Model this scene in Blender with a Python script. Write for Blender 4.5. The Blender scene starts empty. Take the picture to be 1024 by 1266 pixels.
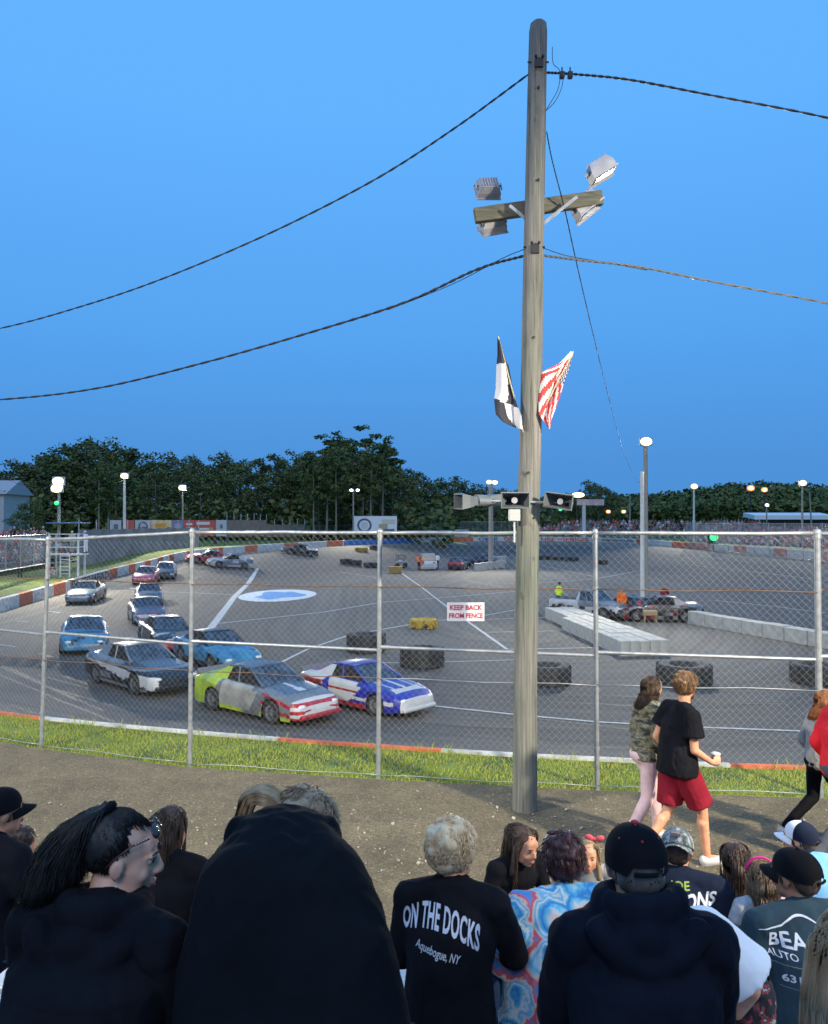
import bpy, bmesh, math, random
import numpy as np
from mathutils import Vector, Matrix, Euler, noise
from mathutils.bvhtree import BVHTree
R = math.radians
rnd = random.Random(7)
scene = bpy.context.scene
COL = scene.collection
# ------------------------------------------------------------------ camera
EYE = 3.24; F = 1000.0; HOR = 645.0
PITCH = math.atan2(HOR-633.0, F)
cd = bpy.data.cameras.new('camera'); cam = bpy.data.objects.new('camera', cd); COL.objects.link(cam)
cam.location = (0, 0, EYE); cam.rotation_euler = (math.pi/2+PITCH, 0, 0)
cd.sensor_fit = 'VERTICAL'; cd.sensor_height = 36; cd.lens = F/1266*36
cd.clip_start = .05; cd.clip_end = 3000
cd.dof.use_dof = True; cd.dof.focus_distance = 24; cd.dof.aperture_fstop = 9
scene.camera = cam

def P(px, py, Y):
    """world point seen at photo pixel (px,py) at distance Y ahead"""
    d = Vector(((px-512)/F, 1.0, -(py-633)/F)); d.rotate(Euler((PITCH, 0, 0)))
    return Vector((0, 0, EYE)) + d*(Y/d.y)
def G(px, py, z=-2.16):
    d = Vector(((px-512)/F, 1.0, -(py-633)/F)); d.rotate(Euler((PITCH, 0, 0)))
    t = (z-EYE)/d.z
    return Vector((0, 0, EYE)) + d*t
def proj(X, Y, Z):
    v = Vector((X, Y, Z-EYE)); v.rotate(Euler((-PITCH, 0, 0)))
    return 512+F*v.x/v.y, 633-F*v.z/v.y

# ------------------------------------------------------------------ materials
def lin(c):
    return tuple(((x/12.92) if x <= .04045 else ((x+.055)/1.055)**2.4) for x in c)
MATS = {}
def mat(name, c, rough=.8, metal=0, c2=None, scale=8, bump=0, bscale=None, detail=4, stretch=None, emit=None, estr=0, alpha=1, lo=.35, hi=.65, spec=None, coat=0):
    if name in MATS: return MATS[name]
    m = bpy.data.materials.new(name); m.use_nodes = True; MATS[name] = m
    nt = m.node_tree; b = nt.nodes['Principled BSDF']
    b.inputs['Base Color'].default_value = (*c, 1); b.inputs['Roughness'].default_value = rough; b.inputs['Metallic'].default_value = metal
    if spec is not None: b.inputs['Specular IOR Level'].default_value = spec
    if coat: b.inputs['Coat Weight'].default_value = coat
    if emit is not None:
        b.inputs['Emission Color'].default_value = (*emit, 1); b.inputs['Emission Strength'].default_value = estr
    if c2 is not None or bump:
        tc = nt.nodes.new('ShaderNodeTexCoord'); mp = nt.nodes.new('ShaderNodeMapping')
        nt.links.new(tc.outputs['Object'], mp.inputs[0])
        if stretch: mp.inputs['Scale'].default_value = stretch
    if c2 is not None:
        n = nt.nodes.new('ShaderNodeTexNoise'); n.inputs['Scale'].default_value = scale; n.inputs['Detail'].default_value = detail
        nt.links.new(mp.outputs[0], n.inputs['Vector'])
        r = nt.nodes.new('ShaderNodeValToRGB'); r.color_ramp.elements[0].position = lo; r.color_ramp.elements[1].position = hi
        r.color_ramp.elements[0].color = (*c, 1); r.color_ramp.elements[1].color = (*c2, 1)
        nt.links.new(n.outputs['Fac'], r.inputs[0]); nt.links.new(r.outputs[0], b.inputs['Base Color'])
    if bump:
        n2 = nt.nodes.new('ShaderNodeTexNoise'); n2.inputs['Scale'].default_value = bscale or scale*3; n2.inputs['Detail'].default_value = 4
        nt.links.new(mp.outputs[0], n2.inputs['Vector'])
        bp = nt.nodes.new('ShaderNodeBump'); bp.inputs['Strength'].default_value = min(1, bump*10 if bump < .1 else 1); bp.inputs['Distance'].default_value = bump
        nt.links.new(n2.outputs['Fac'], bp.inputs['Height']); nt.links.new(bp.outputs[0], b.inputs['Normal'])
    return m
def nodes(m): return m.node_tree, m.node_tree.nodes['Principled BSDF']

# ------------------------------------------------------------------ mesh builder
class MB:
    def __init__(s): s.v = []; s.f = []; s.m = []; s.sm = []
    def add(s, vs, fs, mi=0, smooth=False, M=None):
        o = len(s.v)
        if M is not None: vs = [M @ Vector(v) for v in vs]
        s.v += [tuple(v) for v in vs]
        for k, f in enumerate(fs):
            s.f.append(tuple(i+o for i in f)); s.m.append(mi[k] if isinstance(mi, list) else mi); s.sm.append(smooth)
        return s
    def box(s, c, size, mi=0, rot=None, M=None, bev=0):
        x, y, z = (q/2 for q in size)
        if bev:
            b = bev; vs = []; fs = []
            bm = bmesh.new(); bmesh.ops.create_cube(bm, size=1)
            for v in bm.verts: v.co = Vector((v.co.x*size[0], v.co.y*size[1], v.co.z*size[2]))
            bmesh.ops.bevel(bm, geom=list(bm.edges), offset=b, segments=1, affect='EDGES')
            bm.verts.index_update(); vs = [v.co.copy() for v in bm.verts]; fs = [tuple(v.index for v in f.verts) for f in bm.faces]; bm.free()
        else:
            vs = [Vector((sx*x, sy*y, sz*z)) for sx in (-1, 1) for sy in (-1, 1) for sz in (-1, 1)]
            fs = [(0, 1, 3, 2), (4, 6, 7, 5), (0, 4, 5, 1), (2, 3, 7, 6), (0, 2, 6, 4), (1, 5, 7, 3)]
        if rot is not None:
            e = rot if isinstance(rot, Matrix) else Euler(rot).to_matrix()
            vs = [e @ v for v in vs]
        vs = [v+Vector(c) for v in vs]
        return s.add(vs, fs, mi, False, M)
    def cyl(s, p0, p1, r0, r1=None, n=10, mi=0, smooth=True, caps=True, M=None):
        r1 = r0 if r1 is None else r1
        p0 = Vector(p0); p1 = Vector(p1); d = (p1-p0)
        if d.length < 1e-6: return s
        q = d.normalized().to_track_quat('Z', 'Y')
        vs = []; 
        for p, r in ((p0, r0), (p1, r1)):
            for k in range(n):
                a = 2*math.pi*k/n; vs.append(p + q @ Vector((r*math.cos(a), r*math.sin(a), 0)))
        fs = [(k, (k+1) % n, n+(k+1) % n, n+k) for k in range(n)]
        s.add(vs, fs, mi, smooth, M)
        if caps:
            s.add(vs[:n], [tuple(reversed(range(n)))], mi, False, M); s.add(vs[n:], [tuple(range(n))], mi, False, M)
        return s
    def tube(s, pts, r, n=6, mi=0, smooth=True, M=None):
        pts = [Vector(p) for p in pts]; rs = r if isinstance(r, (list, tuple)) else [r]*len(pts)
        vs = []; fs = []; up = Vector((0, 0, 1))
        for i, p in enumerate(pts):
            d = (pts[min(i+1, len(pts)-1)]-pts[max(i-1, 0)]).normalized()
            u = d.cross(up if abs(d.dot(up)) < .97 else Vector((1, 0, 0))).normalized(); w = u.cross(d)
            for k in range(n):
                a = 2*math.pi*k/n; vs.append(p+u*rs[i]*math.cos(a)+w*rs[i]*math.sin(a))
        for i in range(len(pts)-1):
            for k in range(n): fs.append((i*n+k, i*n+(k+1) % n, (i+1)*n+(k+1) % n, (i+1)*n+k))
        fs.append(tuple(reversed(range(n)))); fs.append(tuple(range((len(pts)-1)*n, len(pts)*n)))
        return s.add(vs, fs, mi, smooth, M)
    def ell(s, c, r, n=16, mi=0, rot=None, M=None):
        r = (r, r, r) if not isinstance(r, (tuple, list, Vector)) else r
        h = n//2; vs = [Vector((0, 0, r[2]))]
        for i in range(1, h):
            t = math.pi*i/h
            for k in range(n):
                a = 2*math.pi*k/n; vs.append(Vector((r[0]*math.sin(t)*math.cos(a), r[1]*math.sin(t)*math.sin(a), r[2]*math.cos(t))))
        vs.append(Vector((0, 0, -r[2])))
        fs = [(0, 1+k, 1+(k+1) % n) for k in range(n)]
        for i in range(h-2):
            for k in range(n): fs.append((1+i*n+k, 1+(i+1)*n+k, 1+(i+1)*n+(k+1) % n, 1+i*n+(k+1) % n))
        L = len(vs)-1
        fs += [(L, 1+(h-2)*n+(k+1) % n, 1+(h-2)*n+k) for k in range(n)]
        if rot is not None:
            e = rot if isinstance(rot, Matrix) else Euler(rot).to_matrix(); vs = [e @ v for v in vs]
        vs = [v+Vector(c) for v in vs]
        return s.add(vs, fs, mi, True, M)
    def cap(s, p0, r0, p1, r1, n=12, mi=0, M=None):
        s.ell(p0, r0, n, mi, M=M); s.ell(p1, r1, n, mi, M=M); return s.cyl(p0, p1, r0, r1, n, mi, M=M)
    def quad(s, pts, mi=0, M=None): return s.add(pts, [tuple(range(len(pts)))], mi, False, M)
    def lathe(s, prof, n=24, mi=0, M=None, closed=False, smooth=True):
        vs = []; fs = []; L = len(prof)
        for k in range(n):
            a = 2*math.pi*k/n
            for (r, z) in prof: vs.append((r*math.cos(a), r*math.sin(a), z))
        for k in range(n):
            for i in range(L if closed else L-1):
                j = (i+1) % L; k2 = (k+1) % n
                fs.append((k*L+i, k2*L+i, k2*L+j, k*L+j))
        return s.add(vs, fs, mi, smooth, M)
    def mesh(s, name, mats):
        me = bpy.data.meshes.new(name); me.from_pydata(s.v, [], s.f)
        mats = mats if isinstance(mats, (list, tuple)) else [mats]
        for m in mats: me.materials.append(m)
        me.polygons.foreach_set('material_index', s.m); me.polygons.foreach_set('use_smooth', s.sm); me.update()
        return me
    def build(s, name, mats, parent=None, world=False, loc=None):
        if world and parent is not None:
            Mi = parent_matrix(parent).inverted(); s.v = [tuple(Mi @ Vector(v)) for v in s.v]
        me = s.mesh(name, mats); o = bpy.data.objects.new(name, me); COL.objects.link(o)
        if parent is not None: o.parent = parent
        if loc is not None: o.location = loc
        return o
def parent_matrix(p):
    M = Matrix.LocRotScale(p.location, p.rotation_euler, p.scale)
    return parent_matrix(p.parent) @ M if p.parent else M
def link_mesh(name, me, mats=None, parent=None):
    if mats is not None:
        me.materials.clear()
        for m in (mats if isinstance(mats, (list, tuple)) else [mats]): me.materials.append(m)
    o = bpy.data.objects.new(name, me); COL.objects.link(o)
    if parent: o.parent = parent
    return o
def tag(o, label=None, cat=None, group=None, kind=None):
    if label: o['label'] = label
    if cat: o['category'] = cat
    if group: o['group'] = group
    if kind: o['kind'] = kind
    return o
def thing(name, label, cat, loc=(0, 0, 0), rz=0, group=None, rot=None, sc=1):
    o = bpy.data.objects.new(name, None); COL.objects.link(o); o.empty_display_size = .2
    o.location = loc; o.rotation_euler = rot or (0, 0, rz); o.scale = (sc, sc, sc)
    return tag(o, label, cat, group)
def copy_tree(o, parent=None):
    c = o.copy(); COL.objects.link(c); c.parent = parent
    for ch in [q for q in bpy.data.objects if q.parent is o]: copy_tree(ch, c)
    return c
SIDE = bpy.data.scenes.new('workbench')
def evalmesh(ob):
    SIDE.collection.objects.link(ob)
    with bpy.context.temp_override(scene=SIDE, view_layer=SIDE.view_layers[0]):
        dg = bpy.context.evaluated_depsgraph_get(); dg.update(); me = bpy.data.meshes.new_from_object(ob.evaluated_get(dg))
    SIDE.collection.objects.unlink(ob); return me
def remesh(mb, name, vox, smooth=3, wr=None, fac=.5):
    """fuse the builder's closed shapes into one continuous surface"""
    me = mb.mesh(name+'_raw', [mat('tmp', (.5, .5, .5))]); ob = bpy.data.objects.new(name, me)
    r = ob.modifiers.new('r', 'REMESH'); r.mode = 'VOXEL'; r.voxel_size = vox
    if smooth:
        q = ob.modifiers.new('s', 'SMOOTH'); q.iterations = smooth; q.factor = fac
    out = evalmesh(ob); bpy.data.objects.remove(ob); bpy.data.meshes.remove(me)
    out.name = name
    if wr: wrinkle(out, *wr)
    out.polygons.foreach_set('use_smooth', [True]*len(out.polygons)); out.update()
    return out
def wrinkle(me, amp, freq, seed=0, st=(1, 1, .55)):
    n = len(me.vertices); co = np.empty(n*3, np.float32); no = np.empty(n*3, np.float32)
    me.vertices.foreach_get('co', co); me.vertices.foreach_get('normal', no); co = co.reshape(-1, 3); no = no.reshape(-1, 3); o1 = Vector((5, 1, 2)); o2 = Vector((9, 3, 7)); d = np.empty(n, np.float32)
    for i in range(n):
        c = co[i]; q = Vector((c[0]*st[0]*freq+seed, c[1]*st[1]*freq, c[2]*st[2]*freq+c[0]*freq*.4))
        r_ = 1-abs(noise.noise(q))*2.4; d[i] = .6*r_*abs(r_)+.5*noise.noise(q*2.3+o1)+.28*(1-abs(noise.noise(q*4.1+o2))*2.5)
    me.vertices.foreach_set('co', (co+no*(amp*d)[:, None]).astype(np.float32).ravel()); me.update()
def text_mesh(txt, size, bold=.012, shear=0, spacing=1.0, width=1.0):
    cu = bpy.data.curves.new('t', 'FONT'); cu.body = txt; cu.size = size; cu.offset = bold*size; cu.shear = shear
    cu.space_character = spacing; cu.align_x = 'CENTER'; cu.align_y = 'CENTER'; cu.resolution_u = 3
    ob = bpy.data.objects.new('t', cu); me = evalmesh(ob)
    bpy.data.objects.remove(ob); bpy.data.curves.remove(cu)
    for v in me.vertices: v.co.x *= width
    return me
def text_flat(name, txt, size, m, parent, M, bold=.012, shear=0, width=1.0, spacing=1.0):
    me = text_mesh(txt, size, bold, shear, spacing, width)
    me.transform(M); return link_mesh(name, me, m, parent)
def text_on(name, txt, size, m, target, cx, cz, parent, arc=0, slope=0, bold=.012, shear=0, width=1.0, off=.003, dirv=(0, 1, 0), bulge=0, yaw=0, spacing=1.0):
    """lettering printed on the back of a garment: follows its folds"""
    me = text_mesh(txt, size, bold, shear, spacing, width)
    bm = bmesh.new(); bm.from_mesh(me)
    bmesh.ops.triangulate(bm, faces=bm.faces)
    for ax, nrm in ((0, (1, 0, 0)), (1, (0, 1, 0))):
        lo = min(v.co[ax] for v in bm.verts); hi = max(v.co[ax] for v in bm.verts); st = .012; k = lo+st
        while k < hi:
            co = [0, 0, 0]; co[ax] = k
            bmesh.ops.bisect_plane(bm, geom=bm.verts[:]+bm.edges[:]+bm.faces[:], plane_co=co, plane_no=nrm); k += st
    tm = target.data if hasattr(target, 'data') else target
    bvh = BVHTree.FromPolygons([v.co.copy() for v in tm.vertices], [tuple(p.vertices) for p in tm.polygons])
    Ry = Matrix.Rotation(yaw, 3, 'Z')
    for v in bm.verts:
        x = v.co.x; y = v.co.y*(1+bulge*(1-(x/.2)**2)); o = Ry @ Vector((x, -.7, 0)); d = Ry @ Vector((0, 1, 0))
        o = Vector((o.x+cx, o.y, cz+y-arc*x*x+slope*x))
        h = bvh.ray_cast(o, d)
        v.co = (h[0] - d*off) if h[0] is not None else Vector((o.x, .1, o.z))
    bm.to_mesh(me); bm.free(); me.update()
    return link_mesh(name, me, m, parent)
# ------------------------------------------------------------------ world and lights
w = bpy.data.worlds.new('World'); scene.world = w; w.use_nodes = True
nt = w.node_tree; bg = nt.nodes['Background']
sky = nt.nodes.new('ShaderNodeTexSky'); sky.sky_type = 'NISHITA'; sky.sun_disc = False
SUN_EL, SUN_ROT = R(3.0), R(200)
sky.sun_elevation = SUN_EL; sky.sun_rotation = SUN_ROT; sky.ozone_density = 6; sky.air_density = 1.0; sky.dust_density = 0.2
SKYADD = True
if SKYADD:
    hs = nt.nodes.new('ShaderNodeMix'); hs.data_type = 'RGBA'; hs.blend_type = 'MULTIPLY'; hs.inputs[0].default_value = 1
    tc = nt.nodes.new('ShaderNodeTexCoord'); sp = nt.nodes.new('ShaderNodeSeparateXYZ'); nt.links.new(tc.outputs['Generated'], sp.inputs[0])
    rp = nt.nodes.new('ShaderNodeValToRGB'); nt.links.new(sp.outputs['Z'], rp.inputs[0])
    e = rp.color_ramp.elements; e[0].position = 0; e[0].color = (*lin((.30, .56, .83)), 1); e[1].position = 1; e[1].color = (*lin((.40, .71, 1.0)), 1)
    for p_, c_ in ((.08, (.31, .58, .86)), (.22, (.34, .64, .94)), (.45, (.39, .70, 1.0))):
        q = rp.color_ramp.elements.new(p_); q.color = (*lin(c_), 1)
    nt.links.new(rp.outputs[0], bg.inputs[0]); bg.inputs[1].default_value = .62
scene.view_settings.view_transform = 'Standard'; scene.view_settings.look = 'None'; scene.view_settings.gamma = 1
scene.view_settings.exposure = .7
scene.cycles.use_denoising = True
scene.cycles.max_bounces = 5; scene.cycles.transparent_max_bounces = 12
def lamp(name, kind, loc, tgt, energy, col=(1, .93, .8), size=.5, angle=None, blend=.6):
    l = bpy.data.lights.new(name, kind); l.energy = energy; l.color = col
    if kind == 'SPOT': l.spot_size = angle or R(100); l.spot_blend = blend; l.shadow_soft_size = size
    if kind == 'POINT': l.shadow_soft_size = size
    if kind == 'SUN': l.angle = size
    o = bpy.data.objects.new(name, l); COL.objects.link(o); o.location = loc
    if tgt is not None: o.rotation_euler = (Vector(tgt)-Vector(loc)).to_track_quat('-Z', 'Y').to_euler()
    return o
lamp('sun', 'SUN', (0, -20, 30), (4, 14, 0), .5, (1, .9, .8), R(25))

# ------------------------------------------------------------------ terrain
WP = [(-7.1,13.8,-.75),(-3.4,12.5,-.75),(0,11.6,-.75),(2.5,11.1,-.75),(5.5,10.7,-.75),(10,11,-.8),(18,14,-.9),(27,22,-1),(33,34,-1),(36,48,-.9),(38,62,-.6),
      (38.6,75,-.42),(38.6,93,-.4),(37.6,118,-.42),(36.3,134,-.4),(32,146,-.4),(23,151,-.4),(13,151,-.4),(5,147,-.4),(-1.6,138,-.4),(-11,120,-.36),(-18.2,100,-.36),
      (-22.6,83,-.5),(-24.9,75.5,-1.22),(-25.9,68,-1.65),(-24.6,48,-2.16),(-24,38,-2.05),(-21,28,-1.6),(-16,20,-1.1),(-11,16,-.8)]
def catmull(pts, per):
    out = []; n = len(pts)
    for i in range(n):
        p0, p1, p2, p3 = (Vector(pts[(i+k-1) % n]) for k in range(4))
        for j in range(per):
            t = j/per
            out.append(.5*((2*p1)+(p2-p0)*t+(2*p0-5*p1+4*p2-p3)*t*t+(3*p1-p0-3*p2+p3)*t**3))
    return out
WALL = catmull(WP, 48)
WN = np.array([[p.x, p.y, p.z] for p in WALL])[::4]
def wall_near(X, Y):
    """distance to the wall and wall base height for arrays of points"""
    X = np.atleast_1d(X).astype(float); Y = np.atleast_1d(Y).astype(float)
    A = WN; B = np.roll(WN, -1, axis=0); d = B-A; L2 = d[:, 0]**2+d[:, 1]**2
    D = np.empty(len(X)); Z = np.empty(len(X))
    for s in range(0, len(X), 4000):
        x = X[s:s+4000, None]; y = Y[s:s+4000, None]
        t = np.clip(((x-A[:, 0])*d[:, 0]+(y-A[:, 1])*d[:, 1])/L2, 0, 1)
        dd = np.hypot(x-A[:, 0]-t*d[:, 0], y-A[:, 1]-t*d[:, 1]); k = dd.argmin(1); r = np.arange(len(k))
        D[s:s+4000] = dd[r, k]; Z[s:s+4000] = A[k, 2]+t[r, k]*d[k, 2]
    return D, Z
FLAT = -2.16
def zin(X, Y):
    D, Z = wall_near(X, Y); wid = np.where(np.atleast_1d(Y) < 30, 9.0, 14.0)
    t = np.clip(1-D/wid, 0, 1); t = np.where(t < .15, t*t/.3, t-.075)/.925
    return FLAT+(Z-FLAT)*t, D
def gz(x, y): return float(zin(x, y)[0][0])
CEN = Vector((6, 72, 0))
def GT(px, py):
    """where the line of sight through a photo pixel meets the track surface"""
    Y = np.arange(12.0, 175.0, .25); d = P(px, py, 1.0)-Vector((0, 0, EYE)); zr = EYE+d.z*Y; X = d.x*Y; zg = zin(X, Y)[0]
    k = np.argmax(zr <= zg); 
    if not (zr <= zg).any(): return G(px, py)
    a = (zr[k-1]-zg[k-1]); b_ = (zr[k]-zg[k]); y = Y[k-1]+.25*a/(a-b_) if k else Y[k]
    return Vector((d.x*y, y, EYE+d.z*y))
# track and infield: one polar sheet with concentric rings
NR = 70
rings = []
for i in range(NR):
    s = ((i+1)/NR)
    s = 1-(1-s)**1.5 if s < 1 else 1.0
    rings.append(min(s, 1.0))
pts = []
for s in rings:
    for p in WALL[::2]:
        pts.append((CEN.x+(p.x-CEN.x)*s, CEN.y+(p.y-CEN.y)*s))
pa = np.array(pts); z, dist = zin(pa[:, 0], pa[:, 1])
n = len(WALL[::2]); vs = [(CEN.x, CEN.y, FLAT)]+[(pa[i, 0], pa[i, 1], z[i]) for i in range(len(pa))]
fs = [(0, 1+k, 1+(k+1) % n) for k in range(n)]
for i in range(NR-1):
    for k in range(n): fs.append((1+i*n+k, 1+(i+1)*n+k, 1+(i+1)*n+(k+1) % n, 1+i*n+(k+1) % n))
me = bpy.data.meshes.new('race_track'); me.from_pydata(vs, [], fs); me.polygons.foreach_set('use_smooth', [True]*len(fs))
at = me.attributes.new('walldist', 'FLOAT', 'POINT'); at.data.foreach_set('value', np.concatenate([[40], dist]).astype(np.float32))
me.update()
m = mat('asphalt', (.1, .1, .1), .85); nt, b = nodes(m)
def N(nt, t, **k):
    x = nt.nodes.new(t)
    for a_, v_ in k.items(): x.inputs[a_].default_value = v_
    return x
def ramp(nt, src, stops):
    r = nt.nodes.new('ShaderNodeValToRGB'); el = r.color_ramp.elements
    el[0].position = stops[0][0]; el[0].color = (*stops[0][1], 1); el[1].position = stops[-1][0]; el[1].color = (*stops[-1][1], 1)
    for p_, c_ in stops[1:-1]:
        q = el.new(p_); q.color = (*c_, 1)
    nt.links.new(src, r.inputs[0]); return r
def mixc(nt, a, b_, fac, mode='MIX'):
    x = nt.nodes.new('ShaderNodeMix'); x.data_type = 'RGBA'; x.blend_type = mode
    for s_, i_ in ((fac, 0), (a, 6), (b_, 7)):
        if hasattr(s_, 'is_linked') or hasattr(s_, 'links'): nt.links.new(s_, x.inputs[i_])
        elif isinstance(s_, (int, float)): x.inputs[i_].default_value = s_
        else: x.inputs[i_].default_value = (*s_, 1)
    return x.outputs[2]
an = nt.nodes.new('ShaderNodeAttribute'); an.attribute_name = 'walldist'
mr = N(nt, 'ShaderNodeMath'); mr.operation = 'DIVIDE'; nt.links.new(an.outputs['Fac'], mr.inputs[0]); mr.inputs[1].default_value = 40
tc = nt.nodes.new('ShaderNodeTexCoord'); nz = N(nt, 'ShaderNodeTexNoise', Scale=.12, Detail=6); nt.links.new(tc.outputs['Object'], nz.inputs['Vector'])
ad = N(nt, 'ShaderNodeMath'); ad.operation = 'MULTIPLY_ADD'; nt.links.new(nz.outputs['Fac'], ad.inputs[0]); ad.inputs[1].default_value = .08; nt.links.new(mr.outputs[0], ad.inputs[2])
base = ramp(nt, ad.outputs[0], [(0, (.17, .155, .125)), (.10, (.14, .13, .11)), (.17, (.07, .068, .066)), (.40, (.062, .061, .06)), (.50, (.085, .083, .078)), (1, (.088, .087, .08))])
# rubber streaks along the groove (stretched by ring coordinate) and patches
cmb = N(nt, 'ShaderNodeCombineXYZ'); nt.links.new(an.outputs['Fac'], cmb.inputs[0]); sx = nt.nodes.new('ShaderNodeSeparateXYZ'); nt.links.new(tc.outputs['Object'], sx.inputs[0])
mm = N(nt, 'ShaderNodeMath'); mm.operation = 'MULTIPLY'; nt.links.new(sx.outputs[0], mm.inputs[0]); mm.inputs[1].default_value = .05; nt.links.new(mm.outputs[0], cmb.inputs[1])
st = N(nt, 'ShaderNodeTexNoise', Scale=2.2, Detail=5); nt.links.new(cmb.outputs[0], st.inputs['Vector'])
sr = ramp(nt, st.outputs['Fac'], [(.3, (.55, .55, .56)), (.7, (1.3, 1.28, 1.24))])
c1 = mixc(nt, base.outputs[0], sr.outputs[0], .8, 'MULTIPLY')
gn = N(nt, 'ShaderNodeTexNoise', Scale=9, Detail=8, Roughness=.75); nt.links.new(tc.outputs['Object'], gn.inputs['Vector'])
gr = ramp(nt, gn.outputs['Fac'], [(.3, (.55, .55, .55)), (.7, (1.4, 1.4, 1.4))])
c2 = mixc(nt, c1, gr.outputs[0], .8, 'MULTIPLY'); nt.links.new(c2, b.inputs['Base Color'])
bp = N(nt, 'ShaderNodeBump', Strength=.4, Distance=.01); nt.links.new(gn.outputs['Fac'], bp.inputs['Height']); nt.links.new(bp.outputs[0], b.inputs['Normal'])
tag(link_mesh('race_track', me, m), kind='structure')

# ground outside the wall
FPTS = [(-14,19.0),(-11.9,16.6),(-9.8,14.5),(-7.6,12.75),(-5.33,11.6),(-2.96,10.72),(-.45,10.22),(2.21,9.8),(4.76,9.52),(7.4,9.35),(10,9.4),(13,10.2)]
def fence_y(x):
    xs = [p[0] for p in FPTS]; ys = [p[1] for p in FPTS]
    return np.interp(x, xs, ys)
fac = [1.0, 1.01, 1.02, 1.03, 1.04, 1.06, 1.08, 1.1, 1.13, 1.17, 1.22, 1.3, 1.45, 1.7, 2.2, 3.2, 6, 14, 40]
vs = []; fs = []; W2 = WALL[::2]; n = len(W2); mi = []
for i, s in enumerate(fac):
    for p in W2:
        d = Vector((p.x-CEN.x, p.y-CEN.y)); x = CEN.x+d.x*s; y = CEN.y+d.y*s; off = d.length*(s-1)
        k = min(1, off/14); k = k*k*(3-2*k)
        z0 = p.z+.75; zt = 0.0
        vs.append((x, y, z0*(1-k)+zt*k))
for i in range(len(fac)-1):
    for k in range(n): fs.append((i*n+k, (i+1)*n+k, (i+1)*n+(k+1) % n, i*n+(k+1) % n))
me = bpy.data.meshes.new('ground'); me.from_pydata(vs, [], fs); me.polygons.foreach_set('use_smooth', [True]*len(fs)); me.update()
mg = mat('lawn', (.045, .075, .012), .95, c2=(.12, .17, .03), scale=1.3, bump=.03, bscale=12, detail=8)
tag(link_mesh('ground', me, mg), kind='structure')
# gravel walkway in front of the stands: sheet over the ground, slightly proud
mgv = mat('gravel', (.1, .1, .1), .95); nt, b = nodes(mgv)
tc = nt.nodes.new('ShaderNodeTexCoord')
vo = N(nt, 'ShaderNodeTexVoronoi', Scale=60); nt.links.new(tc.outputs['Object'], vo.inputs['Vector'])
n1 = N(nt, 'ShaderNodeTexNoise', Scale=1.1, Detail=8, Roughness=.7); nt.links.new(tc.outputs['Object'], n1.inputs['Vector'])
n2 = N(nt, 'ShaderNodeTexNoise', Scale=55, Detail=6, Roughness=.8); nt.links.new(tc.outputs['Object'], n2.inputs['Vector'])
rA = ramp(nt, n1.outputs['Fac'], [(.3, (.10, .08, .05)), (.7, (.20, .16, .095))])
rV = nt.nodes.new('ShaderNodeSeparateColor'); nt.links.new(vo.outputs['Color'], rV.inputs[0])
rB = ramp(nt, rV.outputs[0], [(0, (.45, .45, .45)), (.7, (.95, .95, .95)), (.95, (1.2, 1.2, 1.2)), (1, (2.2, 2.1, 2.0))])
rC = ramp(nt, n2.outputs['Fac'], [(.3, (.55, .55, .55)), (.7, (1.5, 1.5, 1.5))])
c = mixc(nt, rA.outputs[0], rB.outputs[0], .75, 'MULTIPLY'); c = mixc(nt, c, rC.outputs[0], .8, 'MULTIPLY'); nt.links.new(c, b.inputs['Base Color'])
bp = N(nt, 'ShaderNodeBump', Strength=.9, Distance=.02); nt.links.new(n2.outputs['Fac'], bp.inputs['Height']); nt.links.new(bp.outputs[0], b.inputs['Normal'])
mb = MB(); xs = np.arange(-30, 30.01, .25)
def fe(x):
    if x < -14: return 19.0+(-14-x)*1.0
    if x > 13: return 10.2+(x-13)*.45
    return float(fence_y(x))
vs = []; fs = []
for i, x in enumerate(xs):
    yt = fe(x)-.12+.05*noise.noise(Vector((x*3, 0, 0)))
    rows_ = [-16, -8, -2, 1, 3, 4.5, 6, 7, 8, 8.6]; rows_ = [yt-(8.6-q) for q in rows_]
    for j, y in enumerate(rows_):
        hgt = .006+(.02*(1+noise.noise(Vector((x*1.2, y*1.2, 3)))) if j < 9 else .03)
        vs.append((x, y, hgt))
nn = 10
for i in range(len(xs)-1):
    for j in range(nn-1): fs.append((i*nn+j, (i+1)*nn+j, (i+1)*nn+j+1, i*nn+j+1))
mb.add(vs, fs, 0, True); tag(mb.build('gravel_path', mgv), kind='structure')

# ------------------------------------------------------------------ painted wall
white = mat('white_concrete', (.62, .62, .6), .8, c2=(.34, .34, .33), scale=4, bump=.004, detail=9)
orange = mat('orange_paint', (.62, .12, .045), .8, c2=(.36, .10, .06), scale=5, detail=9, lo=.42, hi=.62)
bluep = mat('blue_paint', (.02, .1, .32), .6, c2=(.03, .16, .42), scale=1.5)
OR = [(27,44),(68,82),(136,146),(160,168),(180,187),(196,202),(210,216),(232,237),(261,276),(304,320),(352,370),(405,425),(554,586),(787,795),(831,879),(909,925),(957,975),(1013,1030)]
NEAR_OR = [(-60,56),(345,545),(900,1100)]
def wcol(p):
    u, v = proj(p.x, p.y, p.z+.5)
    if p.y < 18: L = NEAR_OR
    elif p.y < 36: return int(math.floor(math.atan2(p.y-72, p.x-6)*14)) % 3 == 0
    else:
        L = OR
        if 427 < u < 512 and p.y > 100: return 2
        if not (0 < u < 1024): return int(math.floor(math.atan2(p.y-72, p.x-6)*14)) % 3 == 0
    return 1 if any(a < u < b_ for a, b_ in L) else 0
mb = MB(); n = len(WALL); vs = []; fs = []; mis = []
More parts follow.
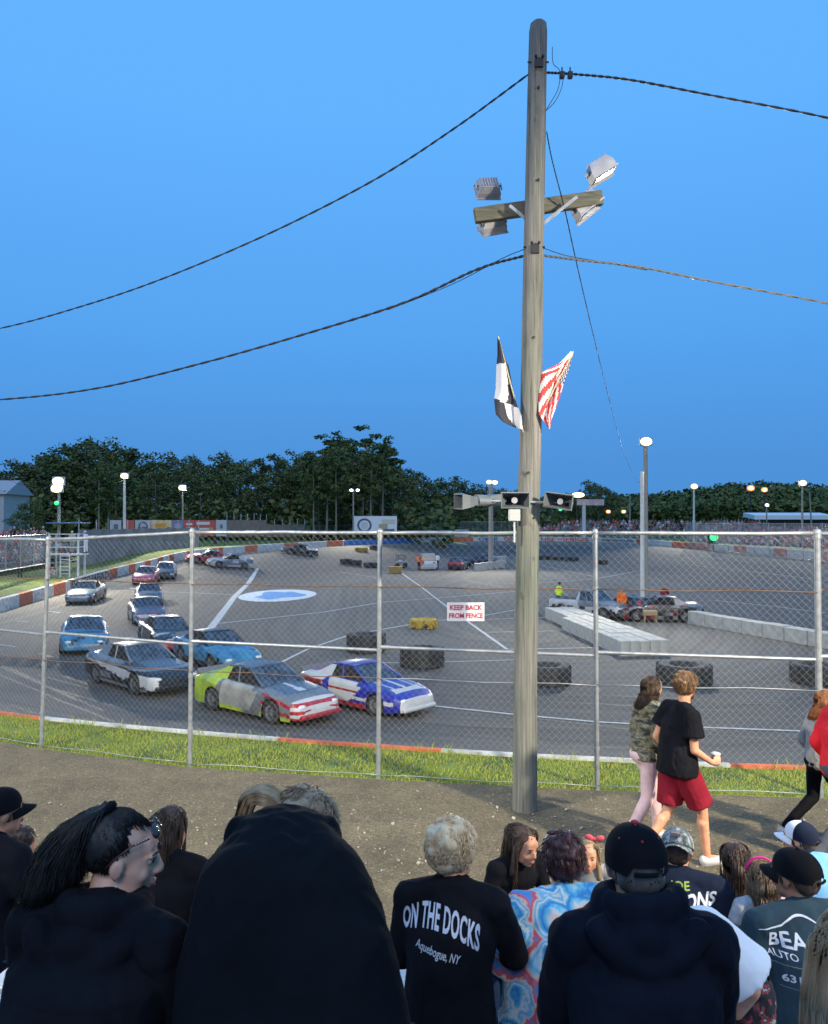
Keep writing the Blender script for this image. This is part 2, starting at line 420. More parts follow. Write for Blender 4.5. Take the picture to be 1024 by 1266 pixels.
for i, p in enumerate(WALL):
    a = WALL[i-1]; c = WALL[(i+1) % n]; t = (c-a); nrm = Vector((t.y, -t.x, 0)).normalized()
    if nrm.dot(p-CEN) < 0: nrm = -nrm
    q = p+nrm*(.32 if p.y > 24 else .13); h = .8
    if p.y < 18: h = .79
    b0 = Vector((p.x, p.y, p.z-.4)); 
    vs += [b0, (p.x, p.y, p.z+h-.03), (p.x+nrm.x*.03, p.y+nrm.y*.03, p.z+h), (q.x, q.y, p.z+h), (q.x, q.y, p.z-.4)]
for i in range(n):
    j = (i+1) % n; k = int(wcol(WALL[i]))
    for s in range(4): fs.append((i*5+s, j*5+s, j*5+s+1, i*5+s+1)); mis.append(k)
mb.add(vs, fs, mis); wobj = thing('track_wall', 'long low concrete wall in white and orange blocks round the whole track', 'wall')
mb.build('barrier', [white, orange, bluep], wobj)
black = mat('black_paint', (.015, .015, .018), .7)
redp = mat('red_paint', (.5, .03, .03), .7); bl2 = mat('blue_letter', (.02, .08, .35), .7)
def wall_pt(u, side=0):
    best = None
    for p in WALL:
        if p.y < 40: continue
        a, v = proj(p.x, p.y, p.z+.4)
        if best is None or abs(a-u) < best[0]: best = (abs(a-u), p)
    return best[1]
def wall_text(txt, u0, u1, m, hgt=.5, width=1.0, bold=.02):
    A = wall_pt(u0); B = wall_pt(u1); me = text_mesh(txt, hgt*1.35, bold)
    x0 = min(v.co.x for v in me.vertices); x1 = max(v.co.x for v in me.vertices)
    for v in me.vertices:
        t = (v.co.x-x0)/(x1-x0); u = u0+(u1-u0)*t
        p = A.lerp(B, t); q = wall_pt_xy(p, v.co.y)
        v.co = q
    return link_mesh('lettering', me, m, wobj)
def wall_pt_xy(p, up):
    best = min(range(len(WALL)), key=lambda i: (WALL[i].x-p.x)**2+(WALL[i].y-p.y)**2)
    w_ = WALL[best]; d = (Vector((CEN.x, CEN.y, 0))-Vector((w_.x, w_.y, 0))).normalized()
    return Vector((p.x, p.y, p.z+.4+up))+d*.09
wall_text('RIVERHEAD', 86, 134, black, .66)
wall_text('OE=R', 592, 617, bl2, .62); wall_text('OEE', 624, 638, redp, .62)
wall_text('I  HEE =IHBOS', 660, 728, redp, .6); wall_text('=V///=V=', 744, 784, black, .5)

# ------------------------------------------------------------------ painted lines on the asphalt
paint = mat('line_paint', (.5, .51, .5), .8, c2=(.25, .26, .26), scale=6, detail=8, lo=.4, hi=.75)
mbL = MB()
def line(pxs, width=.12, dz=.012, mbx=None, flat=True, step=1.0):
    P3 = [GT(*p) for p in pxs]; pts = []
    for a, b_ in zip(P3, P3[1:]):
        k = max(1, int((b_-a).length/step))
        for i in range(k): pts.append(a.lerp(b_, i/k))
    pts.append(P3[-1]); vs = []; zz = zin([p.x for p in pts], [p.y for p in pts])[0]
    for i, p in enumerate(pts):
        d = (pts[min(i+1, len(pts)-1)]-pts[max(0, i-1)]).normalized(); nrm = Vector((-d.y, d.x, 0))*width/2
        w_ = 1
        vs += [(p.x+nrm.x, p.y+nrm.y, zz[i]+dz), (p.x-nrm.x, p.y-nrm.y, zz[i]+dz)]
    (mbx or mbL).add(vs, [(2*i, 2*i+1, 2*i+3, 2*i+2) for i in range(len(pts)-1)], 0)
line([(318, 703), (290, 738), (256, 783)], .42)
line([(135, 730), (240, 733), (300, 736)], .14)
line([(270, 771), (400, 757), (470, 745), (560, 738), (640, 731)], .16)
line([(330, 832), (350, 818), (380, 803), (430, 786), (520, 770), (600, 761), (660, 750)], .14)
line([(494, 707), (520, 725), (555, 752), (627, 803)], .16)
line([(627, 803), (735, 801)], .12)
line([(440, 819), (500, 820), (640, 816)], .1)
line([(600, 782), (700, 780)], .1); line([(600, 766), (690, 763)], .1)
line([(300, 698), (420, 707), (470, 715), (640, 722)], .1)
line([(650, 722), (735, 716), (800, 703), (860, 699)], .14); line([(650, 695), (720, 710), (735, 713)], .12); line([(650, 716), (735, 716)], .1)
line([(857, 699), (940, 708), (1024, 718)], .12); line([(880, 742), (960, 750), (1040, 760)], .12)
line([(860, 768), (894, 777)], .14); line([(917, 782), (948, 789)], .14)
line([(60, 756), (75, 758)], .2); line([(20, 768), (34, 768.5)], .2); line([(160, 727), (172, 729)], .25)
line([(-40, 792), (20, 800)], .1)
# the groove line in front of the stands
line([(535, 873), (640, 884), (740, 893), (880, 900), (1040, 906)], .12, step=.5)
tag(mbL.build('lane_marking', paint), kind='structure')
mbS = MB(); rs = random.Random(12)
for k in range(46):
    x0 = rs.uniform(-60, 900); y0 = rs.uniform(775, 915); ln = rs.uniform(60, 330); sl = rs.uniform(.02, .16)*(1 if x0 < 600 else .6); cv = rs.uniform(-.05, .12)
    if x0 < 240: sl += .35*(240-x0)/300
    pl = [(x0+ln*t/5, min(925, y0+sl*ln*t/5-cv*ln*(t/5)**2*.3)) for t in range(6)]
    if min(p[1] for p in pl) > 772: line(pl, rs.uniform(.1, .22), .006, mbS)
for k in range(16):
    x0 = rs.uniform(250, 800); y0 = rs.uniform(695, 740); ln = rs.uniform(-90, 90); pl = [(x0+ln*t/5, y0+abs(ln)*rs.uniform(.05, .09)*t/5*3) for t in range(6)]; line(pl, .18, .006, mbS)
tag(mbS.build('tyre_mark', mat('rubber_mark', (.03, .03, .03), .7, c2=(.075, .073, .07), scale=1.2, detail=8)), kind='structure')
c = G(344, 736); mb = MB(); a_, b_ = 2.75, 1.0*4.9
mb.add([(c.x+a_*math.cos(t*math.pi/24), c.y+b_*math.sin(t*math.pi/24), FLAT+.016) for t in range(48)], [tuple(range(48))], 0)
mb.add([(c.x+a_*.6*math.cos(t*math.pi/12)*(1+.3*math.cos(3*t*math.pi/12)), c.y+b_*.6*math.sin(t*math.pi/12)*(1-.2*math.sin(5*t*math.pi/12)), FLAT+.022) for t in range(24)], [tuple(range(24))], 1)
tag(mb.build('painted_emblem_on_track', [mat('emblem_white', (.62, .64, .65), .8, c2=(.45, .5, .53), scale=3), mat('emblem_blue', (.05, .22, .5), .8, c2=(.1, .3, .55), scale=2)]), kind='structure')
# yellow painted patches at the gap in the far wall
mb = MB()
for (u, v, w1) in ((437, 674, 3.0), (563, 674, 2.0)):
    p = wall_pt(u); q = p+(CEN-p).normalized()*.8
    x, y = q.x, q.y; mb.quad([(x-w1, y-1.3, gz(x-w1, y-1.3)+.02), (x+w1, y-2.6, gz(x+w1, y-2.6)+.02), (x+w1*.5, y-.2, gz(x+w1*.5, y-.2)+.02), (x-w1, y+.6, gz(x-w1, y+.6)+.02)])
tag(mb.build('yellow_marking', mat('yellow_paint', (.7, .5, .04), .7)), kind='structure')
# ------------------------------------------------------------------ spectator fence
galv = mat('galvanised', (.42, .43, .44), .42, metal=.55, c2=(.3, .31, .33), scale=14, bump=.001)
wirem = mat('fence_wire', (.36, .36, .35), .5, metal=.4)
rust = mat('rusty_wire', (.11, .055, .03), .85, c2=(.2, .11, .06), scale=20)
fence = thing('chain_link_fence', 'galvanized chain link fence with tube rails between the gravel path and the race track', 'fence', (0, 10.1, 0))
tops = []
for i, (x, y) in enumerate(FPTS):
    lean = .09 if x < -5 and x > -6 else (.02 if x < 0 else -.015)
    t = Vector((x+lean, y, 2.98 if x < -4 else 3.1)); tops.append(t)
    mb = MB(); r = .038 if x > 4 else .03
    mb.cyl((x, y, -.1), t, r, r*.97, 12); mb.ell(t+Vector((0, 0, .01)), (r*1.35, r*1.35, .05), 10)
    mb.cyl(t-Vector((0, 0, .06)), t+Vector((0, 0, .02)), r*1.25, r*1.25, 12)
    for z in (.5, 1.2, 1.62, 2.43):
        q = Vector((x, y, 0)).lerp(t, z/t.z); mb.cyl(q-Vector((0, 0, .02)), q+Vector((0, 0, .02)), r*1.18, r*1.18, 12)
    mb.build('post', galv, fence, world=True)
def at_post(i, z): x, y = FPTS[i]; return Vector((x, y, 0)).lerp(tops[i], z/tops[i].z)
zt = lambda i: tops[i].z-.0
for i in range(len(FPTS)-1):
    A, B = at_post(i, zt(i)), at_post(i+1, zt(i+1)); mb = MB()
    k = 8; ptsx = [A.lerp(B, j/k)+Vector((0, 0, .012*noise.noise(Vector((i*3.1+j*.5, 2, 0))))) for j in range(k+1)]
    mb.tube(ptsx, .024, 8); q = A.lerp(B, .32); d = (B-A).normalized(); mb.cyl(q-d*.07, q+d*.07, .029, .029, 8)
    mb.build('top_rail', galv, fence, world=True)
    mb = MB(); A, B = at_post(i, 1.66), at_post(i+1, 1.62); mb.cyl(A, B, .021, .021, 8); q = A.lerp(B, .6); mb.cyl(q-d*.06, q+d*.06, .026, .026, 8); q = A.lerp(B, .03); mb.cyl(q-d*.06, q+d*.06, .027, .027, 8)
    mb.build('middle_rail', galv, fence, world=True)
    for z_, m_, r_ in ((2.42, rust, .007), (1.27, rust if i < 6 else galv, .006), (.06, galv, .005)):
        A, B = at_post(i, z_), at_post(i+1, z_); mb = MB()
        mb.tube([A.lerp(B, j/6)+Vector((0, -.03, .01*math.sin(j*1.7+i))) for j in range(7)], r_, 5); mb.build('tension_wire', m_, fence, world=True)
    # woven wire: two sets of slanting wires, kinked where they hook
    A, B = at_post(i, .02), at_post(i+1, .02); L = (B-A).length; H = zt(i)-.02; pit = .088; mb = MB(); u = (B-A)/L
    up = Vector((0, 0, 1)); nrm = u.cross(up)*.004
    bulge = lambda s, h: .018*noise.noise(Vector((s*.8+i*9, h*.9, 4)))
    k = -H*1.0
    def pt(s, h, sg): return A+u*s+up*h+nrm*sg+u.cross(up)*bulge(s, h)
    for sg, rr in ((1, .00105), (-1, .00105)):
        s0 = -H if sg > 0 else 0; s1 = L if sg > 0 else L+H; s = math.ceil(s0/pit)*pit
        while s < s1:
            lo = max(0, -s) if sg > 0 else max(0, s-L); hi = min(H, L-s) if sg > 0 else min(H, s)
            if hi-lo > .02:
                nseg = max(1, int((hi-lo)/.6)); pl = [pt(s+sg*(lo+(hi-lo)*j/nseg), lo+(hi-lo)*j/nseg, sg) for j in range(nseg+1)]
                mb.tube(pl, rr, 3, smooth=False)
            s += pit
    mb.build('wire_mesh', wirem, fence, world=True)
# sign on the fence
sg = thing('fence_sign', 'small white warning sign with dark red lettering wired to the chain link fence', 'sign', P(576, 768, 10.0))
mb = MB(); mb.box((0, 0, .115), (.46, .012, .23), 0, bev=.003)
for x in (-.2, .2):
    for z in (.02, .21): mb.cyl((x, -.008, z), (x, .02, z), .006, n=6)
mb.build('panel', mat('sign_white', (.72, .7, .74), .4, c2=(.6, .58, .62), scale=6), sg)
red_l = mat('sign_red', (.4, .02, .05), .5)
Mx = Matrix.Translation((0, -.0085, .165)) @ Matrix.Rotation(math.pi/2, 4, 'X')
text_flat('lettering', 'KEEP BACK', .085, red_l, sg, Mx, bold=.03, width=.93)
text_flat('lettering', 'FROM FENCE', .085, red_l, sg, Matrix.Translation((0, -.0085, .065)) @ Matrix.Rotation(math.pi/2, 4, 'X'), bold=.03, width=.84)

# ------------------------------------------------------------------ grass blades and weeds, pebbles
mb = MB(); r2 = random.Random(3)
def blade(x, y, z, h, w_, mi):
    a = r2.uniform(0, 6.28); l = r2.uniform(0, .6)*h; dx, dy = math.cos(a), math.sin(a)
    mb.add([(x-dy*w_, y+dx*w_, z), (x+dy*w_, y-dx*w_, z), (x+dx*l*.4, y+dy*l*.4, z+h*.6), (x+dx*l, y+dy*l, z+h)], [(0, 1, 2), (2, 1, 3)], mi)
wl = sorted([(p.x, p.y) for p in WALL if p.y < 24 and p.x < 14 and p.x > -20]); wx = [q[0] for q in wl]; wy = [q[1]+0 for q in wl]
for k in range(42000):
    x = r2.uniform(-12, 9.5); y1 = float(np.interp(x, wx, wy))-.14; y0 = float(fence_y(x))-.12
    t = r2.random(); y = y0+(y1-y0)*t
    if noise.noise(Vector((x*1.5, y*1.5, 1))) < -.35 and r2.random() < .6: continue
    h = r2.uniform(.025, .055)*(1+.6*noise.noise(Vector((x*2, y*2, 0))))
    blade(x, y, 0, h, r2.uniform(.004, .009), r2.choice((0, 0, 0, 1, 1, 2)))
for k in range(700):
    x = r2.uniform(-12, 9.5); y1 = float(np.interp(x, wx, wy))-.17
    if noise.noise(Vector((x*1.1, 7, 1))) < -.05: continue
    blade(x, y1-r2.uniform(0, .12), 0, r2.uniform(.06, .2), .004, r2.choice((0, 1, 2)))
tag(mb.build('grass', [mat('blade_green', (.21, .28, .02), .8), mat('blade_lime', (.33, .38, .03), .8), mat('blade_straw', (.38, .34, .10), .9)]), 'strip of bright green grass between the chain link fence and the painted wall', 'grass', kind='stuff')
mb = MB()
for k in range(2600):
    x = r2.uniform(-9, 9); y = r2.uniform(4.6, 8.0)+r2.random()*2.2
    if y > fe(x)-.2: continue
    s_ = r2.uniform(.004, .010)*(1 if r2.random() < .93 else 1.9)
    mb.box((x, y, .03+s_*.4), (s_*2, s_*1.5, s_), r2.choice((0, 0, 1, 1, 2)), rot=(r2.uniform(-.5, .5), r2.uniform(-.5, .5), r2.uniform(0, 3)))
tag(mb.build('loose_stones', [mat('stone_a', (.2, .19, .17), .9), mat('stone_b', (.3, .28, .24), .9), mat('stone_c', (.42, .39, .33), .9)]), 'loose pale stones scattered over the gravel path', 'stones', kind='stuff')

# ------------------------------------------------------------------ wooden pole
wood = mat('weathered_wood', (.2, .17, .14), .9); nt, b = nodes(wood)
tc = nt.nodes.new('ShaderNodeTexCoord'); mp = nt.nodes.new('ShaderNodeMapping'); mp.inputs['Scale'].default_value = (14, 14, .45); nt.links.new(tc.outputs['Object'], mp.inputs[0])
n1 = N(nt, 'ShaderNodeTexNoise', Scale=2.2, Detail=9, Roughness=.7); nt.links.new(mp.outputs[0], n1.inputs['Vector'])
n2 = N(nt, 'ShaderNodeTexNoise', Scale=.55, Detail=4); nt.links.new(tc.outputs['Object'], n2.inputs['Vector'])
n3 = N(nt, 'ShaderNodeTexNoise', Scale=7, Detail=3); mp3 = nt.nodes.new('ShaderNodeMapping'); mp3.inputs['Scale'].default_value = (1, 1, .5); nt.links.new(tc.outputs['Object'], mp3.inputs[0]); nt.links.new(mp3.outputs[0], n3.inputs['Vector'])
rA = ramp(nt, n1.outputs['Fac'], [(.30, (.045, .04, .036)), (.40, (.125, .122, .12)), (.55, (.20, .192, .185)), (.75, (.33, .315, .30))])
rB = ramp(nt, n2.outputs['Fac'], [(.35, (.75, .85, .72)), (.65, (1.1, 1.02, .98))])
rC = ramp(nt, n3.outputs['Fac'], [(.27, (.3, .28, .26)), (.36, (1, 1, 1)), (1, (1, 1, 1))])
c = mixc(nt, rA.outputs[0], rB.outputs[0], 1.0, 'MULTIPLY'); c = mixc(nt, c, rC.outputs[0], .8, 'MULTIPLY'); nt.links.new(c, b.inputs['Base Color'])
bp = N(nt, 'ShaderNodeBump', Strength=.8, Distance=.01); nt.links.new(n1.outputs['Fac'], bp.inputs['Height']); nt.links.new(bp.outputs[0], b.inputs['Normal'])
base = P(649, 1003, 9.1); base.z = 0; YP = 9.1
pole = thing('utility_pole', 'tall weathered wooden pole with flood lamps on a slanted crossarm in front of the fence', 'pole', base)
key = [(1003, 649, 31), (850, 649.5, 29), (650, 653, 28), (500, 657, 26.5), (320, 659.5, 25), (160, 663, 24), (40, 665.5, 22.5), (30, 665.8, 20), (27, 666, 14)]
cen = []; rad = []
for py, px, wd in key: q = P(px, py, YP); cen.append(q); rad.append(wd/2*YP/1000)
cen[0].z = -.05
pc = []; pr = []
for i in range(len(cen)-1):
    k = 10 if i < 6 else 1
    for j in range(k): pc.append(cen[i].lerp(cen[i+1], j/k)); pr.append(rad[i]+(rad[i+1]-rad[i])*j/k)
pc.append(cen[-1]); pr.append(rad[-1]); mb = MB(); nn = 28
for i, p in enumerate(pc):
    for k in range(nn):
        a = 2*math.pi*k/nn; rr = pr[i]*(1+.025*noise.noise(Vector((math.cos(a)*2, math.sin(a)*2, p.z*.5)))+.012*noise.noise(Vector((math.cos(a)*9, math.sin(a)*9, p.z*.6))))
        mb.v.append(tuple(p+Vector((rr*math.cos(a), rr*math.sin(a), 0))))
L = len(pc)
mb2 = MB(); mb2.add(mb.v, [(i*nn+k, i*nn+(k+1) % nn, (i+1)*nn+(k+1) % nn, (i+1)*nn+k) for i in range(L-1) for k in range(nn)]+[tuple(range((L-1)*nn, L*nn))], 0, True)
mb2.build('shaft', wood, pole, world=True)
def pole_c(py):
    for (a, b_), (c_, d_) in zip(zip(key, key[1:]), zip(cen, cen[1:])):
        if b_[0] <= py <= a[0]: return c_.lerp(d_, (a[0]-py)/(a[0]-b_[0]))
dkm = mat('dark_iron', (.04, .04, .045), .6, metal=.6); blackw = mat('cable_black', (.012, .013, .018), .5)
greenwood = mat('green_timber', (.085, .085, .062), .9, c2=(.16, .145, .11), scale=5, bump=.004, stretch=(1, 6, 6))
# crossarm in front of the pole
ca = P(590, 251, YP-.17); cb = P(754, 228, YP-.05); mb = MB(); d = (cb-ca); q = Matrix([d.normalized(), Vector((0, 1, 0)).cross(Vector((0, 0, 1))) if 0 else d.normalized().cross(Vector((0, 0, 1))).normalized()*-1, d.normalized().cross(d.normalized().cross(Vector((0, 0, 1))).normalized()*-1)]).transposed()
mb.box((ca+cb)/2+Vector((0, .38, 0)), (d.length, .09, .165), rot=q, bev=.006)
arm_off = Vector((0, .34, 0)); mb.build('crossarm', greenwood, pole, world=True)
for (u, v, u2, v2) in ((630, 254, 652, 272), (714, 243, 671, 277)):
    mb = MB(); mb.box((P(u, v, YP+.06)+P(u2, v2, YP+.06))/2, ((P(u, v, YP)-P(u2, v2, YP)).length, .012, .035), rot=(P(u, v, YP)-P(u2, v2, YP)).to_track_quat('X', 'Z').to_matrix()); mb.build('brace', galv, pole, world=True)
# flood lamps seen from behind
fl_body = mat('lamp_housing', (.42, .41, .45), .5, metal=.3, c2=(.34, .33, .37), scale=9); fl_glass = mat('lamp_glass_off', (.3, .33, .36), .15)
lit = mat('lamp_glass_lit', (1, 1, 1), .5, emit=(1, .93, .78), estr=30)
def flood(parent, loc, rot, sc=1, lampm=fl_glass):
    mb = MB(); Mt = Matrix.LocRotScale(Vector(loc), rot.to_quaternion() if isinstance(rot, Matrix) else Euler(rot), Vector((sc,)*3))
    bx = [(-.17, -.13), (.17, -.13), (.17, .13), (-.17, .13)]; bk = [(-.13, -.1), (.13, -.1), (.13, .1), (-.13, .1)]
    vs = [(x, .09, z) for x, z in bx]+[(x, .0, z) for x, z in bx]+[(x, -.1, z) for x, z in bk]
    mb.add(vs, [(0, 3, 2, 1), (8, 9, 10, 11)]+[(i, (i+1) % 4, 4+(i+1) % 4, 4+i) for i in range(4)]+[(4+i, 4+(i+1) % 4, 8+(i+1) % 4, 8+i) for i in range(4)], 0, M=Mt)
    for k in range(7): mb.box((-.12+k*.04, -.105, 0), (.008, .03, .17), M=Mt)
    mb.box((0, .1, .15), (.36, .06, .02), M=Mt); mb.box((0, .095, 0), (.37, .02, .29), 0, M=Mt)
    for sx in (-1, 1): mb.box((sx*.19, -.02, 0), (.012, .035, .12), 0, M=Mt)
    mb.box((0, -.03, -.0), (.39, .04, .012), M=Mt)
    b_ = mb.build('floodlight', [fl_body], parent, world=True)
    g = MB(); g.quad([(-.15, .112, -.11), (.15, .112, -.11), (.15, .112, .11), (-.15, .112, .11)], 0, M=Mt)
    o = g.build('lamp_glass', lampm, None, world=False)
    o.parent = b_; Mi = parent_matrix(b_).inverted(); o.data.transform(Mi); return b_
A0 = arm_off*0
flood(pole, P(604, 232, YP+.42), (R(-28), R(-4), R(10)), .8); flood(pole, P(609, 277, YP+.4), (R(-50), R(-12), R(8)), .85)
def axes(lx, ny):
    lx = Vector(lx).normalized(); ny = Vector(ny); ny = (ny-lx*ny.dot(lx)).normalized(); return Matrix([ny.cross(lx).normalized()*-1 if 0 else lx.cross(ny).cross(ny).cross(ny) if 0 else lx, ny, lx.cross(ny)]).transposed()
flood(pole, P(742, 209, YP+.34), axes((.85, 0, .53), (.53, 0, -.85)), .88); flood(pole, P(724, 253, YP+.42), axes((.78, 0, .62), (.62, 0, -.78)), .95)
# iron brackets on the pole
for py in (85, 312):
    mb = MB(); q = pole_c(py); mb.box(q+Vector((0, -.125, 0)), (.09, .03, .10)); mb.cyl(q+Vector((-.12, -.06, .04)), q+Vector((.12, -.06, .04)), .01)
    for s_ in (-1, 1): mb.ell(q+Vector((s_*.04, -.15, .06)), .018, 8)
    mb.build('cable_clamp', dkm, pole, world=True)
# bolts and nail scars
mb = MB()
for py, dx in ((115, 0), (228, .02), (420, 0), (585, -.03), (640, .05)):
    q = pole_c(py); mb.cyl(q+Vector((dx, -.135, 0)), q+Vector((dx, -.09, 0)), .014, n=8)
mb.build('bolt', dkm, pole, world=True)
# ------------------------------------------------------------------ cables
def cable(name, label, pts, r, m=blackw, n=40, twist=True, group=None):
    pts = [Vector(p) for p in pts]; out = []
    # smooth through given points
    P_ = [pts[0]*2-pts[1]]+pts+[pts[-1]*2-pts[-2]]
    for i in range(1, len(P_)-2):
        p0, p1, p2, p3 = P_[i-1:i+3]; k = max(4, n//(len(pts)-1))
        for j in range(k):
            t = j/k; out.append(.5*((2*p1)+(p2-p0)*t+(2*p0-5*p1+4*p2-p3)*t*t+(3*p1-p0-3*p2+p3)*t**3))
    out.append(pts[-1]); mb = MB()
    if twist:
        for ph in (0, math.pi):
            mb.tube([p+Vector((0, math.cos(i*1.1+ph), math.sin(i*1.1+ph)))*r*.9 for i, p in enumerate(out)], r, 5)
    else: mb.tube(out, r, 5)
    return tag(mb.build(name, m), label, 'cable', group)
q1 = pole_c(92); q2 = pole_c(316)
cable('overhead_cable', 'upper black overhead cable sagging from the pole top to the left', [q1+Vector((-.1, 0, .0)), P(560, 160, 9.6), P(460, 224, 10), P(330, 290, 11), P(200, 345, 12), P(100, 379, 13), P(0, 406, 14), P(-140, 432, 15.5)], .008, n=160)
cable('overhead_cable', 'lower black overhead cable sagging from the wooden pole to the left', [q2+Vector((-.1, 0, 0)), P(590, 333, 9.4), P(500, 374, 10), P(380, 412, 11), P(250, 449, 12), P(120, 480, 13.2), P(0, 494, 14), P(-140, 500, 15.5)], .01, n=160)
cable('overhead_cable', 'thin black cable running from the pole top to the right edge', [q1+Vector((.1, 0, .02)), P(712, 92, 9.2), P(780, 99, 9.4), P(880, 118, 9.8), P(1024, 146, 10.2), P(1200, 190, 11)], .009, n=110)
cable('overhead_cable', 'pale lit cable leaving the pole below the crossarm to the right', [q2+Vector((.1, 0, 0)), P(720, 322, 9.2), P(790, 330, 9.4), P(880, 348, 9.8), P(1024, 375, 10.3), P(1200, 412, 11)], .009, mat('cable_grey', (.1, .1, .1), .5), n=110)
cable('overhead_cable', 'slack secondary wire above the lower left cable near the pole', [q2+Vector((-.1, -.05, .06)), P(620, 320, 9.3), P(560, 351, 9.7), P(480, 383, 10.1)], .005, n=60, twist=False)
cable('overhead_cable', 'slack secondary wire above the pale cable right of the pole', [q2+Vector((.1, -.05, .07)), P(700, 316, 9.2), P(745, 324, 9.4), P(800, 334, 9.5)], .005, n=60, twist=False)
cable('drop_wire', 'thin black wire dropping from the wooden pole to the infield lamp pole', [P(676, 163, 9.05), P(681, 190, 9.05), P(687, 215, 9.1), P(699, 262, 9.4), P(714, 330, 10.6), P(735, 420, 14), P(755, 500, 21), P(770, 555, 30), P(786, 592, 44), P(797, 600, 44.9)], .006, n=140)
cable('loose_wire', 'short loose black wire curling beside the top of the wooden pole', [P(683, 58, 9.05), P(684, 78, 9.0), P(692, 88, 9.0), P(690, 110, 9.0), P(676, 135, 9.05)], .004, n=50, twist=False)
cable('guy_wire', 'thin dark wire looping from the cable connector to the pole', [P(697, 94, 9.0), P(694, 110, 9.0), P(686, 126, 9.0), P(675, 137, 9.05)], .004, n=40, twist=False)
for u in (695, 705):
    mb = MB(); p = P(u, 93, 9.05); mb.box(p, (.055, .06, .07), bev=.006); mb.cyl(p+Vector((0, 0, .02)), p+Vector((0, 0, .09)), .008, n=6)
    tag(mb.build('cable_connector', dkm), ('nearer' if u < 700 else 'farther')+' of two small dark connector blocks on the cable by the pole top', 'connector', 'connector blocks by the pole top')
# ------------------------------------------------------------------ horn speakers and flags
hornm = mat('horn_grey', (.14, .16, .18), .55, c2=(.11, .125, .14), scale=6); horni = mat('horn_inside', (.09, .1, .11), .6)
bar = MB(); bar.cyl(P(590, 619, 8.95), P(705, 622, 8.95), .014, n=8); tag(bar.build('speaker_bar', galv), 'thin steel bar across the pole carrying the horn speakers', 'bar')
def horn(label, loc, rot, w_=.34, h_=.19):
    w_ *= .92; h_ *= .92
    t = thing('horn_speaker', label, 'speaker', loc, rot=rot, group='horn speakers on the wooden pole'); mb = MB()
    pr = [(.03, .06, .055), (.0, .12, .085), (-.1, .26, .13), (-.2, w_, h_)]
    vs = []
    for y, a, c_ in pr: vs += [(-a/2, y, -c_/2), (a/2, y, -c_/2), (a/2, y, c_/2), (-a/2, y, c_/2)]
    fs = [(i*4+k, i*4+(k+1) % 4, (i+1)*4+(k+1) % 4, (i+1)*4+k) for i in range(3) for k in range(4)]
    mb.add(vs, fs); e = .012; vs2 = []
    for y, a, c_ in pr: vs2 += [(-a/2+e, y-.003, -c_/2+e), (a/2-e, y-.003, -c_/2+e), (a/2-e, y-.003, c_/2-e), (-a/2+e, y-.003, c_/2-e)]
    mb.add(vs2, [tuple(reversed(f)) for f in fs], 1); mb.add(vs2[:4], [(0, 1, 2, 3)], 1)
    n0 = len(vs)-4
    for k in range(4): a, b_ = vs[n0+k], vs[n0+(k+1) % 4]; c_, d_ = vs2[n0+(k+1) % 4], vs2[n0+k]; mb.add([a, b_, c_, d_], [(0, 1, 2, 3)], 0)
    mb.build('horn', [hornm, horni], t)
    m2 = MB(); m2.cyl((0, .03, 0), (0, .17, 0), .055, .06, 14); m2.cyl((0, .17, 0), (0, .19, 0), .045, .03, 14); m2.build('driver', hornm, t)
    m3 = MB(); m3.cyl((0, -.13, 0), (0, -.05, 0), .034, .022, 12); m3.build('phase_plug', fl_body, t); return t
horn('right horn speaker tilted away beside the lit cluster right of the pole', P(697, 621, 8.95), (R(-3), R(8), R(-28)), .36)
horn('middle horn speaker facing the stands in front of the wooden pole', P(634, 619, 8.8), (0, 0, R(2)))
horn('left horn speaker turned sideways at the end of the steel bar', P(588, 620, 8.95), (0, R(2), R(-75)), .34)
horn('small rear horn speaker behind the left one on the steel bar', P(604, 618, 9.1), (0, 0, R(120)), .2, .15)
mb = MB(); p = P(636, 637, 8.95); mb.box(p, (.125, .07, .13), bev=.006); mb.cyl(p-Vector((0, 0, .3)), p, .012, n=8)
tag(mb.build('junction_box', mat('box_grey', (.45, .47, .5), .5)), 'small pale grey electrical box on the pole under the middle horn', 'electrical box')
# flags: cloth hanging from short sticks fixed to the pole
stick = mat('flag_stick', (.5, .42, .3), .6)
def cloth(rows, nu, nv, folds, depth, Yc, sub=None):
    """rows: list of (left px, right px, py)"""
    vs = []
    for j in range(nv+1):
        t = j/nv*(len(rows)-1); i = min(int(t), len(rows)-2); f = t-i
        l = [rows[i][k]*(1-f)+rows[i+1][k]*f for k in range(4)]
        for k in range(nu+1):
            s_ = k/nu; x = l[0]+(l[2]-l[0])*s_; y = l[1]+(l[3]-l[1])*s_
            vs.append(P(x, y, Yc+depth*math.sin(s_*folds*math.pi+j*.12)*min(1, j/nv*2+.2)))
    return vs, [(j*(nu+1)+k, j*(nu+1)+k+1, (j+1)*(nu+1)+k+1, (j+1)*(nu+1)+k) for j in range(nv) for k in range(nu)]
fl = thing('checkered_flag', 'black and white checkered flag hanging furled left of the wooden pole', 'flag', P(645, 530, 9.0))
rows = [(615, 416, 618, 420), (615, 440, 625, 444), (614, 450, 629, 452), (613, 480, 636, 490), (611, 495, 640, 502), (613, 512, 645, 514), (622, 522, 646, 527), (632, 527, 646, 531)]
vs, fs = cloth(rows, 16, 42, 2.2, .05, 8.98)
def chk(j, k):
    u = k/16; v = j/42; u2 = u
    b1 = v > .27-.05*u; b2 = v > .54+.04*u; edge = .78-.9*max(0, v-.27) if v < .54 else .45
    if not b1: return 0
    if not b2: return 1 if u < edge else 0
    return 0 if u < .42+.1*(v-.6) else (1 if u < .97 else 0)
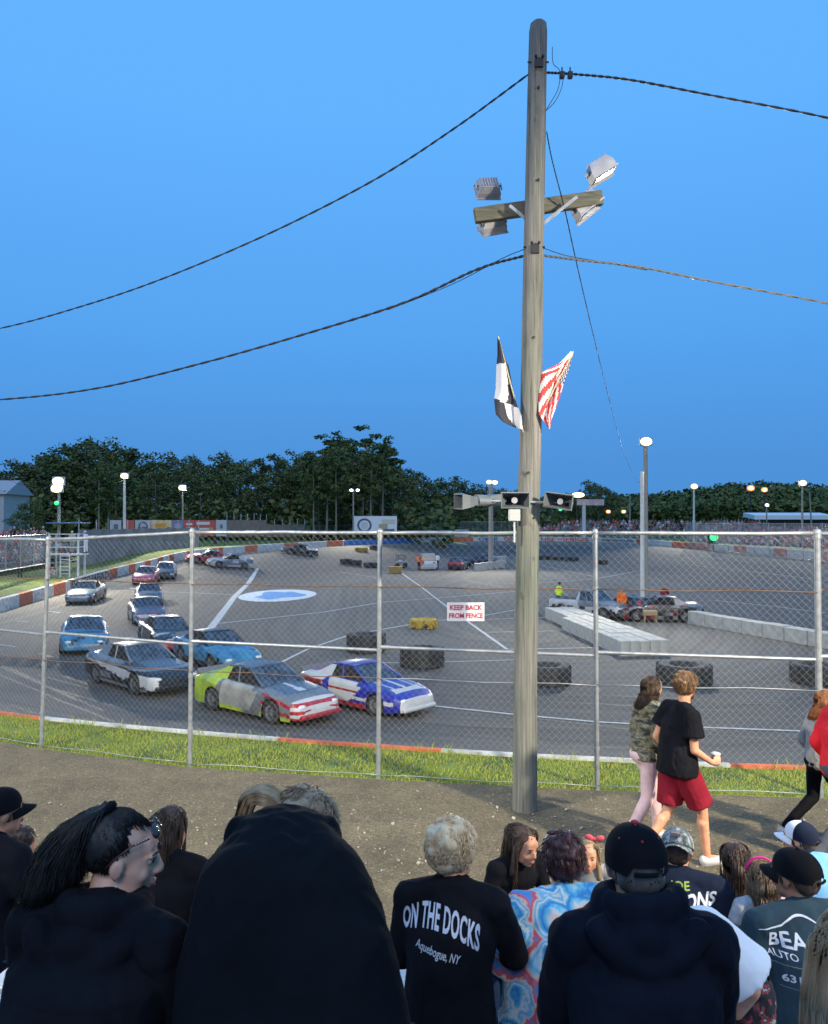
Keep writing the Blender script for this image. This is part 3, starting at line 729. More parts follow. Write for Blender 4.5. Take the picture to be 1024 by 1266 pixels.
mb = MB(); mb.add(vs, fs, [chk(j, k) for j in range(42) for k in range(16)], True)
o = mb.build('cloth', [mat('flag_black', (.03, .03, .045), .8), mat('flag_white', (.62, .6, .62), .8)], fl, world=True)
mb = MB(); mb.cyl(P(616, 416, 8.98), P(650, 545, 9.03), .008, n=6); mb.build('stick', stick, fl, world=True)
fl = thing('american_flag', 'small red and white striped flag with a dark canton hanging right of the wooden pole', 'flag', P(662, 530, 9.0))
rows = [(706, 434, 709, 436), (692, 449, 708, 441), (678, 456, 704, 456), (668, 462, 699, 468), (666, 480, 695, 482), (666, 495, 689, 500), (666, 512, 683, 516), (670, 517, 681, 524), (677, 527, 680, 531)]
vs, fs = cloth(rows, 20, 44, 2.6, .05, 9.0)
def usf(j, k):
    u = k/20; v = j/44
    if u > .78 and .1 < v < .42: return 2 if (j//1+k) % 2 else 1
    if v < .12: return 1
    s_ = (u*.55*7 + v*11) if u < .55 else (u*9 - v*7 + 30)
    return 0 if s_ % 2 < 1.0 else 1
mb = MB(); mb.add(vs, fs, [usf(j, k) for j in range(44) for k in range(20)], True)
mb.build('cloth', [mat('flag_red', (.6, .05, .05), .8), mat('flag_cream', (.75, .7, .66), .8), mat('flag_navy', (.03, .04, .12), .8)], fl, world=True)
mb = MB(); mb.cyl(P(709, 434, 9.0), P(660, 530, 9.05), .008, n=6); mb.build('stick', stick, fl, world=True)
# ------------------------------------------------------------------ light poles round the track
polew = mat('pale_pole', (.32, .3, .26), .85, c2=(.22, .2, .17), scale=6, stretch=(6, 6, 1), bump=.003)
lit_o = mat('lamp_orange', (1, .5, .1), .5, emit=(1, .13, .01), estr=1.8); lit_g = mat('lamp_green', (.1, 1, .3), .5, emit=(.02, .85, .16), estr=1.3)
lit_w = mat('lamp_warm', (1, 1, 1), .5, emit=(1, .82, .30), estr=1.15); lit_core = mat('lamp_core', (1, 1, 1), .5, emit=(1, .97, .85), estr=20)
LIGHTS = []
def lpole(label, u, vb, vt, Y, r=.14, lamps=((0, 0),), m=None, energy=0, aim=None, lm=lit_w, size=.34, zb=None, arm=False):
    t_ = P(u, vt, Y); b_ = P(u, vb, Y) if zb is None else Vector((t_.x, Y, zb))
    t = thing('light_pole', label, 'light pole', b_, group='floodlight poles round the track'); mb = MB()
    mb.cyl(b_-Vector((0, 0, .2)), t_, r, r*.75, 10); mb.build('shaft', m or polew, t, world=True)
    if arm:
        mb = MB(); mb.box(t_-Vector((0, 0, .15)), (1.6, .1, .12)); mb.build('crossarm', polew, t, world=True)
    for dx, dz in lamps:
        c = t_+Vector((dx, -.22, dz)); mb = MB(); mb.box(c+Vector((0, .16, 0)), (size*2.1, .22, size*1.5), bev=.04); mb.cyl(c+Vector((0, .2, 0)), t_, .03); fo = mb.build('floodlight', fl_body, t, world=True)
        g = MB(); g.ell(c+Vector((0, .04, -.02)), (size, .1, size*.72), 18); g.ell(c+Vector((0, -.03, -.02)), (size*.62, .08, size*.45), 14, 1); g.v = [tuple(Vector(v)-b_) for v in g.v]; o = g.build('lamp_glass', [lm, lit_core if lm is lit_w else mat('lamp_orange_core', (1, 1, 1), .5, emit=(1, .5, .12), estr=6)], fo)  # dimmer emissive outer shell imitates a halo of glow round the bright core
    if energy:
        l = lamp('floodlight_beam', 'SPOT', t_+Vector((lamps[0][0], -.5, lamps[0][1]-.1)), aim or (CEN.x, 60, -2), energy, (1, .9, .72), .35, R(150), .9)
    return t
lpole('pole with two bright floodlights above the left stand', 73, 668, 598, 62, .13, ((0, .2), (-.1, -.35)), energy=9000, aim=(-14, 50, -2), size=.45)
g_ = thing('signal_lamp', 'small green signal lamp hanging on the left light pole', 'signal lamp', P(70, 622, 61.8)); mb = MB(); mb.ell((0, 0, 0), (.18, .1, .16), 12); mb.build('lamp_glass', lit_g, g_)
mb = MB(); mb.box((0, .12, 0), (.3, .16, .3)); mb.build('housing', dkm, g_)
whitep = mat('white_pole', (.6, .6, .56), .7, c2=(.5, .5, .46), scale=5)
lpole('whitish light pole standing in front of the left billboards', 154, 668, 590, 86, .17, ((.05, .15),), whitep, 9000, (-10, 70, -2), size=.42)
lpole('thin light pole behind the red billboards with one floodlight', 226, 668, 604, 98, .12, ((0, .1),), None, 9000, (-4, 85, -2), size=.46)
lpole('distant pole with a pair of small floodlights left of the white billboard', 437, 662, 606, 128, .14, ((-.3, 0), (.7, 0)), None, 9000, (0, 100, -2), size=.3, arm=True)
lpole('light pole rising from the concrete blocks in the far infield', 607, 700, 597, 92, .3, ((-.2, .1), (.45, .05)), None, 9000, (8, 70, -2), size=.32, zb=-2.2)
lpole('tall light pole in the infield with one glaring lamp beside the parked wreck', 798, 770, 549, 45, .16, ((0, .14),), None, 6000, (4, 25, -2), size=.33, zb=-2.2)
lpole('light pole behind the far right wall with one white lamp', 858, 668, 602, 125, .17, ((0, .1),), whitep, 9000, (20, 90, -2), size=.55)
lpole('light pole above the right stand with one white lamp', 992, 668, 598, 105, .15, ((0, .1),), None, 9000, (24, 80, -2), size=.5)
for u, v in ((752, 633), (771, 633)): lpole('low orange street lamp far behind the right stand, '+('left' if u < 760 else 'right')+' of the low pair', u, 655, v, 210, .12, ((0, .1),), dkm, lm=lit_o, size=.6)
lpole('left orange street lamp of the tall pair above the right trees', 928, 655, 604, 200, .15, ((0, .1),), dkm, lm=lit_o, size=.95)
lpole('right orange street lamp of the tall pair above the right trees', 945, 655, 606, 200, .15, ((0, .1),), dkm, lm=lit_o, size=.8)
lpole('pole with a small cool white lamp under the orange street lamps', 948, 655, 625, 160, .15, ((0, .1),), None, size=.42)
# plain poles
def plain(label, u, vb, vt, Y, r, zb=None, m=polew, name='utility_pole', lean=0):
    t_ = P(u+lean, vt, Y); b_ = P(u, vb, Y) if zb is None else Vector((P(u, vt, Y).x, Y, zb)); mb = MB(); mb.cyl(b_, t_, r, r*.8, 9); tag(mb.build(name, m), label, 'pole')
plain('thinner pale post standing against the tall infield lamp pole', 794, 768, 583, 44.6, .13, -2.2, whitep)
plain('bare pole in front of the dark hill left of the white lamp pole', 779, 660, 612, 170, .16)
plain('leaning bare pole at the far right behind the stand', 1004, 660, 608, 150, .15, lean=-3)
plain('bare pole beside the fence left of the pole with paired floodlights', 449, 662, 615, 140, .14)
plain('slim post at the end of the left billboards', 134, 668, 641, 92, .08, name='fence_post_tall')
# sign gantry by the lit cluster right of the pole
gt = thing('scoreboard_gantry', 'white sign arm and post lit by a bright lamp just right of the wooden pole', 'sign post', P(722, 664, 150)); mb = MB()
mb.cyl(P(722, 664, 150), P(722, 622, 150), .4, .35, 10); mb.build('post', whitep, gt, world=True)
mb = MB(); mb.box(P(730, 621, 150), (5.0, .5, 1.1), rot=(0, 0, 0)); mb.build('sign_arm', mat('sign_pale', (.6, .5, .48), .6, c2=(.5, .3, .3), scale=.8), gt, world=True)
mb = MB(); mb.ell(P(715, 612, 149), (1.2, .2, .5), 14); mb.build('lamp_glass', lit_w, gt, world=True)
g_ = thing('signal_lamp', 'round green signal lamp above the right wall of the track', 'signal lamp', P(883, 664, 102)); mb = MB(); mb.ell((0, 0, 0), (.55, .12, .5), 16); mb.build('lamp_glass', lit_g, g_)
mb = MB(); mb.box((0, .3, -.2), (1.3, .4, 1.3), bev=.05); mb.cyl((0, .3, -.8), (0, .3, -2.6), .08); mb.build('housing', dkm, g_)
g_ = thing('signal_lamp', 'tiny green signal lamp under the right horn speaker', 'signal lamp', P(693, 630, 140)); mb = MB(); mb.ell((0, 0, 0), (.3, .1, .25), 12); mb.build('lamp_glass', lit_g, g_)
mb = MB(); mb.box((0, .2, 0), (.6, .2, .5)); mb.cyl((0, .2, -.2), (0, .2, -3.8), .06); mb.build('housing', dkm, g_)
# floodlights of the home straight: poles beside the camera, outside the photograph
for (x, y, z, tx, ty, en) in ((-11.0, 2.0, 8.5, -4, 15, 6500), (8.5, 1.0, 7.5, 4, 12.5, 7500), (1.4, 9.6, 8.2, 1, 26, 2500)):
    lamp('floodlight_beam', 'SPOT', (x, y, z), (tx, ty, -1), en, (1, .9, .66), .3, R(95), .8)
def wire(label, pts, r=.02, m=None): 
    return cable('overhead_cable', label, pts, r, m or mat('cable_grey', (.1, .1, .1), .5), 60, False)
wire('thin wire sagging between the two left light poles', [P(0, 590, 56), P(40, 602, 60), P(73, 600, 62), P(110, 610, 74), P(154, 593, 86)], .012, mat('cable_matt', (.02, .02, .02), 1.0, spec=0))
wire('thin wire sagging between the whitish pole and the thin light pole', [P(154, 593, 86), P(190, 622, 92), P(226, 606, 98), P(250, 620, 104)], .012, mat('cable_matt', (.02, .02, .02), 1.0, spec=0))

# ------------------------------------------------------------------ billboards and fences behind the track
def board(label, u0, u1, vt, vb, Y0, Y1, m, marks=(), name='billboard', group='advertising boards behind the left wall'):
    A = P(u0, vb, Y0); B = P(u1, vb, Y1); t_ = P(u0, vt, Y0); h = t_.z-A.z; d = (B-A); d.z = 0; L = d.length; rz = math.atan2(d.y, d.x)
    t = thing(name, label, 'billboard', A, rz, group); mb = MB(); mb.box((L/2, 0, h/2), (L-.06, .08, h))
    mb.build('panel', m, t)
    for x in (.15, L-.15): mb = MB(); mb.box((x, .12, h/2-.5), (.12, .12, h+1.2)); mb.build('post', dkm, t)
    for k, (kind, x, z, a, b_, mm) in enumerate(marks):
        g = MB(); y = -.05-.004*k
        if kind == 'b': g.quad([((x-a)*L, y, (z-b_)*h), ((x+a)*L, y, (z-b_)*h), ((x+a)*L, y, (z+b_)*h), ((x-a)*L, y, (z+b_)*h)])
        if kind == 'o': g.add([(x*L+a*h*math.cos(q*math.pi/12), y, z*h+b_*h*math.sin(q*math.pi/12)) for q in range(24)], [tuple(range(24))])
        if kind == 'r':
            vs_ = []
            for q in range(25): 
                for rr in (1, .72): vs_.append((x*L+rr*a*h*math.cos(q*math.pi/12), y, z*h+rr*b_*h*math.sin(q*math.pi/12)))
            g.add(vs_, [(2*q, 2*q+1, 2*q+3, 2*q+2) for q in range(24)])
        g.build('printed_mark', mm, t)
    return t
W_ = mat('board_white', (.5, .5, .5), .6, c2=(.42, .42, .44), scale=.8); Rd = mat('board_red', (.52, .08, .07), .6, c2=(.42, .07, .06), scale=.9); Yl = mat('board_yellow', (.62, .35, .08), .6, c2=(.7, .5, .3), scale=1.4)
Pu = mat('board_purple', (.16, .16, .28), .6, c2=(.2, .2, .3), scale=2); dg = mat('print_grey', (.12, .12, .15), .6); lt = mat('print_light', (.6, .58, .58), .6); orr = mat('print_orange', (.6, .25, .03), .6)
ys = lambda u: 88+(u-136)*.11
def bd(label, u0, u1, m, marks, vt=643, vb=663): board(label, u0, u1, vt, vb, ys(u0), ys(u1), m, marks)
bd('pale grey board at the left end of the billboards with a dark figure', 136, 150, W_, [('b', .5, .5, .2, .25, dg)])
bd('narrow dull red board right of the whitish light pole', 152, 166, Rd, [('b', .5, .3, .3, .08, lt)])
bd('white board with a dark ring emblem', 167, 186, W_, [('r', .5, .5, .42, .42, dg), ('b', .5, .5, .25, .09, dg)])
bd('yellow and cream board between the ring emblem and the purple board', 186, 212, Yl, [('b', .45, .65, .3, .13, orr), ('b', .85, .5, .1, .06, dg), ('b', .4, .25, .25, .06, lt)])
bd('purple grey board with a faded round emblem', 212, 227, Pu, [('o', .5, .52, .3, .3, mat('print_lilac', (.3, .3, .42), .6))])
bd('bright red board with small white lettering, narrower of the two', 227, 240, Rd, [('b', .5, .75, .3, .06, lt), ('b', .5, .5, .3, .05, lt), ('b', .5, .25, .3, .05, lt)])
bd('bright red board with a white bar, wider of the two', 240, 267, Rd, [('b', .4, .8, .3, .09, lt), ('b', .5, .45, .35, .06, lt), ('b', .75, .45, .08, .1, orr)])
bd('white board at the right end of the billboards with a small dark mark', 267, 280, W_, [('b', .5, .6, .12, .12, dg)])
board('large white billboard with a grey ring emblem in front of the tall trees', 437, 491, 638, 661, 132, 134, mat('board_bright', (.75, .74, .7), .6), [('r', .25, .5, .4, .38, dg), ('o', .25, .5, .2, .2, lt), ('b', .68, .35, .1, .22, mat('print_tan', (.45, .36, .22), .6)), ('b', .82, .2, .12, .1, dg), ('b', .8, .7, .15, .12, mat('print_cream', (.62, .56, .42), .6))], group='advertising boards behind the far wall')
def slat_fence(label, pa, pb, vt, m, posts=8, name='board_fence', mesh=False):
    (u0, v0, Y0), (u1, v1, Y1) = pa, pb; A = P(u0, v0, Y0); B = P(u1, v1, Y1); h = P(u0, vt, Y0).z-A.z; d = B-A; L = d.length
    t = thing(name, label, 'fence', A); Mt = Matrix.Translation(A) @ Matrix.Rotation(math.atan2(d.y, d.x), 4, 'Z'); mb = MB()
    if not mesh:
        k = int(L/.3)
        for i in range(k): mb.box(((i+.5)*L/k, 0, h/2), (L/k*.93, .04, h*(1+.02*math.sin(i*7.3))), M=Mt)
        mb.build('boards', m, t, world=True)
    else:
        for z in (0.03, h): mb.cyl(Mt @ Vector((0, 0, z)), Mt @ Vector((L, 0, z)), .035, n=6)
        k = int((L+h)/.32)
        for i in range(k):
            for sgn in (1, -1):
                s0 = i*.32-h if sgn > 0 else i*.32; z0, z1 = 0, h; x0, x1 = s0, s0+sgn*h
                if sgn > 0:
                    if x0 < 0: z0 = -x0; x0 = 0
                    if x1 > L: z1 = h-(x1-L); x1 = L
                else:
                    if x1 < 0: z1 = h+x1; x1 = 0
                    if x0 > L: z0 = x0-L; x0 = L
                if z1-z0 > .1: mb.cyl((x0, 0, z0), (x1, 0, z1), .012, n=3, caps=False, M=Mt)
        mb.build('wire_mesh', m, t, world=True)
    for i in range(posts+1):
        mb = MB(); mb.cyl((L*i/posts, .06, 0), (L*i/posts, .06, h+(.9 if not mesh else .1)), .05, n=6, M=Mt); mb.build('post', galv, t, world=True)
    return t
brownf = mat('fence_boards', (.19, .155, .14), .9, c2=(.13, .11, .1), scale=1.5)
slat_fence('weathered brown board fence right of the left billboards', (281, 664, 108), (330, 664, 118), 643, brownf, 6)
slat_fence('lower brown board fence continuing toward the white billboard', (330, 664, 118), (377, 664, 126), 649, brownf, 5)
slat_fence('far grey chain link fence either side of the white billboard', (377, 662, 133), (545, 661, 165), 650, galv, 16, 'far_chain_link_fence', True)
slat_fence('far grey chain link fence behind the horn speakers', (570, 661, 170), (640, 660, 170), 645, galv, 7, 'far_chain_link_fence', True)
# left chain link fence behind the grass bank, and the right one in front of the crowd
slat_fence('grey chain link fence along the left grass bank in front of the stand', (-90, 722, 42), (58, 712, 62), 668, galv, 7, 'left_chain_link_fence', True)
slat_fence('long dull grey board fence from the flag stand toward the billboards', (98, 704, 71), (246, 671, 97), 655, mat('grey_boards', (.16, .155, .16), .9, c2=(.24, .235, .24), scale=.7), 9, 'board_fence')
slat_fence('grey chain link fence above the right wall in front of the packed stand', (1075, 700, 66), (850, 672, 112), 648, galv, 12, 'right_chain_link_fence', True)

# ------------------------------------------------------------------ far stands and their crowds
CC = [mat('crowd_%s' % n_, c_, .9) for n_, c_ in (('white', (.55, .54, .55)), ('navy', (.04, .06, .13)), ('red', (.45, .05, .05)), ('black', (.02, .02, .025)), ('grey', (.25, .25, .27)), ('teal', (.06, .25, .3)), ('pink', (.55, .25, .3)), ('olive', (.14, .15, .07)))]
skinf = mat('crowd_skin', (.42, .22, .15), .8); hairf = mat('crowd_hair', (.05, .03, .02), .9)
def dummy(mb, p, h, r_):
    ci = r_.randrange(8); s_ = h/1.75; a = r_.uniform(-.5, .5); M_ = Matrix.Translation(p) @ Matrix.Rotation(a, 4, 'Z') @ Matrix.Diagonal((s_, s_, s_, 1))
    mb.ell((0, 0, 1.15), (.23, .15, .34), 7, ci, M=M_); mb.ell((0, .1, .75), (.2, .28, .16), 6, r_.choice((1, 3, 4)), M=M_); mb.ell((0, 0, 1.6), (.1, .11, .14), 7, 8, M=M_); mb.ell((0, .03, 1.65), (.108, .11, .11), 6, r_.choice((9, 9, 0, 2)), M=M_)
    for sx in (-1, 1): mb.cyl((sx*.24, 0, 1.4), (sx*.27, -.12, 1.02), .06, .045, 5, r_.choice((ci, 8)), M=M_)
def stand(label, A, B, rows, rise, run, dens, crowd_label, seed, z0=0.3, height=1.35):
    A = Vector(A); B = Vector(B); d = (B-A); L = d.length; Mt = Matrix.Translation(A) @ Matrix.Rotation(math.atan2(d.y, d.x), 4, 'Z')
    t = thing('grandstand', label, 'grandstand', A); al = mat('bleacher_metal', (.35, .36, .37), .5, metal=.3)
    mb = MB()
    for r_ in range(rows): mb.box((L/2, r_*run, z0+r_*rise+.4), (L, .28, .04), M=Mt)
    mb.build('bench', al, t, world=True); mb = MB()
    for r_ in range(rows): mb.box((L/2, r_*run-.35, z0+r_*rise), (L, .5, .04), M=Mt)
    mb.build('footboard', al, t, world=True); mb = MB()
    k = int(L/3)
    for i in range(k+1):
        x = L*i/k; mb.box((x, rows*run/2, z0/2+rows*rise/2-.1), (.08, rows*run, .08), rot=(math.atan2(rise, run), 0, 0), M=Mt); mb.box((x, rows*run-.3, (z0+rows*rise)/2), (.08, .08, z0+rows*rise), M=Mt); mb.box((x, .1, z0/2), (.08, .08, z0), M=Mt)
    mb.build('frame', dkm, t, world=True)
    r_ = random.Random(seed); mb = MB()
    for q in range(rows):
        x = .3
        while x < L-.3:
            if r_.random() < dens: dummy(mb, Mt @ Vector((x, q*run+.02, z0+q*rise+.4-.75)), r_.uniform(1.45, 1.8), r_)
            x += r_.uniform(.5, .75)
    tag(mb.build('spectator_crowd', CC+[skinf, hairf]), crowd_label, 'crowd', kind='stuff')
stand('long far grandstand behind the far right wall', (28, 160, -.3), (66, 150, -.3), 8, .35, .75, .8, 'packed far crowd along the stand behind the far wall', 5)
stand('low right grandstand behind the chain link fence above the right wall', (45, 128, -.6), (48, 66, -.6), 7, .3, .75, .85, 'packed crowd behind the fence above the right wall', 6)
stand('left grandstand behind the chain link fence and flag stand', (-30.2, 38, -.6), (-31.6, 76, -.6), 5, .42, .75, .8, 'scattered spectators on the left stand', 8)
stand('small far stand between the lit gantry and the infield pole', (22, 168, -.2), (36, 166, -.2), 5, .35, .75, .7, 'small crowd at the far fence right of the wooden pole', 9)
# white canopy roofed booth far right
t = thing('canopy_building', 'low far building with a white roof at the right edge behind the crowd', 'building', P(975, 655, 175)); mb = MB(); mb.box(P(974, 638, 176), (17, 6, .9), rot=(R(6), 0, 0)); mb.build('roof', mat('roof_white', (.7, .72, .75), .6), t, world=True)
mb = MB(); mb.box(P(974, 652, 177), (15, 5, 3.6)); mb.build('wall', mat('dark_wall', (.08, .06, .06), .8), t, world=True)
t = thing('concession_building', 'pale grey gabled building behind the trees at the left edge', 'building', P(5, 650, 120)); mb = MB()
mb.box(P(-32, 636, 122), (13, 8, 7.0)); mb.build('wall', mat('pale_siding', (.5, .47, .46), .8, c2=(.42, .4, .4), scale=1), t, world=True)
c = P(-32, 607, 122); mb = MB(); mb.add([c+Vector((-7, -4.4, -.6)), c+Vector((7, -4.4, -.6)), c+Vector((7, 4.4, -.6)), c+Vector((-7, 4.4, -.6)), c+Vector((-7, 0, 1.6)), c+Vector((7, 0, 1.6))], [(0, 1, 5, 4), (2, 3, 4, 5), (0, 4, 3), (1, 2, 5), (0, 3, 2, 1)]); mb.build('roof', mat('roof_grey', (.4, .38, .4), .8), t, world=True)
mb = MB(); mb.box(P(560, 660, 178), (7, 3, 1.9)); o = tag(mb.build('storage_trailer', mat('trailer_white', (.45, .46, .48), .7)), 'low white trailer far behind the far fence', 'trailer')
# white flag stand with ladder on the left grass bank
fb = P(83, 714, 62); fb.z = -.9
t = thing('flag_stand', 'white painted platform with ladder on the left grass bank', 'flag stand', fb); wp = mat('white_paint', (.7, .7, .68), .6, c2=(.6, .6, .58), scale=4); mb = MB()
for x in (-1.1, 1.1):
    for y in (-.6, .6): mb.box((x, y, 1.6), (.12, .12, 3.2))
mb.build('leg', wp, t); mb = MB(); mb.box((0, 0, 1.65), (2.7, 1.5, .1)); mb.build('platform', wp, t); mb = MB()
for z in (2.2, 2.7, 3.2): 
    mb.box((0, -.6, z), (2.3, .06, .07)); mb.box((0, .62, z), (2.3, .05, .05))
    for x in (-1.13, 1.13): mb.box((x, 0, z), (.05, 1.2, .05))
mb.build('railing', wp, t); mb = MB()
for x in (-.2, .5): mb.box((x, -.72, .8), (.08, .08, 1.75))
for k in range(6): mb.box((.15, -.72, .2+k*.27), (.66, .05, .06))
mb.build('ladder', wp, t); mb = MB(); mb.box((-.9, -.78, .4), (.8, .05, .6)); mb.build('sign_panel', mat('sign_panel_red', (.45, .06, .05), .7, c2=(.7, .6, .55), scale=6, lo=.48, hi=.52), t)
mb = MB(); mb.box((0, .2, 4.05), (2.7, 1.7, .08)); mb.build('roof', mat('roof_blue', (.12, .22, .4), .6), t)

# ------------------------------------------------------------------ trees
barkm = mat('bark', (.16, .13, .09), .95, c2=(.26, .22, .17), scale=5, stretch=(4, 4, .6), bump=.01)
def leafm(name, a, b_):
    m = mat(name, a, .75, c2=b_, scale=.5, detail=3); return m
LM = [leafm('leaf_dark', (.05, .07, .014), (.08, .11, .024)), leafm('leaf_mid', (.075, .10, .02), (.115, .15, .032)), leafm('leaf_olive', (.10, .10, .03), (.15, .14, .04))]
def tree_proto(seed, H, Rw, base, style):
    r_ = random.Random(seed); t = thing('tree', 'x', 'tree'); tr = MB(); cr = MB(); tips = []
    r0 = .018*H+.05; x = y = 0; tp = [Vector((0, 0, -.3))]; lean = r_.uniform(-.04, .04)*H
    top = Vector((lean, r_.uniform(-.03, .03)*H, H*.8))
    for k in range(1, 7): tp.append(Vector((top.x*(k/6)**1.5+r_.uniform(-.1, .1), top.y*(k/6), top.z*k/6)))
    tr.tube(tp, [r0*(1-.13*k) for k in range(7)], 7)
    nl = r_.randint(11, 15)
    for k in range(nl):
        f = base+(1-base)*(k+.5)/nl*.97; o = Vector((top.x*f**1.5, top.y*f, H*.8*min(1, f*1.02))); a = k*2.4+r_.uniform(-.5, .5)
        if style == 'pine': rr = Rw*(.55+.6*math.sin(math.pi*min(1, (f-base)/(1-base)*.8+.2)))*r_.uniform(.6, 1.1); up = r_.uniform(.05, .25)
        else: rr = Rw*math.sqrt(max(.12, 1-((f-.62)/.45)**2))*r_.uniform(.7, 1.15); up = r_.uniform(.2, .6)
        e = o+Vector((math.cos(a)*rr, math.sin(a)*rr, rr*up)); mid = o.lerp(e, .5)+Vector((0, 0, -.05*rr))
        tr.tube([o, mid, e], [r0*.36*(1.2-f), r0*.22*(1.2-f), .03], 5); tips += [(e, 1), (mid, .7)]
        for q in range(3): tips.append((o.lerp(e, r_.uniform(.5, 1.1))+Vector((r_.uniform(-1, 1), r_.uniform(-1, 1), r_.uniform(-.3, .7)))*Rw*.24, .8))
    for q in range(6): tips.append((Vector((top.x, top.y, H*.86))+Vector((r_.uniform(-1, 1)*Rw*.35, r_.uniform(-1, 1)*Rw*.35, r_.uniform(-.06, .1)*H)), .8))
    for c, w_ in tips:
        s_ = Rw*.27*w_*r_.uniform(.7, 1.25); flat = .42 if style == 'pine' else .75; mi = r_.choice((0, 1, 1, 2, 2) if style != 'pine' else (0, 0, 1))
        for q in range(int(46*w_)):
            d = Vector((r_.gauss(0, 1), r_.gauss(0, 1), r_.gauss(0, 1))).normalized()*r_.random()**.45; p = c+Vector((d.x*s_*1.25, d.y*s_*1.25, d.z*s_*flat))
            L_ = r_.uniform(.18, .42)*(H/18)**.5; u = Vector((r_.uniform(-1, 1), r_.uniform(-1, 1), r_.uniform(-.5, .5))).normalized(); v = u.orthogonal().normalized(); v = (v*math.cos(q)+u.cross(v)*math.sin(q))
            cr.add([p-u*L_, p+v*L_*.6, p+u*L_, p-v*L_*.6], [(0, 1, 2, 3)], mi if r_.random() < .8 else (mi+1) % 3)
    tr.build('trunk', barkm, t); cr.build('crown', LM, t); return t
protos = [tree_proto(1, 18, 5.2, .3, 'oak'), tree_proto(2, 16, 4.8, .22, 'oak'), tree_proto(3, 20, 4.4, .5, 'pine'), tree_proto(4, 17, 5.5, .28, 'oak'), tree_proto(5, 21, 3.9, .55, 'pine'), tree_proto(6, 14, 4.6, .15, 'oak')]
PH = [18, 16, 20, 17, 21, 14]; used = [0]*6
kinds = ['round dark tree', 'bushy dark tree', 'tall flat topped pine', 'broad dark tree', 'slender tall pine with bare trunk', 'low leafy tree']
tcount = [0]
def place(k, u, vt, Y, label=None, g='trees behind the far wall'):
    top = P(u, vt, Y); h = top.z+.3; o = protos[k] if not used[k] else copy_tree(protos[k]); used[k] = 1
    s_ = h/(PH[k]*.94); o.location = (top.x, Y, -.2); o.scale = (s_*rt.uniform(.9, 1.15), s_*rt.uniform(.9, 1.15), s_); o.rotation_euler = (0, 0, rt.uniform(0, 6.28))
    o['label'] = label or kinds[k]+' in the unbroken dark tree line behind the track'; o['category'] = 'tree'; o['group'] = g; return o
rt = random.Random(11)
# ridge line of the photo (px, top py)
RG = [(-120, 575), (0, 574), (60, 566), (70, 552), (110, 548), (150, 552), (165, 570), (200, 563), (240, 564), (280, 562), (340, 566), (362, 556), (390, 540), (420, 531), (455, 533), (475, 545), (490, 572), (520, 585), (560, 590), (610, 598), (640, 604), (680, 612), (715, 612), (728, 600), (745, 603), (758, 612)]
def ridge(u): return float(np.interp(u, [q[0] for q in RG], [q[1] for q in RG]))
# individual trees that stand out
place(3, 112, 546, 150, 'broad umbrella shaped tree with layered boughs rising left of the tree line')
place(2, 84, 556, 146, 'flat topped pine leaning out of the left side of the umbrella shaped tree')
place(2, 398, 541, 165, 'left pine of the tall clump rising above the tree line'); place(4, 424, 531, 170, 'tallest pine in the middle of the tall clump above the white billboard')
place(2, 452, 530, 168, 'flat topped pine at the right of the tall clump'); place(4, 474, 542, 166, 'slender pine overhanging the right edge of the tall clump with bare trunk')
place(2, 430, 548, 158, 'shorter pine in front of the tall clump above the paired floodlights'); place(1, 380, 562, 160, 'bushy tree at the left foot of the tall clump')
place(5, 40, 620, 100, 'low leafy tree in front of the pale gabled building at the left')
place(5, 25, 634, 95, 'small leafy tree beside the left stand under the floodlight pole')
place(5, 732, 597, 240, 'dark tree standing alone above the hill right of the lit gantry')
for k_, (u, vt_, Y_, w_) in enumerate(((388, 566, 133, 'leaning pine with a pale bare trunk left of the billboard pole'), (404, 548, 134, 'pine with a forked pale trunk at the left of the tall clump'), (416, 556, 132.5, 'slim pine standing just left of the paired floodlights'), (458, 545, 134, 'pine with a straight bare trunk behind the white billboard'), (473, 540, 135, 'pine with a long bare trunk right of the paired floodlights'), (122, 566, 108, 'pine with a bare trunk between the two left floodlight poles'), (134, 575, 110, 'shorter pine with a bare trunk just left of the whitish light pole'))):
    o = place(4 if k_ % 2 else 2, u, vt_, Y_, w_); o.scale = (o.scale[0]*.62, o.scale[1]*.62, o.scale[2]); o.location.z = -.8
for u in range(-100, 760, 19):
    Y = rt.uniform(165, 185); k = rt.choice((0, 1, 3, 0, 1, 3, 5)); place(k, u+rt.uniform(-5, 5), min(ridge(u)+rt.uniform(-1, 7)+(30 if 368 < u < 485 else 0), 625), Y if u < 560 else Y+40)
for u in range(-90, 660, 24):
    Y = rt.uniform(140, 156) if u < 500 else rt.uniform(180, 195); k = rt.choice((5, 1, 3, 0)); place(k, u+rt.uniform(-6, 6), ridge(u)+rt.uniform(14, 32), Y) if ridge(u)+30 < 632 else None
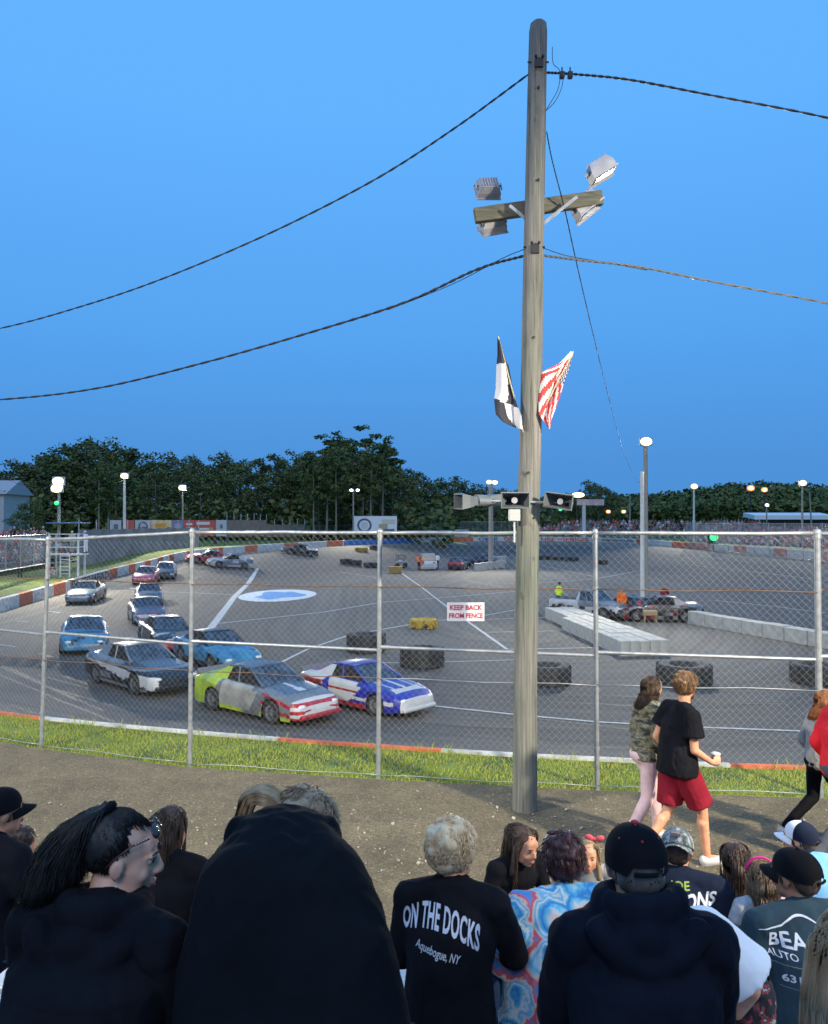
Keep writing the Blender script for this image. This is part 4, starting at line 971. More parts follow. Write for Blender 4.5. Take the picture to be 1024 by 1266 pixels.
# undergrowth and far wooded hill as masses
def woods(name, label, fn, n_, seed, s0, s1):
    r_ = random.Random(seed); mb = MB()
    for k in range(n_):
        p = fn(r_); L_ = r_.uniform(s0, s1); u = Vector((r_.uniform(-1, 1), r_.uniform(-1, 1), r_.uniform(-.6, .6))).normalized(); v = u.orthogonal().normalized(); v = v*math.cos(k)+u.cross(v)*math.sin(k)
        mb.add([p-u*L_, p+v*L_*.7, p+u*L_, p-v*L_*.7], [(0, 1, 2, 3)], 0 if noise.noise(p*.08) > 0 else (1 if r_.random() < .6 else 2))
    tag(mb.build(name, LM), label, 'woodland', kind='stuff')
def und(r_):
    u = r_.uniform(-160, 700); Y = r_.uniform(135, 200) if u < 560 else r_.uniform(190, 250); hb = 5.0+2.5*noise.noise(Vector((u*.03, Y*.1, 0))); x = P(u, 640, Y).x
    return Vector((x, Y, r_.uniform(-.3, 1)**1*hb if r_.random() < .9 else hb*1.2))
woods('undergrowth', 'dark undergrowth filling the foot of the tree line', und, 26000, 3, .35, .75)
HG = [(540, 612), (600, 612), (680, 614), (745, 614), (790, 609), (830, 607), (870, 601), (900, 596), (940, 594), (980, 596), (1024, 600), (1120, 604)]
def hill(r_):
    u = r_.uniform(560, 1130); Y = r_.uniform(300, 380); vt = np.interp(u, [q[0] for q in HG], [q[1] for q in HG])+2.5*noise.noise(Vector((u*.06, 0, 0)))+1.5*noise.noise(Vector((u*.2, 5, 0)))
    q = P(u, vt, Y); t = (Y-300)/80; zz = q.z*(.55+.45*t)+1.0*noise.noise(q*.15); return Vector((q.x, Y, zz*(r_.random()**.45)))
woods('distant_woodland', 'dark wooded hill beyond the right grandstand', hill, 52000, 4, .6, 1.3)
# ------------------------------------------------------------------ race cars
tyre = mat('tyre_rubber', (.018, .018, .02), .85, c2=(.03, .03, .032), scale=9); rimm = mat('wheel_rim', (.28, .28, .3), .4, metal=.5, c2=(.12, .12, .12), scale=9); darkg = mat('car_glass', (.012, .018, .03), .12, coat=.2, c2=(.06, .08, .115), scale=3.2); chs = mat('chassis_black', (.012, .012, .013), .8)
hlm = mat('headlight', (.6, .62, .62), .15); netm = mat('window_opening', (.01, .01, .012), .9)
def refine(h):
    o = []
    for a, b_ in zip(h, h[1:]): o += [a, ((a[0]+b_[0])/2, (a[1]+b_[1])/2)]
    return o+[h[-1]]
def car(label, px, py, deg, cols, style='race', seed=1, sc=1.0, Lk=1.0, cat='race car', name='race_car', group='race cars coming round the left turn', z=None, Yd=None, tyres=True, hood_stripe=True, spoiler=True, band=None):
    """cols: palette of paint materials; band(x,y,z)->palette index chooses the livery"""
    if py < 830: sc *= 1.04
    if Yd: q = P(px, py, Yd); base = Vector((q.x, q.y, gz(q.x, q.y)))
    else: base = GT(px, py)
    d = Vector((math.cos(R(deg)), math.sin(R(deg)), 0)); e = .8
    s1 = gz(base.x+d.x*e, base.y+d.y*e)-gz(base.x-d.x*e, base.y-d.y*e); n_ = Vector((-d.y, d.x, 0)); s2 = gz(base.x+n_.x*e, base.y+n_.y*e)-gz(base.x-n_.x*e, base.y-n_.y*e)
    xa = Vector((d.x, d.y, s1/(2*e))).normalized(); up = xa.cross(Vector((n_.x, n_.y, s2/(2*e)))).normalized(); ya = up.cross(xa)
    rot = Matrix([xa, ya, up]).transposed().to_euler()
    t = thing(name, label, cat, base, rot=rot, group=group, sc=sc)
    r_ = random.Random(seed)
    truck = style == 'truck'
    wb = 1.28*Lk if not truck else 1.65; Lf = (2.28 if not truck else 2.65)*Lk; Lr = (2.3 if not truck else 2.75)*Lk; wr = .32 if not truck else .4; arch = wr+.05; wz = wr
    if style == 'race': K = [(-Lr, .70, .74), (-Lr+.08, .90, .82), (-Lr+.35, .98, .87), (-1.5, .985, .9), (-.9, .95, .905), (.7, .90, .905), (.95, .88, .9), (1.6, .8, .88), (Lf-.25, .68, .84), (Lf-.06, .56, .74), (Lf, .42, .62)]
    elif style == 'hatch': K = [(-Lr, .6, .7), (-Lr+.05, .92, .8), (-1.4, .98, .86), (.6, .95, .87), (1.0, .92, .86), (1.7, .84, .84), (Lf-.1, .68, .76), (Lf, .5, .62)]
    elif style == 'suv': K = [(-Lr, .6, .8), (-Lr+.05, 1.0, .87), (-1, 1.1, .92), (.9, 1.08, .92), (1.2, 1.04, .9), (Lf-.2, .96, .86), (Lf, .62, .7)]
    else: K = [(-Lr, .62, .9), (-Lr+.05, 1.12, .95), (-1, 1.15, .97), (.5, 1.17, .97), (1.0, 1.17, .96), (1.2, 1.15, .95), (Lf-.2, 1.08, .92), (Lf, .7, .82)]
    kx, kz, kw = zip(*K)
    nx = 84 if py < 830 else 280; xs = [(-Lr)+(Lf+Lr)*i/nx for i in range(nx+1)]; vs = []; fs = []; mi = []
    lowb = .16 if not truck else .42
    for x in xs:
        top = float(np.interp(x, kx, kz)); w_ = float(np.interp(x, kx, kw)); zl = lowb+(.06 if x > Lf-.3 else 0)
        flare = 0
        for c in (-wb, wb):
            if abs(x-c) < arch: zl = max(zl, wz+math.sqrt(arch*arch-(x-c)**2)); 
            if abs(x-c) < arch*1.5: flare = max(flare, .045*(1-abs(x-c)/(arch*1.5)))
        zl = min(zl, top-.14)
        half = [(w_*.97+flare, zl), (w_*1.0+flare, zl+(top-zl)*.25), (w_+flare, zl+(top-zl)*.5), (w_*.985+flare*.7, top-.13 if top-.13 > zl+.05 else top-.08), (w_*.95+flare*.3, top-.055), (w_*.87, top-.012), (w_*.6, top+.012), (w_*.3, top+.022), (0, top+.026)]
        half = refine(refine(half)) if py >= 830 else half; sec = [(-a, b_) for a, b_ in half]+[(a, b_) for a, b_ in reversed(half[:-1])]
        vs += [(x, a, b_) for a, b_ in sec]
    m_ = len(sec); pal = band or (lambda x, y, z: 0)
    for i in range(nx):
        for k in range(m_-1):
            f = (i*m_+k, (i+1)*m_+k, (i+1)*m_+k+1, i*m_+k+1); c = sum((Vector(vs[q]) for q in f), Vector())/4; fs.append(f); mi.append(pal(c.x, c.y, c.z))
    fs.append(tuple(range(m_))); mi.append(pal(-Lr, 0, .5)); fs.append(tuple(reversed(range(nx*m_, nx*m_+m_)))); mi.append(pal(Lf, 0, .5))
    mb = MB(); mb.add(vs, fs, mi, True); mb.build('body', cols, t)
    # underbody
    mb = MB(); mb.box(((Lf-Lr)/2, 0, lowb+.2), (Lf+Lr-.5, 1.1, .34)); mb.box((0, 0, lowb+.12), ((wb-arch)*2, 1.6, .2)); mb.build('chassis', chs, t)
    # cabin
    if style == 'race': cb = [(-1.62, .93, .70), (.82, .90, .74)]; rf = [(-.85, 1.30, .56), (.08, 1.32, .57)]
    elif style == 'hatch': cb = [(-2.05, .96, .68), (.85, .93, .72)]; rf = [(-1.7, 1.36, .54), (.05, 1.38, .55)]
    elif style == 'suv': cb = [(-Lr+.12, 1.05, .8), (1.15, 1.06, .8)]; rf = [(-Lr+.35, 1.68, .66), (.45, 1.7, .66)]
    else: cb = [(-.55, 1.15, .84), (1.15, 1.16, .85)]; rf = [(-.35, 1.74, .68), (.5, 1.76, .7)]
    (xr, zr, wr_), (xf, zf, wf) = cb; (rxr, rzr, rwr), (rxf, rzf, rwf) = rf
    B = [Vector((xr, -wr_, zr)), Vector((xf, -wf, zf)), Vector((xf, wf, zf)), Vector((xr, wr_, zr))]; T = [Vector((rxr, -rwr, rzr)), Vector((rxf, -rwf, rzf)), Vector((rxf, rwf, rzf)), Vector((rxr, rwr, rzr))]
    def pane(nm, a, b_, c_, d_, ins=.02, m=darkg):
        cen_ = (a+b_+c_+d_)/4; g = MB(); g.quad([p.lerp(cen_, ins) for p in (a, b_, c_, d_)]); g.build(nm, m, t)
    pane('windshield', B[1], B[2], T[2], T[1]); pane('rear_window', B[3], B[0], T[0], T[3]); 
    sidem = netm if style == 'race' else darkg
    pane('side_window', B[0], B[1], T[1], T[0], 0, sidem); pane('side_window', B[2], B[3], T[3], T[2], 0, sidem)
    mb = MB(); c0 = pal(0, 0, 1.3)
    N_ = 8; rv = []
    for i in range(N_+1):
        u = i/N_
        for j in range(7):
            v = j/6; p = T[0].lerp(T[1], u).lerp(T[3].lerp(T[2], u), v); p.z += .035*math.sin(math.pi*u)*1+.03*math.sin(math.pi*v)+.006; rv.append(p)
    mb.add(rv, [(i*7+j, (i+1)*7+j, (i+1)*7+j+1, i*7+j+1) for i in range(N_) for j in range(6)], c0, True)
    def bar(a, b_, wd, ci):
        a = Vector(a); b_ = Vector(b_); mb.cyl(a, b_, wd, wd, 6, ci)
    for s_ in (0, 1):
        b0, b1, t0, t1 = (B[0], B[1], T[0], T[1]) if s_ == 0 else (B[3], B[2], T[3], T[2])
        o = Vector((0, -.012 if s_ == 0 else .012, 0))
        bar(b1+o, t1+o, .035, c0); bar(t0+o, t1+o, .03, c0)
        # wide rear pillar panel
        cx = pal(-1.3, -.7 if s_ == 0 else .7, 1.1); k = .34 if style == 'race' else .16
        mb.quad([b0+o*2, b0.lerp(b1, k)+o*2, t0.lerp(t1, k*.55)+o*2, t0+o*2], cx)
        m0 = b0.lerp(b1, .56); m1 = t0.lerp(t1, .5); bar(m0+o, m1+o, .03, c0); bar(b0+o, b1+o, .022, c0)
    bar(T[1], T[2], .03, c0); bar(T[0], T[3], .03, c0); mb.build('roof', cols, t)
    if style == 'race':
        g = MB()
        for y in (-.25, 0, .25): g.cyl((xf-.1, y, zf+.05), (rxf+.05, y*.8, rzf-.03), .012, n=5)
        g.build('windshield_bar', chs, t)
    # wheels
    proto_w = None
    for sx in (-1, 1):
        for sy in (-1, 1):
            if proto_w is None:
                w1 = MB(); w1.lathe([(wr*.62, -.11), (wr*.9, -.12), (wr*.985, -.095), (wr, -.05), (wr, .05), (wr*.985, .095), (wr*.9, .12), (wr*.62, .11)], 26)
                w1.v = [(x, z, y) for x, y, z in w1.v]; tm = w1.mesh('tyre', [tyre])
                w2 = MB(); w2.lathe([(0, .075), (.05, .09), (.09, .06), (wr*.5, .05), (wr*.62, .11), (wr*.62, -.11), (0, -.1)], 20)
                for q in range(8): a = q*math.pi/4; w2.ell((wr*.38*math.cos(a), wr*.38*math.sin(a), .062), (.035, .035, .004), 6, 1)
                w2.v = [(x, z, y) for x, y, z in w2.v]; rm = w2.mesh('rim', [rimm, chs]); proto_w = (tm, rm)
            wt = bpy.data.objects.new('wheel', proto_w[0]); COL.objects.link(wt); wt.parent = t
            y = sy*(.80 if not truck else .84); wt.location = (sx*wb, y, wz); wt.rotation_euler = (0, 0, 0 if sy > 0 else math.pi)
            rr = bpy.data.objects.new('rim', proto_w[1]); COL.objects.link(rr); rr.parent = wt
    # front end
    zfb = .62 if not truck else .82
    mb = MB(); mb.box((Lf-.035, 0, zfb-.16 if style != 'race' else .36), (.05, 1.0, .16), bev=.02); mb.build('grille', chs, t)
    if style == 'race' or style == 'hatch' or truck:
        mb = MB(); mb.box((Lf-.0, 0, lowb+.12), (.16, 1.42 if not truck else 1.7, .13), bev=.04); mb.build('front_bumper', cols[pal(Lf, 0, .2)] if not truck else mat('chrome', (.4, .4, .42), .25, metal=.9), t)
    for sy in (-1, 1):
        mb = MB(); mb.ell((Lf-.10 if not truck else Lf-.02, sy*.58, zfb-.08 if not truck else .78), (.08, .14, .06), 10); mb.build('headlight', hlm, t)
        mb = MB(); mb.box((-Lr+.0, sy*.6, .68 if style != 'suv' and not truck else .85), (.03, .26, .1)); mb.build('taillight', mat('taillight', (.35, .01, .01), .3), t)
    mb = MB(); mb.box((-Lr-.0, 0, lowb+.2), (.13, 1.45, .16), bev=.04); mb.build('rear_bumper', cols[0] if not truck else MATS['chrome'], t)
    if style == 'race' and spoiler:
        mb = MB(); mb.box((-Lr+.1, 0, 1.0), (.03, 1.45, .16), rot=(0, R(-25), 0)); mb.build('spoiler', mat('spoiler_clear', (.12, .13, .15), .3), t)
    if truck:
        mb = MB(); mb.box((-1.65, 0, 1.17), (1.85, 1.45, .012)); mb.build('bed_floor', chs, t)
    return t
def C_(n_, c, **k):
    c = tuple(q*.68 for q in c); k.setdefault('c2', tuple(q*.6+.008 for q in c)); k.setdefault('scale', 2.6); k.setdefault('detail', 9)
    return mat('paint_'+n_, c, k.pop('rough', .34), coat=.3, bump=.004, bscale=3, **k)
pw = C_('white', (.6, .6, .6), c2=(.45, .46, .48), scale=3); pb = C_('royal_blue', (.02, .03, .42)); pr_ = C_('red', (.5, .015, .03)); pk = C_('black', (.015, .016, .02)); psb = C_('sky_blue', (.025, .13, .28), c2=(.05, .22, .36), scale=2)
pgy = C_('silver', (.3, .32, .34), metal=.3); ply = C_('lime', (.55, .75, .04)); por = C_('orange', (.65, .15, .02)); ppk = C_('pink', (.6, .1, .16)); pgb = C_('slate', (.10, .14, .2)); pcr = C_('cream', (.5, .5, .45)); pgn = C_('green', (.04, .3, .12))
def nz_(x, y, z, f=2.2, s_=0): return noise.noise(Vector((x*f+s_, y*f*.8, z*f*2)))
# 1 white blue red
def L1(x, y, z):
    n_ = nz_(x, y, z, 6, 3)*.06; a = abs(y)
    if z > 1.2: return 1 if -.55 < x+n_ < -.1 or a < .1 else 0
    if z > .8 and x > .5: return 0 if a < .09 or (.40 < a < .47) or (x > 1.75 and a < .5) else 1
    if a > .6 or x > 1.9:
        if x < -1.35+.9*(z-.4): return 2 if z < .82 and z > .28 else 0
        if z < .30 and x < 1.0: return 2
        if x > .15+1.1*(z-.3)+n_: return 0 if (.40+n_ < z < .50 and x < 2.0) or x > 2.2 else 1
        if -1.0 < x < -.75: return 1 if z > .5 else 0
        if .62 < z < .68: return 2
    return 2 if x < -1.6 and z > .8 else 0
car('white late model stock car with blue hood and red tail leading the pack', 452, 872, -42, [pw, pb, pr_], seed=1, sc=.93, band=L1, group='race cars coming round the left turn')
def L2(x, y, z):
    n_ = nz_(x, y, z, 6, 9)*.06; a = abs(y)
    if z > 1.2: return 3
    if z > .8 and x > .5: return 4 if a < .10 and x < 1.6 else (2 if a > .62 else 3)
    if x > 2.0: return 5 if int((z+1)*11) % 2 else 4
    if a > .6:
        if x < -1.25+.6*(z-.4): return 1
        if z < .27+n_: return 1 if -1.0 < x < .1 or x > .8 else 2
        if -.95+.3*(z-.4) < x < .55+.6*(z-.5): return 0
        if x > .9: return 5 if int((z*1.0+x*.25)*12) % 3 == 0 else 2
        return 2
    return 1 if x < -1.4 else 2
car('slate blue stock car with lime tail, cream door and red nose beside the leader', 328, 880, -40, [pcr, ply, pgy, pgb, pw, pr_], seed=2, sc=1.0, band=L2)
def L3(x, y, z):
    n_ = nz_(x, y, z, 5, 5)*.08; a = abs(y)
    if z > 1.2: return 2 if x > -.5 else 1
    if z > .8 and x > .5: return 3 if a < .55 else 1
    if a > .6:
        if .52-.12*x+n_ < z < .72-.05*x: return 0
        if z < .25: return 2
        if -1.0 < x < -.2 and z > .3 and z < .5: return 2
    return 1 if z < .75 else 2
car('black and white stock car with grey hood following the lime tailed car', 174, 847, -44, [pw, pk, pgy, pgb], seed=3, sc=1.03, band=L3)
def L4(x, y, z):
    n_ = nz_(x, y, z, 1.8, 15)
    if z > 1.2: return 1
    return 1 if (n_ > .25 or (abs(y) > .6 and z < .4)) else 0
car('blue stock car half hidden behind the slate blue car', 268, 822, -50, [psb, pk], seed=4, sc=.93, band=L4)
car('light blue stock car alone on the outside behind the black and white car', 104, 802, -68, [psb, pk, pgy], seed=5, sc=.95, band=lambda x, y, z: 2 if (z < .45 and nz_(x, y, z, 2, 2) > .1) else (1 if z > 1.2 and x < -.3 else (1 if nz_(x, y, z, 2.5, 1) > .32 else 0)))
car('black stock car with pink and red nose stripes in the middle of the pack', 206, 800, -60, [pk, ppk, pr_, pw], seed=6, sc=.93, band=lambda x, y, z: (1 if nz_(x, y, z, 3, 2) > .1 else 2) if (z < .6 and x > 1.2) or (z > 1.2 and x < -.5) else (3 if nz_(x, y, z, 3, 8) > .35 else 0))
car('dark blue stock car with white and pink side behind the pink nosed black car', 182, 768, -66, [pgb, pw, ppk, pk], seed=7, sc=.93, band=lambda x, y, z: 1 if (z < .6 and nz_(x, y, z, 3, 2) > -.05) else (2 if nz_(x, y, z, 3, 4) > .3 else (3 if z > 1.2 else 0)))
car('small silver and black stock car directly behind the dark blue one', 184, 745, -70, [pgy, pk, pgb], seed=8, sc=.9, band=lambda x, y, z: 1 if nz_(x, y, z, 2, 2) > .05 or z > 1.2 else 0)
car('silver stock car with pale green hood by the lettered left wall', 107, 743, -82, [pgy, C_('mint', (.3, .42, .34)), pk], seed=9, sc=.95, band=lambda x, y, z: 1 if z > .7 and x > .7 else (2 if z < .45 and nz_(x, y, z, 3, 3) > -.1 else (2 if z > 1.2 else 0)))
car('bright pink red stock car far up the left straight', 181, 720, -80, [ppk, pr_, pk], seed=10, sc=.95, band=lambda x, y, z: 1 if nz_(x, y, z, 2, 2) > .1 else (2 if z < .3 else 0))
car('black stock car beside the pink red one far up the left straight', 205, 713, -76, [pk, pgb, pw], seed=11, sc=.93, band=lambda x, y, z: 1 if nz_(x, y, z, 2, 2) > .1 else (2 if nz_(x, y, z, 4, 3) > .4 else 0))
car('small red and dark stock car in the far left turn', 258, 696, 200, [pr_, pk, pgy], seed=12, sc=.93, band=lambda x, y, z: 1 if z > 1.2 else (2 if nz_(x, y, z, 3, 3) > .25 else 0))
car('small silver stock car in the far left turn', 284, 701, 205, [pgy, pw, pk], seed=13, sc=.93, band=lambda x, y, z: 2 if z > 1.2 else (1 if nz_(x, y, z, 2, 3) > .1 else 0))
car('black stock car with a white roofline last in line on the far banking', 370, 686, 190, [pk, pw, pgb], seed=14, sc=.95, band=lambda x, y, z: 1 if z > .86 and z < 1.2 and x < -1 else (2 if nz_(x, y, z, 2, 3) > .2 else 0), group='race cars coming round the left turn')
gi = 'service vehicles and parked cars in the infield'
car('white service truck with an orange hooded side parked in the far infield', 529, 704, 92, [pw, por, pk], 'suv', 20, 1.0, .92, 'truck', 'service_truck', gi, band=lambda x, y, z: 1 if y > .6 and x < -1.2 else (2 if z < .4 else 0))
car('dark compact car with red markings parked in the far infield', 567, 704, 75, [pk, pr_, pgy], 'hatch', 21, .95, .92, 'car', 'parked_car', gi, band=lambda x, y, z: 1 if x < -1.7 and z > .5 else (2 if nz_(x, y, z, 2, 3) > .2 else 0))
car('dark blue car parked behind the far concrete blocks', 592, 700, 165, [C_('navy', (.02, .03, .09)), pk], 'hatch', 22, 1.0, 1.0, 'car', 'parked_car', gi, band=lambda x, y, z: 0)
car('silver and white pickup with black sides parked beside the long double row of blocks', 730, 763, -48, [pw, pgy, pk], 'truck', 23, .82, 1.0, 'pickup truck', 'pickup_truck', gi, band=lambda x, y, z: 1 if x > -.3 and z > .9 else (2 if (z < .7 and nz_(x, y, z, 2.2, 3) > -.02) else 0))
car('wrecked black race car parked beneath the tall infield lamp', 815, 767, 170, [pk, pgy, pr_], 'race', 24, .95, 1.0, 'race car', 'race_car', gi, band=lambda x, y, z: 1 if nz_(x, y, z, 2.5, 3) > .22 else (2 if nz_(x, y, z, 3, 8) > .36 else 0), spoiler=False)
car('dark stripped car between the pickup and the lamp pole', 775, 764, 120, [pk, pr_], 'hatch', 25, .85, .85, 'car', 'parked_car', gi, band=lambda x, y, z: 1 if nz_(x, y, z, 2.5, 3) > .3 else 0)
# small utility vehicle
q = G(496, 702); t = thing('quad_bike', 'black and white quad bike beside the yellow box in the far infield', 'quad bike', q, R(80), gi); mb = MB()
mb.box((0, 0, .62), (1.7, .55, .22), bev=.06); mb.box((-.35, 0, .85), (.7, .4, .16), bev=.05); mb.box((.75, 0, .75), (.5, .95, .08), bev=.02); mb.box((-.75, 0, .75), (.5, .95, .08), bev=.02); mb.build('body', pw, t)
mb = MB(); mb.cyl((.45, 0, .7), (.3, 0, 1.1), .04); mb.cyl((.3, -.38, 1.12), (.3, .38, 1.12), .025); mb.build('handlebar', chs, t)
for sx in (-1, 1):
    for sy in (-1, 1): mb = MB(); mb.cyl((sx*.62, sy*.35, .28), (sx*.62, sy*.6, .28), .28, n=16); mb.build('wheel', tyre, t)
mb = MB(); mb.box((-.1, 0, 1.45), (1.1, .95, .06)); [mb.cyl((x, y, .7), (x, y, 1.45), .025) for x in (-.6, .4) for y in (-.42, .42)]; mb.build('roll_cage', chs, t)
# ------------------------------------------------------------------ tyres laid out as markers
tyd = mat('marker_tyre', (.022, .023, .026), .85, c2=(.05, .052, .055), scale=4, bump=.01); tyy = mat('tyre_yellow', (.45, .3, .03), .7, c2=(.03, .03, .03), scale=5, lo=.5, hi=.6)
def big_tyre(label, px, py, wpx, hpx, m=tyd, rz=0, half=False):
    b_ = G(px, py); sc_ = b_.y/1000; r_ = wpx*sc_/2; h = hpx*sc_*.93; b_.y += r_*.8; b_ = Vector((px*0+(px-512)/1000*(b_.y)/1.0, b_.y, FLAT)); b_.z = gz(b_.x, b_.y); r_ *= 1.02; h = max(.3, h-r_*.16)
    mb = MB(); prof = [(r_*.55, .02), (r_*.8, 0), (r_*.94, .02), (r_, h*.14), (r_*1.0, h*.5), (r_, h*.86), (r_*.94, h*.98), (r_*.8, h), (r_*.55, h*.97), (r_*.5, h*.8), (r_*.5, h*.2)]
    mb.lathe(prof, 40, 0, closed=True); n_ = 22
    for k in range(n_):
        for s_ in (0, 1):
            a = 2*math.pi*(k+.5*s_)/n_; zc = h*(.27 if s_ else .73); mb.box((0, 0, 0), (.07, r_*.19, h*.46), M=Matrix.Rotation(a, 4, 'Z') @ Matrix.Translation((r_*1.01, 0, zc)) @ Matrix.Rotation(R(28 if s_ else -28), 4, 'X'))
    for s_ in (.33, .66): mb.lathe([(r_*1.0, h*s_-.015), (r_*1.03, h*s_), (r_*1.0, h*s_+.015)], 40)
    o = mb.build('tractor_tyre', m, None); o.location = b_; o.rotation_euler = (0, 0, rz); return tag(o, label, 'tyre', 'tyres laid flat as markers in the infield')
big_tyre('big black tyre lying flat left of the fence post in mid infield', 453, 808, 46, 28)
big_tyre('widest black tyre lying flat with a rag on top near the home straight', 522, 827, 52, 30)
big_tyre('black and yellow painted tyre lying flat under the fence sign', 524, 778, 33, 15, tyy)
big_tyre('big black tyre lying flat just right of the wooden pole', 676, 849, 56, 30)
big_tyre('big black tyre lying flat behind the walking couple', 845, 848, 64, 30)
big_tyre('big black tyre lying flat at the right edge behind the fence post', 1008, 848, 58, 30)
for i, (u, v, w_, h_) in enumerate(((428, 701, 14, 8), (441, 701, 12, 8), (462, 690, 9, 7), (457, 702, 14, 8), (467, 702, 8, 7), (667, 692, 14, 7), (690, 693, 14, 6), (707, 694, 16, 7), (744, 698, 13, 7), (678, 692, 10, 6))):
    big_tyre(['far black tyre, leftmost beside the yellow tyre', 'second far black tyre beside the yellow tyre', 'far black tyre left of the second fence post by itself', 'far black tyre left of the tall centre fence post', 'far black tyre touching the line of the centre fence post', 'far black tyre right of the wooden pole', 'far black tyre at the middle of the far right row', 'widest far black tyre of the far right row', 'last far black tyre right of the fence post', 'small far tyre tucked in the far right row'][i], u, v, w_, h_)
big_tyre('far yellow painted tyre behind the black ones on the left', 447, 692, 15, 7, tyy)
yb = mat('yellow_box', (.42, .26, .05), .7, c2=(.3, .2, .06), scale=3)
q = G(489, 709); t = thing('equipment_crate', 'tan yellow crate in the far infield beside the quad bike', 'crate', q); mb = MB(); mb.box((0, 0, .35), (1.4, .8, .62), bev=.02); mb.build('crate_body', yb, t); mb = MB(); mb.box((0, 0, .69), (1.46, .86, .06)); mb.build('lid', yb, t); mb = MB()
for x in (-.55, 0, .55): mb.box((x, -.41, .36), (.07, .03, .6))
mb.build('batten', yb, t)
# wooden spool under lamp: tan trestle
q = G(803, 769); t = thing('trestle_table', 'small tan wooden trestle table at the foot of the tall infield lamp', 'table', q); tanw = mat('tan_wood', (.45, .3, .16), .8, c2=(.36, .24, .12), scale=4); mb = MB(); mb.box((0, 0, .5), (.78, .5, .3), bev=.05); mb.build('tabletop', tanw, t)
for x in (-.3, .3):
    for y in (-.18, .18): mb = MB(); mb.box((x, y, .18), (.07, .07, .36)); mb.build('leg', tanw, t)
# concrete blocks
conc = mat('block_concrete', (.42, .41, .37), .9, c2=(.3, .3, .28), scale=2.4, bump=.006, bscale=20, detail=8)
bb = MB(); bb.box((0, 0, .31), (.40, 1.16, .62), bev=.02); bme = bb.mesh('concrete_block', [conc])
bb2 = MB(); bb2.box((0, 0, .34), (.62, 1.3, .68), bev=.025); bme2 = bb2.mesh('concrete_block', [conc])
rb = random.Random(4)
def block(me_, x, y, rz, label, group, sc_=(1, 1, 1)):
    o = bpy.data.objects.new('concrete_block', me_); COL.objects.link(o); o.location = (x, y, FLAT+.0); o.rotation_euler = (0, 0, rz+rb.uniform(-.02, .02)); o.scale = sc_
    return tag(o, label, 'concrete block', group)
A = G(768, 812); B = G(664, 764); d = (B-A).normalized(); nrm = Vector((d.y, -d.x, 0)); L = (B-A).length; rz = math.atan2(d.y, d.x)-math.pi/2; nb = int(L/1.18)
for i in range(nb):
    for j in range(5):
        if j == 0 and i > 6: continue
        p = A+d*(.6+i*1.18)+nrm*(.2+j*.41)
        block(bme, p.x, p.y, rz, 'pale concrete block in the long multi row barrier right of the wooden pole', 'concrete blocks of the long diagonal barrier', (1, 1, rb.uniform(.97, 1.03)))
A = G(1062, 810); B = G(843, 770); d = (B-A).normalized(); nrm = Vector((d.y, -d.x, 0)); L = (B-A).length; rz = math.atan2(d.y, d.x)-math.pi/2; nb = int(L/1.33)
for i in range(nb):
    p = A+d*(.66+i*1.33)+nrm*.3; block(bme2, p.x, p.y, rz, 'pale concrete block in the single row barrier right of the infield lamp', 'concrete blocks of the right barrier', (1, 1, rb.uniform(.97, 1.03)))
for i in range(5):
    p = G(591+i*7.5, 706-i*.9); o = block(bme2, p.x, p.y+.2*i, R(86), 'whitish concrete block at the foot of the far infield lamp pole', 'concrete blocks at the far lamp pole', (1.3, .62, 1.25))
for i in range(3):
    p = G(608+i*7, 698-i*.8); block(bme2, p.x, p.y, R(88), 'pale block stacked behind the far lamp pole', 'concrete blocks at the far lamp pole', (1.2, .6, 1.4))
# safety cone
q = G(665, 759); t = thing('traffic_cone', 'small red and white cone at the far end of the long block barrier', 'cone', q+Vector((0, .6, 0))); mb = MB(); mb.box((0, 0, .55), (.36, .36, .04)); mb.build('base', pr_, t); mb = MB(); mb.lathe([(.15, .57), (.1, .75)], 14, 0); mb.lathe([(.1, .75), (.07, .86)], 14, 1); mb.lathe([(.07, .86), (.03, 1.05), (0, 1.05)], 14, 0); mb.lathe([(.2, 0), (.2, .53), (0, .53)], 12, 2); mb.build('cone_body', [pr_, pw, conc], t)
# ------------------------------------------------------------------ people
skinL = mat('skin_light', (.68, .33, .20), .55, c2=(.58, .26, .155), scale=14); skinT = mat('skin_tan', (.46, .21, .11), .55, c2=(.34, .15, .09), scale=14)
for m_ in (skinL, skinT): m_.node_tree.nodes['Principled BSDF'].inputs['Subsurface Weight'].default_value = .08; m_.node_tree.nodes['Principled BSDF'].inputs['Subsurface Radius'].default_value = (.02, .008, .004)
def fabric(name, c, c2=None, rough=.92, bump=.0015, **k):
    c2 = c2 or tuple(x*1.5+.002 for x in c); return mat('cloth_'+name, c, rough, c2=c2, scale=k.pop('scale', 5), bump=bump, bscale=90, spec=.12, **k)
f_black = fabric('black', (.0055, .0055, .008)); f_black2 = fabric('soft_black', (.004, .004, .006)); f_navy = fabric('navy', (.009, .013, .028)); f_slate = fabric('slate', (.022, .042, .058)); f_white = fabric('white', (.74, .76, .8), (.8, .81, .84)); f_jean = fabric('denim', (.02, .04, .09)); f_red = fabric('red', (.17, .009, .02)); f_grey = fabric('grey', (.26, .25, .24)); f_lblue = fabric('light_blue', (.12, .28, .55)); f_pink = fabric('pink', (.55, .02, .2)); f_ppink = fabric('pale_pink', (.5, .36, .38)); f_redj = fabric('bright_red', (.55, .02, .03)); f_hiv = fabric('hi_vis', (.5, .65, .03)); f_org = fabric('orange', (.7, .14, .02)); f_gjean = fabric('grey_denim', (.06, .065, .08)); f_brown = fabric('dark_brown', (.02, .015, .014))
